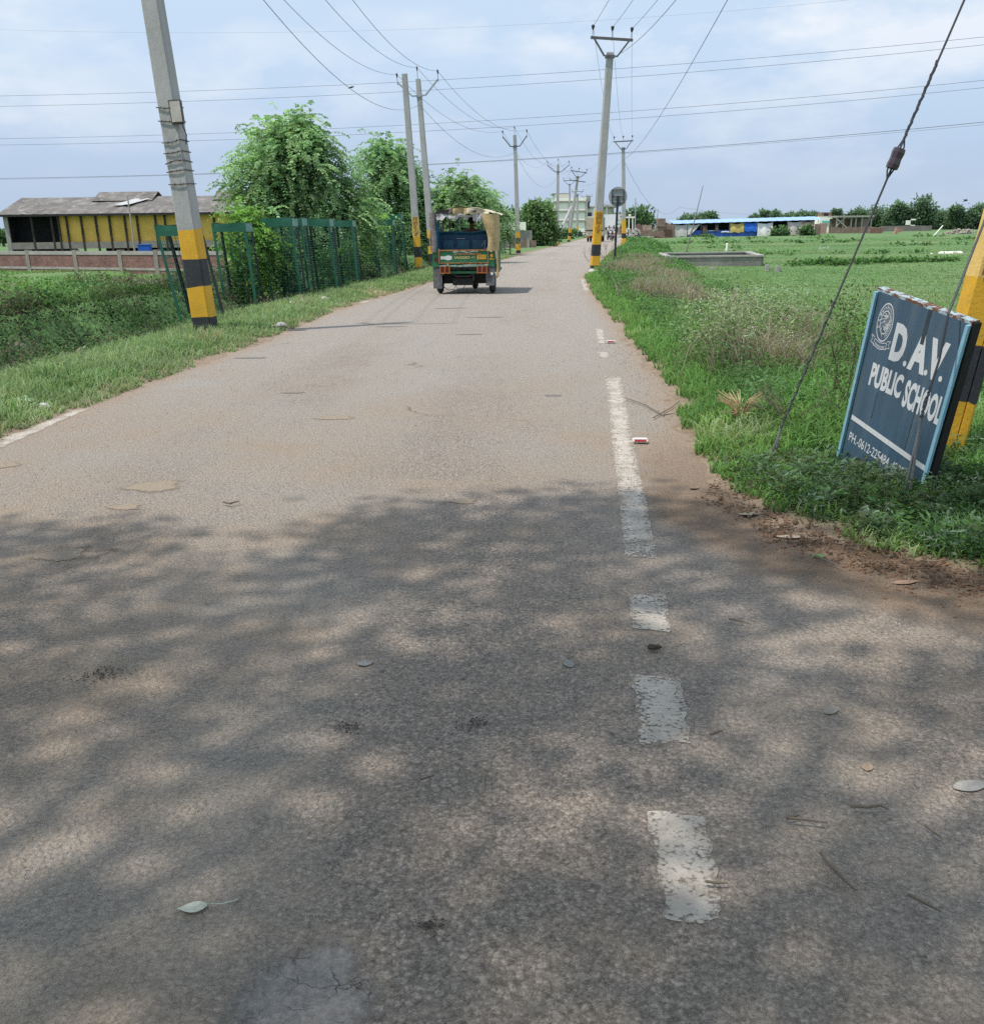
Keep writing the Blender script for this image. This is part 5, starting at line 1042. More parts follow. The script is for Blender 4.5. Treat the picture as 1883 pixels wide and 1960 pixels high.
for lab, px, py, rz, colm, rl, sm in [('left one of the two motorcycles riding side by side towards the viewer, dark', 1165.5, 459.5, 3.3, M('bike_black', (.03, .03, .035), .3), 'rider in a white shirt on the left of the two oncoming motorcycles', M('shirt_white', (.62, .62, .64), .9)),
                                     ('red motorcycle nearer of the two, half behind the road sign post', 1174, 461, 3.25, M('bike_red', (.42, .03, .03), .35), 'rider in a pale shirt on the red motorcycle behind the road sign post', M('shirt_pale', (.55, .55, .62), .9))]:
    p = G(px, py); bike(lab, (p.x, p.y, 0), rz, colm); q = Matrix.Translation((p.x, p.y, 0)) @ Matrix.Rotation(rz, 4, 'Z') @ Vector((0, -.16, .92)); person(rl, q, rz, RIDE, sm, M('trousers_dark', (.05, .05, .06)))
p = G(1112, 455.5); bike('dark motorcycle parked on the left roadside below the white building', (p.x, p.y, .02), 1.1, M('bike_black', (.03, .03, .035)))
p = G(1199, 461.); q = A(1199, 446, 150); bike('pale scooter like motorcycle beyond the pole to the right of the road sign', (q.x, 150, .0), 3.0, WHT); person('rider in white just right of the pole behind the road sign', Matrix.Translation((q.x, 150, 0)) @ Matrix.Rotation(3.0, 4, 'Z') @ Vector((0, -.16, .92)), 3.0, RIDE, M('shirt_white', (.62, .62, .64)), M('trousers_dark', (.05, .05, .06)))
# ------------------------------------------------------------ buildings
BRICK = None
def brick_mat(name, ca, cb, mortar, sc=4.):
    m, t, o = nt(name); tc = N(t, 'ShaderNodeTexCoord').outputs['Object']; mp = N(t, 'ShaderNodeMapping'); mp.inputs['Rotation'].default_value = (math.pi/2, 0, 0); L(t, tc, mp.inputs['Vector'])
    b = N(t, 'ShaderNodeTexBrick'); b.inputs['Scale'].default_value = sc; b.inputs['Color1'].default_value = c4(ca); b.inputs['Color2'].default_value = c4(cb); b.inputs['Mortar'].default_value = c4(mortar); b.inputs['Mortar Size'].default_value = .03; L(t, mp.outputs[0], b.inputs['Vector'])
    n = ramp(t, noise(t, tc, 1.3, 6, .7), [(.3, .6), (.7, 1.25)]); p = N(t, 'ShaderNodeBsdfPrincipled'); p.inputs['Roughness'].default_value = .95; L(t, mixc(t, 1., b.outputs[0], n, 'MULTIPLY'), p.inputs['Base Color']); L(t, p.outputs[0], o.inputs[0]); return m
BRK = brick_mat('red_brick', (.17, .070, .058), (.30, .135, .11), (.22, .17, .155), 3.4); BRD = brick_mat('dull_brick', (.22, .13, .10), (.28, .17, .13), (.26, .23, .2), 3.); GBR = brick_mat('grey_masonry', (.22, .21, .19), (.28, .26, .23), (.32, .3, .28), 3.)
CEM = M('cement', (.36, .34, .31), .9, .18, 2, (.22, .21, .19), (.55, .75)); WALL = M('white_plaster', (.93, .89, .80), .9, .04, .5, (.80, .76, .68), (.62, .85)); BEAM = M('beam_grey', (.33, .31, .28), .9, .15, 1)
TIN = M('weathered_roof_sheet', (.165, .15, .135), .9, .4, .8, (.31, .285, .26), (.52, .66), .5, 8); TRPY = M('tarpaulin_yellow', (.80, .50, .10), .7, .16, .7, (.60, .34, .07), (.58, .75)); DRKI = M('dark_interior', (.014, .014, .016), .95, .3, 2); BLUE = M('blue_sheet', (.01, .10, .48), .5, .15, 3)
def rect(x0, x1, y0, y1, Y): a = A(x0, y0, Y); b = A(x1, y1, Y); return a.x, b.x, a.z, b.z       # X0,X1,Ztop,Zbottom
# yellow tarpaulin shed
YS = 70.; X0, X1, ZE, ZB = rect(9, 478, 407.5, 480, YS); X1 += 4
zr = A(61, 378, YS+4).z; zt_ = ZE
sh = thing('farm_shed', 'long open sided shed hung with yellow tarpaulins under a weathered grey roof', 'shed', (X0, YS, -.8)); o0 = Vector((X0, YS, -.8)); W_ = X1-X0
def LZ(y, x=240): return A(x, y, YS).z+.8
ztop = ZE+.8; zrd = zr+.8; DP = 8.
q = MB()
for s, y0_, y1_ in ((0, -.35, DP/2), (1, DP+.35, DP/2)):
    q.sheet(lambda u, v: (-.45+(W_+.9)*u, y0_+(y1_-y0_)*v, ztop-.12+(zrd-ztop+.12)*v+.03*math.sin(u*170)*(1-v)+.015*math.sin(u*13+v*3)), 150, 6)
rf = q.obj('roof', TIN, sh)
q = MB(); q.box((W_/2, -.36, ztop-.17), (W_+.9, .05, .14)); q.obj('eave_beam', ADK, rf)
for xa, xb, dz in ((184, 298, .55), (412, 476, .55)):
    a_ = A(xa, 380, YS+3.5).x-X0; b_ = A(xb, 380, YS+3.5).x-X0; q = MB()
    q.sheet(lambda u, v: (a_+(b_-a_)*u, 2.6+1.7*v, zrd-.30+.62*v), 20, 2); q.sheet(lambda u, v: (a_+(b_-a_)*u, 4.3+1.4*v, zrd+.32-.5*v), 20, 2); q.obj('ridge_vent', TIN, rf)
    q = MB(); q.box(((a_+b_)/2, 2.75, zrd-.38), (b_-a_, .1, .22)); q.obj('vent_shade', DRKI, rf)  # near-black box paints the shade under the ridge vent
q = MB(); a_ = A(222, 395, YS+2).x-X0; q.sheet(lambda u, v: (a_+1.1*u+1.0*v, 1.3+1.6*v, ztop+.62+(zrd-ztop)*.235*0+(zrd-ztop)*(1.3+1.6*v)/4*.98-.5+.03*math.sin(u*9)), 6, 5); q.obj('white_sheet', M('white_plastic', (.52, .52, .51), .6), rf)
zmid = LZ(462.5); zs_ = LZ(466)
px_ = [40, 50, 116, 129, 156, 185, 211, 240.5, 264, 299, 317, 352, 372, 411, 419, 445, 474]
xsft = lambda x: A(x, 430, YS).x-X0
# yellow sheets hang between the posts
edges = [113, 129, 157, 185, 211, 240.5, 264, 299, 317, 352, 380, 411, 445, 478]
for i in range(len(edges)-1):
    a_, b_ = xsft(edges[i]), xsft(edges[i+1]); q = MB(); ph = rnd.uniform(0, 6)
    q.sheet(lambda u, v: (a_+(b_-a_)*u, .05+.05*math.sin(u*3.14)+.03*math.sin(u*8+ph)*v, zmid+.03+(ztop-.25-zmid)*v-.05*math.sin(u*3.14)*(1-v)), 8, 6); q.obj('tarpaulin', TRPY, sh)
q = MB()
for i, x in enumerate([13, 62, 100]+edges):
    X_ = xsft(x); q = MB(); q.box((X_, -.06, (ztop-.2)/2), (.13 if i else .28, .1, ztop-.2)); q.obj('post', M('dark_timber', (.045, .035, .028), .9, .3, 3) if i > 0 else BEAM, sh)
q = MB(); q.box((W_/2, .02, (zmid+zs_)/2-.12), (W_, .22, .42)); q.obj('ledge_beam', M('ledge_cement', (.25, .225, .20), .9, .25, 2), sh)
gap = [(13, 66, 0), (72, 104, 0), (104, 112, 1), (130, 140, 1), (160, 172, 1), (187, 196, 1), (215, 222, 1), (246, 300, 1), (330, 400, 1)]
for x0_, x1_, k in gap:
    q = MB(); a_, b_ = xsft(x0_), xsft(x1_); q.box(((a_+b_)/2, .05, .45), (b_-a_, .2, 1.25)); q.obj('low_wall_and_shade', CEM if k else DRKI, sh)  # in the left bay these boxes are near-black, painting its shade
q = MB(); q.box((W_/2+1.7, DP-.1, ztop/2), (W_-3.6, .15, ztop)); q.box((W_/2, DP/2, zmid-.9), (W_, DP-1, .05)); q.obj('inner_screen', M('dim_interior', (.05, .045, .04), .95, .3, 2), sh)  # dimness inside the shed is put into this dark colour
q = MB(); q.box((1.95, 1.2, ztop/2), (4.1, .1, ztop)); q.box((-.02, DP/2, ztop/2), (.1, DP-.6, ztop-.05)); q.obj('bay_shade', DRKI, sh)  # near-black boxes stand in for the shade of the open bay
q = MB(); q.prism([(0, ztop-.1), (DP, ztop-.1), (DP/2, zrd-.1)], -.02, .06, (1, 2, 0)); q.obj('gable', BEAM, sh)
q = MB(); q.box((1.9, .3, ztop*.47), (3.9, .04, .05)); q.obj('rail', BEAM, sh)
a_ = A(277, 472, 66.); q = MB(); q.box((0, 0, .22), (.74, .5, .40)); q.box((0, 0, .43), (.80, .56, .04)); tag(q.obj('water_tank', BLUE, loc=(a_.x, 66., a_.z-.3), bevel=.03), 'small bright blue box shaped tank behind the brick wall below the yellow tarpaulins', 'tank')
b_ = A(257, 482, 65); e_ = A(244, 376, 65); b_.z = -.8; q = MB(); q.tube([(0, 0, 0), (e_-b_)*.5+Vector((.04, 0, 0)), e_-b_], [.06, .055, .04], 6); tag(q.obj('bamboo_pole', M('bamboo_pale', (.38, .34, .29), .8), loc=b_), 'pale thin bamboo pole standing between the brick wall and the yellow shed', 'pole')
# brick boundary wall
wl = G(-60, 522, -.8); wr_ = G(470, 531, -.8); d = (wr_-wl); Lw = d.length; yaw = math.atan2(d.y, d.x)
bw_ = thing('boundary_wall', 'red brick boundary wall with grey cement columns and bands in front of the yellow shed', 'wall', (wl.x, wl.y, -.85), yaw)
hw = A(105, 482.5, G(105, 527, -.8).y).z+.85
q = MB(); q.box((Lw/2, 0, hw/2), (Lw, .2, hw-.05)); q.obj('brickwork', BRK, bw_)
q = MB(); q.box((Lw/2, 0, hw-.06), (Lw, .27, .2)); q.obj('coping', CEM, bw_); q = MB(); q.box((Lw/2, 0, .42), (Lw, .25, .13)); q.box((Lw/2, 0, .06), (Lw, .24, .18)); q.obj('cement_band', CEM, bw_)
for x in (-20, 105, 220, 310, 405):
    g_ = G(x, 528, -.8); u = (g_-wl).dot(d)/Lw; q = MB(); q.box((u, 0, hw/2+.05), (.32, .3, hw+.12)); q.obj('column', M('ledge_cement', (.25, .225, .20)), bw_)
# grey low wall behind the isolated guard
a_ = G(955, 478); q = thing('boundary_wall', 'low grey wall with a pale top behind the slim pole right of the auto rickshaw', 'wall', (a_.x-.9, 84, -.3), .05)
r_ = MB(); r_.box((1.5, 0, .9), (4.2, .2, 1.5)); r_.obj('masonry', GBR, q); r_ = MB(); r_.box((1.3, 0, 1.98), (3.6, .5, .60)); r_.obj('whitewashed_top', WALL, q); r_ = MB(); r_.box((3.0, -.06, .45), (1.9, .2, .9)); r_.obj('brick_patch', BRD, q)
for x_ in (2.4, 3.3): r_ = MB(); r_.box((x_, -.12, .55), (.18, .2, 1.0)); r_.obj('column', CEM, q)
# white multi storey building
YB = 300.; X0, X1, Zt, Zb = rect(1063, 1121.5, 377.5, 440, YB); Zb = -.5; Wd = X1-X0
wbt = thing('apartment_building', 'white multi storey building with dark floor bands at the end of the road', 'building', (X0, YB, Zb))
def zz(y): return A(1095, y, YB).z-Zb
q = MB(); q.box((Wd/2, 8, zz(385)/2), (Wd, 16, zz(385))); q.obj('wall', WALL, wbt)
q = MB(); q.box((Wd/2, 8, (zz(377.5)+zz(385))/2), (Wd, 16, zz(377.5)-zz(385))); rfp = q.obj('roof_parapet', WALL, wbt)
q = MB(); wq = A(1091, 370, YB).x-X0; q.box((wq/2, 8, (zz(370)+zz(377.5))/2), (wq, 12, zz(370)-zz(377.5))); q.obj('stair_head', WALL, rfp); q = MB(); q.box((wq/2-.2, 7.7, zz(369.4)), (wq+1., 13., .18)); q.obj('roof_slab', BEAM, rfp)
for y in (385.3, 403.8, 422.5):
    q = MB(); q.box((Wd/2+.1, 7.9, zz(y)), (Wd+.9, 16.6, .42)); q.obj('floor_band', BEAM, wbt)
for x in (1063.5, 1089, 1104.5, 1121):
    X_ = A(x, 400, YB).x-X0; q = MB(); q.box((X_, -.06, zz(385)/2), (.32, .2, zz(385))); q.obj('column', BEAM, wbt)
xb0, xb1 = Wd, A(1137, 400, YB).x-X0
q = MB(); q.box(((xb0+xb1)/2+.02, 6, zz(397)/2), (xb1-xb0, 9, zz(397))); q.obj('side_wing', WALL, wbt)
q = MB(); q.box(((xb0+xb1)/2+.1, 5.6, zz(396)), (xb1-xb0+.6, 10., .3)); q.obj('roof_slab', BEAM, wbt)
for y in (412, 428):
    f_ = MB(); f_.box(((xb0+xb1)/2-.1, 1.45, zz(y)), (1.5, .16, 1.6)); f_ = f_.obj('window', BEAM, wbt); g_ = MB(); g_.box(((xb0+xb1)/2-.1, 1.36, zz(y)), (1.2, .06, 1.3)); g_.obj('pane', M('dark_glass', (.03, .04, .045), .1), f_)
    f_ = MB(); f_.box(((xb0+xb1)/2, .9, zz(y+7)), (xb1-xb0, 1.2, .14)); f_.box(((xb0+xb1)/2, .33, zz(y+4.5)), (xb1-xb0, .06, .7)); f_.obj('balcony', WALL, wbt)
f_ = MB(); f_.box((A(1126, 380, YB).x-X0, 1.2, zz(381)), (1.4, .5, 1.9)); f_.obj('roof_tank_stand', CEM, wbt)
f_ = MB(); f_.box((A(1125, 395, YB).x-X0, -.02, zz(392)), (.9, .3, 2.)); f_.obj('window', M('dark_glass', (.03, .04, .045)), wbt)
# pale flat roofed building to its right
YB2 = 320.; X0, X1, Zt, Zb = rect(1143, 1181, 395, 405, YB2); q = thing('flat_roof_building', 'low pale building with a flat overhanging roof right of the white building', 'building', (X0, YB2, -.5)); Wd = X1-X0; h_ = Zt+.5
r_ = MB(); r_.box((Wd*.42, 4, h_/2-.2), (Wd*.84, 8, h_-.4)); r_.obj('wall', M('cream_plaster', (.50, .47, .40), .9, .1, 1), q); r_ = MB(); r_.box((Wd/2, 3.6, h_-.1), (Wd+.6, 9, .35)); r_.obj('roof', BEAM, q); r_ = MB(); r_.box((Wd/2, 3.6, h_+.3), (Wd+.4, 8.6, .5)); r_.obj('parapet', M('cream_plaster', (.50, .47, .40)), q)
# white hoarding
YH = 215.; X0, X1, Zt, Zb = rect(1156, 1192, 410, 434.5, YH); q = thing('hoarding', 'large blank white hoarding behind the round road sign', 'billboard', (X0, YH, 0)); r_ = MB(); r_.sheet(lambda u, v: ((X1-X0)*u, .03*math.sin(u*7), Zb+(Zt-Zb)*v), 8, 4); r_.obj('sheet', M('hoarding_white', (.78, .79, .80), .7, .04, 1), q)
for u in (0, .18, .62, 1): r_ = MB(); r_.box(((X1-X0)*u, .12, Zt/2), (.14, .12, Zt)); r_.obj('post', STL2, q)
# brown hut behind, white gate frame, rubble, brick remains
a_ = A(1194, 440, 240); q = thing('brick_hut', 'small brown hut roof peeping out behind the white hoarding', 'hut', (a_.x, 240, -.2)); r_ = MB(); r_.box((0, 0, 1.6), (2.4, 3, 3.4)); r_.obj('wall', BRD, q); r_ = MB(); zt_ = A(1194, 404, 240).z+.2; r_.prism([(-1.9, zt_-1.2), (1.9, zt_-1.2), (0, zt_)], -1.8, 1.8, (0, 2, 1)); r_.obj('roof', M('brown_roof', (.25, .20, .16), .9, .2, 1), q)
a_ = A(1200, 440, 175); q = thing('gate_frame', 'white two legged concrete frame right of the pole behind the road sign', 'frame', (a_.x, 175, 0)); za, zb_ = A(1200, 414, 175).z, A(1200, 417, 175).z
for x_ in (.35, .95): r_ = MB(); r_.tube([(x_, 0, 0), (x_-.1, 0, zb_)], .09, 6); r_.obj('leg', WALL, q)
r_ = MB(); r_.box((.45, 0, (za+zb_)/2), (1.5, .2, .22)); r_.box((.35, 0, za+.2), (.4, .2, .3)); r_.obj('beam', WALL, q)
def rubble(name, label, cx, cy, cz, w_, d_, h_, n, mat, cat='rubble', s=.4):
    r_ = MB()
    for _ in range(n):
        u = rnd.gauss(0, .33); v = rnd.gauss(0, .33); k = s*rnd.uniform(.4, 1.2); hh = h_*max(0, 1-u*u*2.2-v*v*2)*rnd.random()
        r_.box((u*w_, v*d_, hh+k*.2), (k, k*rnd.uniform(.6, 1.2), k*rnd.uniform(.5, .9)), 0, rnd.uniform(0, 3), None, rnd.uniform(.6, .95))
    ob = r_.obj(name, mat, loc=(cx, cy, cz), bevel=.03); ob['kind'] = 'stuff'; ob['label'] = label; return ob
a_ = A(1210, 446, 165); rubble('rubble_heap', 'grey heap of rubble', a_.x, 165, 0, 3.2, 2., 1.3, 130, CEM, s=.45)
def ruin(label, x0, x1, y0, y1, Y, mat, cat='wall', notch=.35, name='brick_wall', dp=.3):
    X0, X1, Zt, Zb = rect(x0, x1, y0, y1, Y); poly = [(0, 0), (X1-X0, 0)]; n = 9; h_ = Zt-Zb; rr = random.Random(int(x0*10))
    for i in range(n+1): poly.append(((X1-X0)*(1-i/n), h_*(1-notch*rr.random()*(1 if i % 3 else .3))))
    r_ = MB(); r_.prism(poly, 0, dp, (0, 2, 1)); return tag(r_.obj(name, mat, loc=(X0, Y, Zb)), label, cat)
ruin('broken reddish brick wall end right of the grey rubble heap', 1217, 1229, 428, 443, 172, BRK); ruin('pinkish low brick wall stretching right from the broken wall end', 1229, 1247, 430, 441, 190, brick_mat('pink_brick', (.40, .24, .20), (.45, .28, .24), (.4, .34, .3)), notch=.12)
ruin('dark low crumbling brick wall in the weeds left of the brick hut', 1226, 1268, 439, 451, 152, BRD, notch=.5)
Yh = 190.; X0, X1, Zt, Zb = rect(1259, 1291, 424, 453, Yh); q = thing('brick_hut', 'small roofless brick hut with a dark door at the left end of the blue shed', 'hut', (X0, Yh, -.3)); Wd = X1-X0; h_ = Zt+.3
r_ = MB(); r_.prism([(0, 0), (Wd, 0), (Wd, h_*.8), (Wd*.72, h_*.85), (Wd*.34, h_), (0, h_*.55)], 0, .3, (0, 2, 1)); r_.box((.15, 2, h_*.35), (.3, 3.6, h_*.7)); r_.box((Wd-.15, 2, h_*.38), (.3, 3.6, h_*.76)); r_.obj('wall', BRD, q); r_ = MB(); r_.box((Wd*.62, -.05, h_*.26), (Wd*.4, .12, h_*.52)); r_.obj('door', M('door_brown', (.10, .055, .04), .8), q); r_ = MB(); r_.box((Wd*.2, .6, h_*.95), (1.4, 1.6, h_*.5)); r_.obj('water_tank', BRD, q)
a_ = A(1262, 452, 180); rubble('brick_heap', 'heap of fallen bricks', a_.x, 180, -.25, 1.8, 1., .6, 60, BRK, s=.3)
# blue roofed shed
YC = 200.; X0, X1, Zt, Zb = rect(1290, 1566, 424, 452, YC); q = thing('tarpaulin_shed', 'long low shed under a light blue sheet roof hung with grey, yellow and blue tarpaulins', 'shed', (X0, YC, -.35)); Wd = X1-X0
def bz(y, x): return A(x, y, YC).z+.35
def bxp(x): return A(x, 440, YC).x-X0
zl, zr_ = bz(428, 1290), bz(420, 1566); zl2, zr2 = bz(424.5, 1290), bz(416.6, 1566); DKB = M('opening_shade', (.02, .022, .03), .95)  # near-black colour stands in for the shade inside openings
roofz = lambda u: zl+(zr_-zl)*u
r_ = MB(); r_.sheet(lambda u, v: (-.2+(Wd+.5)*u-.3*v, -.6+4.*v, roofz(u)+.62*v+.02*math.sin(u*120)), 80, 3); r_.obj('roof', M('roof_pale_blue', (.33, .50, .76), .5, .08, 1.2, (.48, .62, .80), (.55, .65)), q)
r_ = MB(); r_.sheet(lambda u, v: (Wd*u, 3.2, -.1+(roofz(u)+.4)*v), 10, 2); r_.obj('back_wall', DKB, q)  # back sheet carries the inner shade of the shed as colour
r_ = MB(); r_.sheet(lambda u, v: (bxp(1316)+(bxp(1505)-bxp(1316))*u, -.15+.04*math.sin(u*30), -.1+(bz(440, 1390)+.1)*v), 24, 2); r_.obj('blue_low_screen', M('tarp_blue', (.03, .11, .50), .6, .3, 1.), q)
def tarp(nm_, mat, x0, x1, yt, yb, fold=.09, tri=False, k=9.):
    a_, b_ = bxp(x0), bxp(x1); r_ = MB(); xm = (x0+x1)/2; za, zc = bz(yt, xm), bz(yb, xm); ph = rnd.uniform(0, 6)
    r_.sheet(lambda u, v: (a_+(b_-a_)*(u if not tri else u*(.25+.75*v)), -.08-fold*math.sin(u*k+ph+v*2)-.12*math.sin(v*3.1)-.45*(1-v), zc+(za-zc)*v-(.22*math.sin(u*3.14)*v)+.08*math.sin(u*11+ph)*(1-v)), 16, 10); r_.obj(nm_, mat, q, smooth=True)
TG = M('tarp_grey', (.52, .50, .48), .9, .15, 1.); TW_ = M('tarp_white', (.80, .78, .77), .9, .12, 1.); TBE = M('tarp_beige', (.56, .51, .47), .9, .15, 1.)
tarp('grey_tarpaulin', TG, 1291, 1314, 428.5, 452.5); tarp('grey_tarpaulin', TG, 1315, 1340, 428, 449, tri=True); tarp('yellow_tarpaulin', M('tarp_yellow', (.52, .40, .13), .8, .2, 1.5), 1396, 1422, 426, 444.5, .12); tarp('blue_tarpaulin', M('tarp_bright_blue', (.01, .13, .62), .6, .15, 1.), 1423, 1447, 424.5, 442.5, .04); tarp('white_cloth', TW_, 1448, 1477, 425.5, 452, .12, k=12); tarp('beige_tarpaulin', TBE, 1506, 1532, 423, 450, .1); tarp('tan_cloth', M('tarp_tan', (.38, .29, .22), .9, .2, 1.5), 1532, 1556, 422, 433)
tarp('brown_curtain', M('tarp_brown', (.13, .085, .07), .9, .3, 2), 1343, 1352, 429, 446); tarp('brown_curtain', M('tarp_brown', (.13, .085, .07)), 1368, 1374, 428, 444)
for x in (1291, 1315, 1341, 1369, 1395, 1423, 1448, 1478, 1505, 1533, 1564): r_ = MB(); h_ = roofz(bxp(x)/Wd)+.05; r_.tube([(bxp(x), 0, -.1), (bxp(x), 0, h_)], .05, 6); r_.obj('post', BEAM, q)
r_ = MB(); r_.box((bxp(1360), -.1, bz(441, 1360)), (4.2, .1, .1)); r_.tube([(bxp(1380), -.3, bz(444, 1380)), (bxp(1388), -.35, bz(443, 1388)), (bxp(1395), -.3, bz(444, 1395))], .12, 6); r_.obj('hanging_cloth', TW_, q)
for k, (x, y, rx, ry, lab) in enumerate([(1492, 446, 16, 10, 'bushy shrub in front of the dark middle bay of the blue roofed shed'), (1543, 443, 13, 13, 'tall shrub climbing the right end of the blue roofed shed'), (1345, 455, 16, 2.2, 'low bluish green bushes along the foot of the blue roofed shed')]):
    b_ = A(x, y, 197.5); t_ = thing('shrub', lab, 'shrub', (b_.x, 197.5, -.35)); V, Q, C = crown_far([lobe(x, y, 197.5, rx, ry), lobe(x+rx*.5, y+ry*.4, 197.5, rx*.6, ry*.6)], 70, 20, .5, gF); fast('crown', V-np.array([b_.x, 197.5, -.35]), Q, C, FOL, t_); r_ = MB(); r_.tube([(0, 0, -.1), (0, 0, .8)], .06, 5); r_.obj('stem', BARK, t_)
ruin('brown timber and brick end post at the right end of the blue shed', 1560, 1569, 428, 452, 199, BRD, notch=.1)
# right of the shed
YD = 270.; X0, X1, Zt, Zb = rect(1570, 1590, 406, 440, YD); q = thing('small_house', 'small white and teal house with a brown top behind the unfinished frame', 'house', (X0, YD, -.3)); Wd = X1-X0; h_ = Zt+.3; z1 = A(1580, 414, YD).z+.3
r_ = MB(); r_.box((Wd/2, 2, z1/2), (Wd, 4, z1)); r_.obj('wall', WALL, q); r_ = MB(); r_.box((Wd*.55, 2, (z1+h_)/2), (Wd*.8, 3.5, h_-z1)); r_.obj('upper_storey', BRD, q); r_ = MB(); r_.box((Wd*.6, -.06, z1*.6), (Wd*.8, .1, z1*.3)); r_.obj('teal_panel', M('teal_paint', (.16, .50, .45), .7), q)
f_ = MB(); f_.box((Wd*.5, .16, (z1+h_)/2), (Wd*.34, .1, (h_-z1)*.5)); f_.obj('window', DKB, q)
ruin('pinkish plastered wall piece just right of the blue shed', 1569, 1581, 425.5, 447, 215, M('pink_plaster', (.40, .25, .21), .9, .15, 1), notch=.15)
YD = 240.; X0, X1, Zt, Zb = rect(1602, 1667, 412.5, 441, YD); q = thing('unfinished_building', 'unfinished brick and concrete frame with a flat slab roof at the field edge', 'building', (X0, YD, -.3)); Wd = X1-X0; h_ = Zt+.3
r_ = MB(); r_.box((Wd/2, 2.6, h_-.18), (Wd+.4, 6, .36)); r_.obj('roof_slab', CEM, q)
for u in (.02, .2, .42, .55, .72, .98): r_ = MB(); r_.box((Wd*u, .2, h_/2-.2), (.28, .28, h_-.4)); r_.obj('column', CEM, q)
r_ = MB(); r_.tube([(-.2, -.2, h_*.86), (Wd*.3, -.3, h_*.3)], .14, 5); r_.tube([(0, -.15, h_*.4), (Wd*.22, -.2, h_*.92)], .1, 5); r_.obj('brace', CEM, q); r_ = MB(); r_.box((Wd/2, 4.9, h_/2-.3), (Wd, .2, h_-.6)); r_.obj('brick_infill', BRD, q); r_ = MB(); r_.box((Wd*.82, .35, h_*.42), (Wd*.18, .2, h_*.8)); r_.obj('brick_infill', BRD, q)
ruin('long low brick wall in front of the unfinished frame', 1592, 1690, 433.5, 445, 228, BRD, notch=.3); ruin('dark red brick block at the right end of the low brick wall', 1666, 1687, 437, 446, 221, BRK, notch=.05, dp=1.2); ruin('grey weathered boundary wall left of the tallest field edge tree', 1687, 1782, 432, 441.5, 262, M('grey_wall', (.20, .18, .17), .95, .25, .8), notch=.12)
X0, X1, Zt, Zb = rect(1713, 1727, 435, 449, 205); q = MB(); q.prism([(0, 0), ((X1-X0)*.25, 0), ((X1-X0)*.4, (Zt-Zb)*.35), ((X1-X0)*.95, (Zt-Zb)*.4), (X1-X0, Zt-Zb-.1), ((X1-X0)*.2, Zt-Zb)], 0, .8, (0, 2, 1)); tag(q.obj('brick_pillar', brick_mat('salmon_brick', (.42, .19, .14), (.46, .24, .18), (.4, .3, .26)), loc=(X0, 205, Zb)), 'lone salmon coloured broken brick pillar standing in the field', 'pillar')
X0, X1, Zt, Zb = rect(1735, 1750, 418.5, 432.5, 300); q = MB(); q.box(((X1-X0)*.22, 0, (Zt-Zb)/2), ((X1-X0)*.44, .6, Zt-Zb)); q.box(((X1-X0)*.5, 0, (Zt-Zb)*.9), (X1-X0, .6, (Zt-Zb)*.2)); q.box(((X1-X0)*.5, 0, .15), (X1-X0, .6, .4)); tag(q.obj('white_shrine', WALL, loc=(X0, 300, Zb)), 'small white walled structure at the foot of the tallest field edge tree', 'shrine')
a_ = A(1840, 449, 190); rubble('rubble_heap', 'pale rubble strewn at the far right of the field', a_.x, 190, -.3, 6., 1.2, .8, 120, M('pale_rubble', (.42, .36, .31), .9, .2, 3), s=.4)
for k, (x, y, Y_) in enumerate([(1569.5, 476.5, 78), (1577, 476.5, 78), (1584.5, 476, 78)]):
    a_ = G(x, y, -.28); q = MB(); q.box((0, 0, .1), (.12 if k != 1 else .24, .12, .24 if k != 1 else .08), taper=.85); tag(q.obj('marker_stone', M('marker_white', (.55, .54, .50), .9), loc=(a_.x, a_.y, -.3), bevel=.02), ['left one of three little white marker stones in the field', 'lowest, middle one of three little white marker stones', 'right one of three little white marker stones in the field'][k], 'stone')
a_ = G(1390, 481, -.3); q = MB(); q.tube([(0, 0, 0), (.02, 0, .55), (0, 0, .6)], [.09, .08, .03], 8); tag(q.obj('marker_post', WALL, loc=a_), 'single short white marker post behind the masonry tank', 'post')
a_ = G(1787, 451, -.3); q = MB(); q.tube([(0, 0, 0), (1.3, .2, 1.5)], .1, 5); tag(q.obj('stick', WALL, loc=a_), 'pale leaning stick in the field right of the grey boundary wall', 'stick')
a_ = G(1812, 487, -.3); rubble('rubble_heap', 'flat pale stones in the field', a_.x, a_.y, -.28, 1.6, .3, .05, 20, WALL, s=.25)
# masonry tank in the field
fr_ = G(1456, 512, -.3); zt_ = A(1457, 488.6, fr_.y).z
br_ = G(1430.5, 481.3, zt_) ; bl_ = G(1265, 484, zt_); fl_ = G(1279, 491, zt_); frt = G(1457, 488.6, zt_)
q = thing('masonry_tank', 'long low open masonry tank with pale cement rim in the green field', 'tank', (frt.x, frt.y, -.35)); o0 = Vector((frt.x, frt.y, -.35)); H_ = zt_+.35
def wallseg(a_, b_, mat, nm_, z0, z1, th):
    d = (b_-a_); n_ = Vector((-d.y, d.x, 0)).normalized()*th/2; r_ = MB(); p_ = [a_-n_, b_-n_, b_+n_, a_+n_]
    r_.add([(v.x-o0.x, v.y-o0.y, z) for z in (z0, z1) for v in p_], [(3, 2, 1, 0), (4, 5, 6, 7), (0, 1, 5, 4), (1, 2, 6, 5), (2, 3, 7, 6), (3, 0, 4, 7)]); r_.obj(nm_, mat, q, bevel=.01)
C4 = [frt, br_, bl_, fl_]
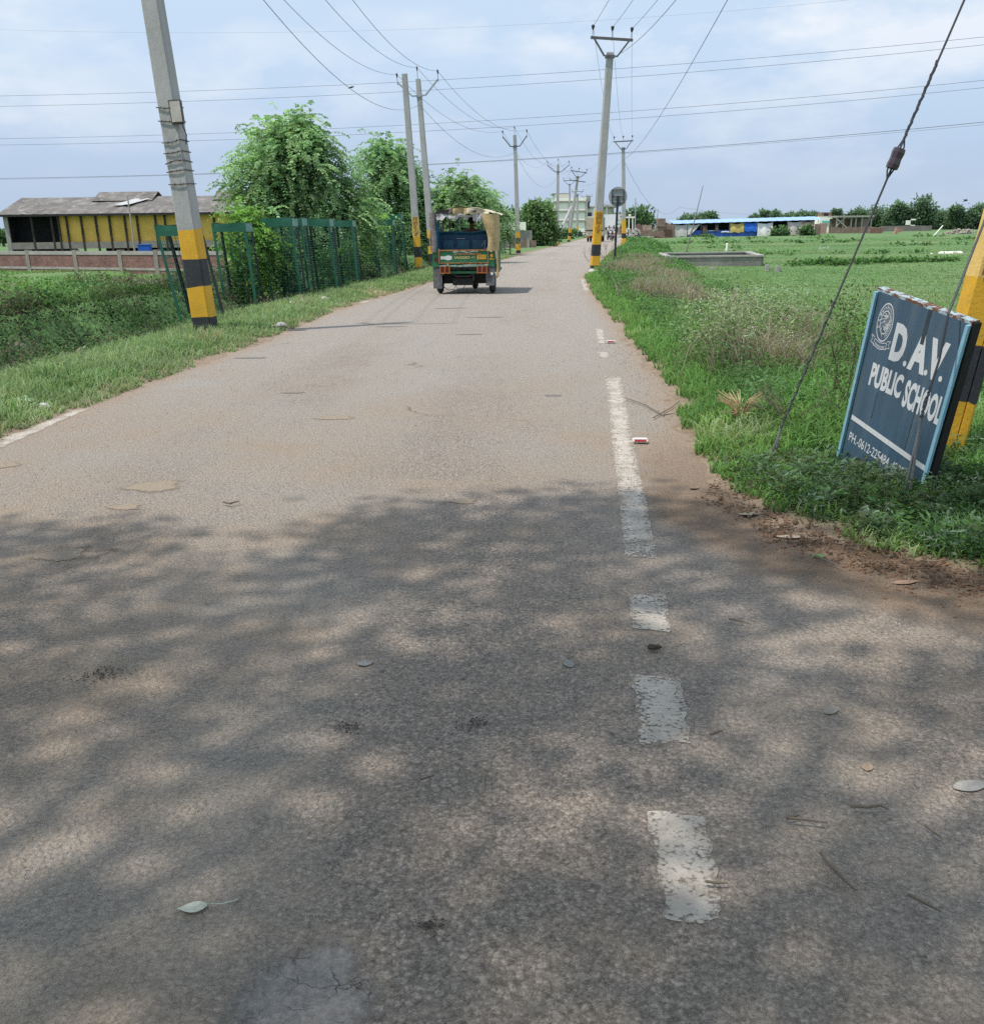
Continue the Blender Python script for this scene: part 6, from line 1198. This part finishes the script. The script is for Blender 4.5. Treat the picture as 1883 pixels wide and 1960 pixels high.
for i in range(4):
    wallseg(C4[i], C4[(i+1) % 4], GBR, 'wall', 0, H_-.06, .22); wallseg(C4[i], C4[(i+1) % 4]+(C4[(i+1) % 4]-C4[i]).normalized()*.1, M('rim_cement', (.38, .355, .32), .9, .2, 3), 'rim', H_-.057+.001*i, H_+.02+.003*i, .30)
for k, (x, y, s, lab) in enumerate([(1467, 519, .27, 'left one of two grey concrete stubs in the field right of the masonry tank'), (1487, 521.5, .27, 'right one of two grey concrete stubs in the field right of the masonry tank'), (1362, 518, .16, 'small grey stone block in the grass in front of the masonry tank')]):
    a_ = G(x, y, -.3); a_.z = -.33; r_ = MB(); r_.box((0, 0, s*.55), (.16, .16, s*1.1), taper=.9); r_.box((.10, .02, s*.35), (.1, .12, s*.7)); tag(r_.obj('concrete_stub', CEM, loc=a_, bevel=.015), lab, 'stub')

# ------------------------------------------------------------ road sign (seen from behind)
p_ = G(1177, 506); sp = thing('road_sign', 'round road sign seen from its grey back on a black post', 'road sign', (p_.x, p_.y, -.1), -.12); zc = A(1181, 376, p_.y).z+.1; rr_ = .385
q = MB(); q.tube([(-.03, 0, -.2), (.0, 0, zc*.5), (.03, 0, zc+.02)], .055, 6); q.obj('post', M('post_black', (.022, .022, .028), .6, .2, 9, (.09, .07, .06), (.68, .8)), sp)
q = MB(); q.tube([(.03, .06, zc), (.03, .075, zc), (.03, .085, zc)], [rr_, rr_, rr_-.01], 40); q.obj('disc', M('sign_back', (.30, .33, .34), .6, .1, 3), sp)
q = MB()
for a_, b_ in (((-.24, .26), (.24, .26)), ((-.24, -.24), (.24, -.24)), ((-.24, .02), (.24, .02)), ((-.24, .275), (-.24, -.255)), ((.24, .275), (.24, -.255))): q.box((.03+(a_[0]+b_[0])/2, .03, zc+(a_[1]+b_[1])/2), (max(.03, abs(a_[0]-b_[0])), .03 if a_[1] == b_[1] else .026, max(.03, abs(a_[1]-b_[1]))))
q.obj('back_frame', M('post_black', (.022, .022, .028)), sp)

# ------------------------------------------------------------ school board
bx_, by_, phi, eps, back, bw2, bh2 = 2.438, 5.415, 1.125, .209, -.066, .672, 1.003
r3 = Vector((math.cos(phi), -math.sin(phi), 0)); n3 = Vector((-math.sin(phi), -math.cos(phi), 0)); z3 = Vector((0, 0, 1)); r4 = r3*math.cos(eps)-z3*math.sin(eps); z4 = z3*math.cos(eps)+r3*math.sin(eps); z5 = z4*math.cos(back)-n3*math.sin(back); n5 = n3*math.cos(back)+z4*math.sin(back)
Rb = Matrix.Identity(4)
for i, v in enumerate((r4, -n5, z5)):
    for j in range(3): Rb[j][i] = v[j]
sb = thing('school_board', 'leaning blue school board with white lettering and a round crest at the right edge', 'sign board', (bx_, by_, 0), Rb)
def board_blue():
    m, t, o = nt('board_blue'); tc = N(t, 'ShaderNodeTexCoord').outputs['Object']; mp = N(t, 'ShaderNodeMapping'); mp.inputs['Scale'].default_value = (9, 9, .8); L(t, tc, mp.inputs['Vector'])
    c_ = ramp(t, noise(t, mp.outputs[0], 1.6, 6, .6), [(.3, (.042, .090, .148)), (.55, (.064, .124, .19)), (.75, (.11, .16, .185))]); c_ = mixc(t, ramp(t, noise(t, tc, 26, 5, .75), [(.68, 0.), (.74, .8)]), c_, (.22, .17, .13)); c_ = mixc(t, ramp(t, noise(t, tc, 2.5, 5), [(.35, 0.), (.75, .45)]), c_, (.09, .12, .13))
    p = N(t, 'ShaderNodeBsdfPrincipled'); p.inputs['Roughness'].default_value = .5; L(t, c_, p.inputs['Base Color']); L(t, p.outputs[0], o.inputs[0]); return m
def letter_white():
    m, t, o = nt('letter_white'); tc = N(t, 'ShaderNodeTexCoord').outputs['Object']; c_ = mixc(t, ramp(t, noise(t, tc, 30, 5, .75), [(.60, 0.), (.68, .9)]), (.72, .73, .74), (.34, .27, .22))
    p = N(t, 'ShaderNodeBsdfPrincipled'); p.inputs['Roughness'].default_value = .6; L(t, c_, p.inputs['Base Color']); L(t, p.outputs[0], o.inputs[0]); return m
BB = board_blue(); LW = letter_white(); LBF = M('frame_light_blue', (.26, .50, .62), .6, .12, 20, (.50, .55, .55), (.6, .7)); RST = M('frame_rusty_top', (.42, .55, .58), .8, .15, 9, (.16, .065, .035), (.46, .54), .4, 60); SBK = M('board_side', (.018, .016, .016), .7, .3, 20)
th_ = .056; q = MB(); q.box((-bw2/2, .012, bh2/2-.06), (bw2-.03, .012, bh2+.09)); pb = q.obj('panel', BB, sb)
q = MB(); q.box((-bw2/2, .035, bh2-.012), (bw2, th_, .026)); q.obj('top_frame', RST, sb)
q = MB(); q.box((-bw2+.009, -.002, bh2/2-.06), (.018, .02, bh2+.08)); q.box((-.010, -.002, bh2/2-.06), (.02, .02, bh2+.08)); q.obj('side_frame', LBF, sb)
q = MB(); q.box((-.002, .045, bh2/2-.06), (.02, th_, bh2+.10)); q.box((-bw2+.006, .045, bh2/2-.06), (.014, th_-.01, bh2+.08)); q.box((-bw2/2, .05, bh2*.5), (.03, .05, bh2)); q.obj('side_plate', SBK, sb)
def bt(s_, u0, u1, v0, v1, off=.0, tilt=0.):
    me = text_mesh(s_, .2, None, 1., .0004, off); me.materials.clear(); me.materials.append(LW)
    X_ = [v.co.x for v in me.vertices]; Y_ = [v.co.y for v in me.vertices]; ax, bx2, ay, by2 = min(X_), max(X_), min(Y_), max(Y_)
    for v in me.vertices: x = (v.co.x-ax)/(bx2-ax); v.co.y = (v.co.y-ay)/(by2-ay)*(v1-v0)+tilt*(x-.5); v.co.x = x*(u1-u0)
    o_ = bpy.data.objects.new('lettering', me); COL.objects.link(o_); o_.parent = sb; o_.location = (u0, .0052, v0); o_.rotation_euler = (math.pi/2, 0, 0); return o_
bt('D', -.472, -.372, .653, .864, .011); bt('A', -.332, -.208, .646, .862, .010); bt('V', -.210, -.088, .643, .859, .010)
for u_ in (-.362, -.208, -.104): bt('.', u_-.002, u_+.022, .650, .682)
bt('PUBLIC', -.572, -.328, .466, .604, .008); bt('SCHOOL', -.303, -.027, .428, .588, .008, -.012)
q = MB(); q.add([(-.637, .003, .228), (-.031, .003, .150), (-.033, .003, .182), (-.637, .003, .258)], [(0, 1, 2, 3)]); q.obj('white_stripe', LW, sb)
bt('PH.-0612-225484, 422546', -.622, -.118, .062, .128, .001, -.05)
for b_ in (((-.272, .0055, .895), (.026, .0015, .19)), ((-.20, .0055, .34), (.006, .0012, .30)), ((-.49, .0055, .37), (.005, .0012, .16))): q = MB(); q.box(*b_); q.obj('paint_streak', M('board_streak', (.04, .06, .075), .7, .3, 12), sb)
# crest: rings, ring lettering, rays, ribbon
em = MB(); cx_, cz_ = -.556, .838; ea, eb = .056, .107; YE = .0048
def el(k, a_): return (cx_+ea*k*math.cos(a_), YE, cz_+eb*k*math.sin(a_))
def ring(k0, k1): em.sheet(lambda u, v: el(k0+(k1-k0)*v, u*6.2832), 48, 1)
ring(.95, 1.02); ring(.57, .63)
for i in range(26):                       # small marks of the worn ring lettering
    a_ = -1.1+i*.155
    em.sheet(lambda u, v: el(.70+.17*v, a_+.05*u), 1, 1); em.sheet(lambda u, v: el((.70, .78, .84)[i % 3]+.035*v, a_+.10*u), 1, 1)
rr = random.Random(5)
for i in range(46):                       # sketchy figure in the middle
    r0_, a_ = .48*math.sqrt(rr.random()), rr.uniform(0, 6.28); ln_ = rr.uniform(.05, .16); an = rr.uniform(-.6, .6)+a_+1.57
    p0 = Vector(el(r0_, a_)); d_ = Vector((math.cos(an)*ea, 0, math.sin(an)*eb))*ln_*5; em.sheet(lambda u, v: p0+d_*u+Vector((0, 0, .0045*v)), 1, 1)
rib = lambda u: -.010*math.cos((u-.5)*3.6)
for z0_, z1_ in ((.690, .694), (.726, .730)): em.sheet(lambda u, v: (cx_-.045+.09*u, YE, z0_+(z1_-z0_)*v+rib(u)+.004), 14, 1)
for s in (-1, 1):
    em.sheet(lambda u, v: (cx_+s*(.045+.003*u), YE, .689+.042*v+.001), 1, 1)
    for dz in (.700, .740): em.sheet(lambda u, v: (cx_+s*(.048+.024*u), YE, dz+.004*v+.008*u), 3, 1)
    em.sheet(lambda u, v: (cx_+s*(.060+.024*abs(v-.5)+.003*u), YE, .708+.042*v), 1, 6)
for i in range(8): em.sheet(lambda u, v: (cx_-.036+.0095*i+.004*u, YE, .701+.016*v+rib(.12+.1*i)), 1, 1)
em.obj('crest', LW, sb)
for i, ch in enumerate('D.A.V'):
    a_ = 3.14+.42-.21*i; me = text_mesh(ch, .022, None, .75, .0002, .0006); me.materials.clear(); me.materials.append(LW); o_ = bpy.data.objects.new('crest_letter', me); COL.objects.link(o_); o_.parent = sb; o_.location = (cx_+ea*.79*math.cos(a_), YE, cz_+eb*.79*math.sin(a_)); o_.rotation_euler = (math.pi/2, -(a_-math.pi/2), 0)

# ------------------------------------------------------------ litter, stones, twigs, fallen leaves
def leaf_thing(label, p, ln, wd, rz, col, curl=.2, name='fallen_leaf', cat='leaf', stem=0.):
    q = MB(); q.sheet(lambda u, v: ((u-.5)*ln, (v-.5)*wd*math.sin(min(1, u*1.05+.03)*3.05)**.7*(1.15-.5*u), .004+abs(v-.5)*2*curl*wd*.7+curl*.15*ln*(2*u-1)**2), 12, 6)
    if stem: q.tube([(-ln/2, 0, .012), (-ln/2-stem*.5, .01, .012), (-ln/2-stem, -.005, .008)], .0016, 4)
    m_ = M('leaf_%d_%d_%d' % tuple(int(c*100) for c in col), col, .7, .25, 30, bump=.3, bscale=120)
    o_ = q.obj(name, m_, loc=p, smooth=True); o_.rotation_euler = (rnd.uniform(-.08, .08), rnd.uniform(-.08, .08), rz); return tag(o_, label, cat)
g = lambda x, y, z=.014: G(x, y, z)
leaf_thing('pale green leaf with a long stalk lying on the near road', g(368, 1742, .004), .066, .046, 3.3, (.50, .52, .42), .10, stem=.07)
for lab, x, y, l_, w_, rz, c_ in [('grey dry leaf on the asphalt right of the third paint dash', 1592, 1357, .05, .03, .4, (.30, .27, .22)), ('tan crumpled leaf below the grey dry leaf on the right of the road', 1661, 1463, .045, .03, 1.1, (.36, .26, .18)),
    ('large pale dry leaf at the right edge of the picture', 1862, 1500, .10, .05, .2, (.33, .31, .28)), ('pale dry leaf on the brown soil below the weeds', 1505, 1026, .12, .06, 2.9, (.42, .34, .26)), ('greyish leaf at the tip of the weeds by the road', 1440, 985, .14, .06, .1, (.28, .26, .19)),
    ('brown curled leaf on the soil below the school board', 1735, 1111, .11, .05, .15, (.30, .19, .12)), ('rust brown leaf under the weeds at the right', 1795, 1078, .13, .05, .1, (.22, .11, .06)), ('small green leaf stuck in the brown soil', 1567, 1062, .06, .05, 1.2, (.10, .22, .06)),
    ('grey flat leaf on the road just left of the middle', 1088, 1268-0, .05, .035, 2., (.27, .26, .24)), ('flat grey leaf further left on the road', 700, 1268, .055, .04, .6, (.28, .27, .25)), ('brown leaf lying right of the first long paint dash', 1330, 931, .10, .05, 1., (.24, .16, .09))]:
    p_ = g(x, y, .010); p_.z = max(road_z(p_.x, p_.y)+.001, float(ground_z(np.array(p_.x), np.array(p_.y)))+.004); leaf_thing(lab, p_, l_*1.15, w_*1.1, rz, c_, .05)
def twig_thing(label, pts, r, mat=TW):
    P_ = [Vector(g(x, y, .016)) for x, y in pts]; o_ = P_[0].copy(); q = MB(); q.tube([p-o_+Vector((0, 0, rnd.uniform(0, .006))) for p in P_], [r*1.2]*(len(P_)-1)+[r*.6], 5); return tag(q.obj('twig', mat, loc=o_), label, 'twig', None)
for lab, pts, r in [('longest twig on the near road, right of the last paint dash', [(1570, 1635), (1590, 1660), (1615, 1685), (1637, 1707)], .004), ('short straight twig lying left to right on the right half of the road', [(1508, 1570), (1545, 1573), (1582, 1577)], .0035), ('stubby twig at the left tip of the straight one', [(1505, 1568), (1530, 1562)], .004), ('crooked dark twig near the right edge of the road', [(1628, 1545), (1660, 1548), (1685, 1545), (1700, 1552)], .004),
    ('thin twig slanting down at the far right of the road', [(1770, 1580), (1790, 1598), (1803, 1605)], .003), ('pale twig pair member lowest at the right', [(1738, 1715), (1765, 1730), (1800, 1748)], .0035), ('dark twig on the road between leaf and paint dashes', [(806, 1494), (820, 1488), (832, 1487)], .0028), ('small black twig beside the third paint dash', [(1360, 1409), (1372, 1403), (1382, 1399)], .004), ('tiny brown twig right of the lowest paint dash', [(1350, 1690), (1372, 1692), (1392, 1692)], .003),
    ('long thin dry stalk lying across the dusty right edge of the road', [(1197, 762), (1235, 775), (1270, 795), (1290, 792)], .0042), ('forked dry stalk just below the long one at the road edge', [(1250, 800), (1285, 780), (1300, 768)], .0038), ('thin stalk on the asphalt right of the second paint dash', [(1395, 1186), (1420, 1190), (1438, 1196)], .003), ('short curved stick near the left paint edge of the road', [(428, 962), (440, 965), (458, 960)], .006), ('slim twig lying on brown soil under the school board', [(1560, 1065), (1590, 1078), (1610, 1085)], .004)]: twig_thing(lab, pts, r)
# scattered grit and crumbs
q = MB()
for _ in range(2600):
    y = float(np.exp(rnd.uniform(math.log(1.45), math.log(14)))); x = rnd.uniform(float(xl(y))+.05 if y > 6 else -3.6, float(xr(y))+.1 if y > 5 else 4.); 
    if rnd.random() < .45: x = (float(xr(y)) if y > 5 else 1.6+max(0, 4.2-y)*1.1)-abs(rnd.gauss(0, .35))
    if float(road_sd(np.array(x), np.array(y))) > .1: continue
    k = rnd.uniform(.002, .0048)*(1+y*.07); q.box((x, y, .012+k*.3), (k*1.4, k, k*.8), 0, rnd.uniform(0, 3), None, .7)
for cx2, cy2, n2, sg in ((195, 1295, 150, .035), (665, 1397, 60, .018), (905, 1390, 60, .02), (1253, 1243, 40, .012), (820, 1775, 50, .012)):
    c2 = G(cx2, cy2)
    for _ in range(n2): k = rnd.uniform(.0015, .005); q.box((c2.x+rnd.gauss(0, sg)*1.4, c2.y+rnd.gauss(0, sg), .008+k*.3), (k*1.4, k, k*.8), 1, rnd.uniform(0, 3), None, .7)
o_ = q.obj('grit', [M('grit', (.26, .23, .20), .95, .4, 30), M('dark_grit', (.09, .075, .06), .95, .4, 30)]); o_['kind'] = 'stuff'; o_['label'] = 'loose grit and crumbs scattered over the road'
q = MB()
for _ in range(4200):
    u = rnd.random(); x = 1.35+u*2.6; yb = float(np.interp(x, [1.34, 1.47, 1.75, 2.15, 2.9, 4.6], [5.9, 5.05, 4.45, 4.02, 3.45, 2.5])); v = rnd.gauss(-.12, .15); xx, yy = x-.7*abs(v)*0+.5*v, yb+v; k = min(.022, abs(rnd.gauss(.004, .006))+.003)
    q.box((xx, yy, float(ground_z(np.array(xx), np.array(yy)))*.5+.018+k*.2), (k*1.4, k, k*.7), 0, rnd.uniform(0, 3), None, .6)
q.v = [(v[0]+rnd.uniform(-1, 1)*.003, v[1]+rnd.uniform(-1, 1)*.003, v[2]+rnd.uniform(-1, 1)*.002) for v in q.v]
o_ = q.obj('soil_clods', M('soil_clod', (.19, .115, .07), .95, .35, 12, bump=.5, bscale=60)); o_['kind'] = 'stuff'; o_['label'] = 'brown soil clods along the edge of the weeds'
# stones, litter
def stone(label, p, s, mat, sq=(1, .8, .6), cat='stone', name='stone'):
    import bmesh
    q = MB(); bm = bmesh.new(); bmesh.ops.create_icosphere(bm, subdivisions=2, radius=1.)
    pl_ = [(Vector((rnd.gauss(0, 1), rnd.gauss(0, 1), rnd.gauss(0, .7))).normalized(), rnd.uniform(.55, .9)) for _ in range(9)]
    for v in bm.verts:
        c_ = v.co.copy()
        for n_, d_ in pl_:
            k_ = c_.dot(n_)
            if k_ > d_: c_ -= n_*(k_-d_)*.9
        v.co = Vector((c_.x*s*sq[0], c_.y*s*sq[1], (c_.z+.35)*s*sq[2]))*rnd.uniform(.95, 1.05)
    q.add([tuple(v.co) for v in bm.verts], [tuple(v.index for v in f.verts) for f in bm.faces]); bm.free()
    return tag(q.obj(name, mat, loc=p), label, cat)
STN = M('stone_pale', (.45, .41, .37), .9, .2, 14, bump=.4, bscale=40)
stone('white grey stone at the road edge far left, beside the green plastic bag', g(85, 781, .03), .055, M('stone_white', (.55, .53, .50), .9, .15, 14), (1, .8, .8)); stone('pale rock lying at the road side right of the littered tree guard', g(622, 579, .03), .13, STN, (1, .8, .8)); stone('dirty grey stone lump at the edge of the left grass below the second guard', g(535, 625, .03), .10, STN, (1.5, .8, .6)); stone('white stone in the weeds at the foot of the striped pole on the right', g(1134, 521, .02), .15, M('stone_white', (.55, .53, .50)), (1.3, .8, .55)); stone('white plastic looking lump half buried in the right verge weeds', A(1308, 612, 17), .07, M('stone_white', (.55, .53, .50)), (1.2, .8, .6))
stone('dark clod of dung on the road right of the second short paint dash', g(1253, 1240), .022, M('dung', (.05, .04, .03), .95, .4, 40), (1.3, .9, .5), 'clod', 'clod')
q = MB(); q.sheet(lambda u, v: ((u-.5)*.17, (v-.5)*.12, .03+.05*math.sin(u*3.14)*math.sin(v*3.14)+.012*math.sin(u*14+v*9)), 10, 8); tag(q.obj('plastic_bag', M('bag_green', (.36, .52, .30), .4, .12, 12), loc=g(46, 774, .02), smooth=True), 'pale green crumpled plastic bag lying in the grass at far left', 'bag')
q = MB(); q.sheet(lambda u, v: ((u-.5)*.34, (v-.5)*.22, .03+.05*math.sin(u*5+1)*math.sin(v*3.14)), 10, 6); q.sheet(lambda u, v: (.06+.10*u, .02+.05*math.sin(v*3), .02+.20*v-.05*u*v), 4, 8); tag(q.obj('torn_packet', M('packet', (.66, .60, .44), .6, .15, 6, (.40, .24, .06), (.56, .62)), loc=g(570, 583, .02), smooth=True), 'torn cream and yellow packet dumped in front of the third tree guard', 'litter')
for lab, x, y, s in [('red and white road reflector lying just right of the long paint line', 1225, 845, 1.), ('far pale road reflector at the dusty right road edge', 1169, 655, 1.1)]:
    q = MB(); q.prism([(-.055*s, -.04), (.055*s, -.04), (.055*s, .04), (-.055*s, .04)], .0, .018, (0, 1, 2)); q.prism([(-.05*s, -.03), (.05*s, -.03), (.045*s, .02), (-.045*s, .02)], .018, .026, (0, 1, 2)); rt = q.obj('road_reflector', M('reflector_white', (.72, .70, .66), .4), loc=g(x, y, .012), bevel=.006); tag(rt, lab, 'reflector'); rt.rotation_euler = (0, 0, -.1)
    q = MB(); q.box((0, -.036, .013), (.082*s, .012, .014)); q.obj('red_lens', M('reflector_red', (.50, .05, .06), .3, .1, 30), rt)
rb = thing('litter_heap', 'small grey heap of rubble and scraps by the littered tree guard', 'litter', g(590, 575, .0)); q = MB()
for _ in range(60): k = rnd.uniform(.02, .07); q.box((rnd.gauss(0, .35), rnd.gauss(0, .2), .03+k*.3), (k*1.5, k, k*.7), 0, rnd.uniform(0, 3), None, .7)
q.obj('scraps', STN, rb)
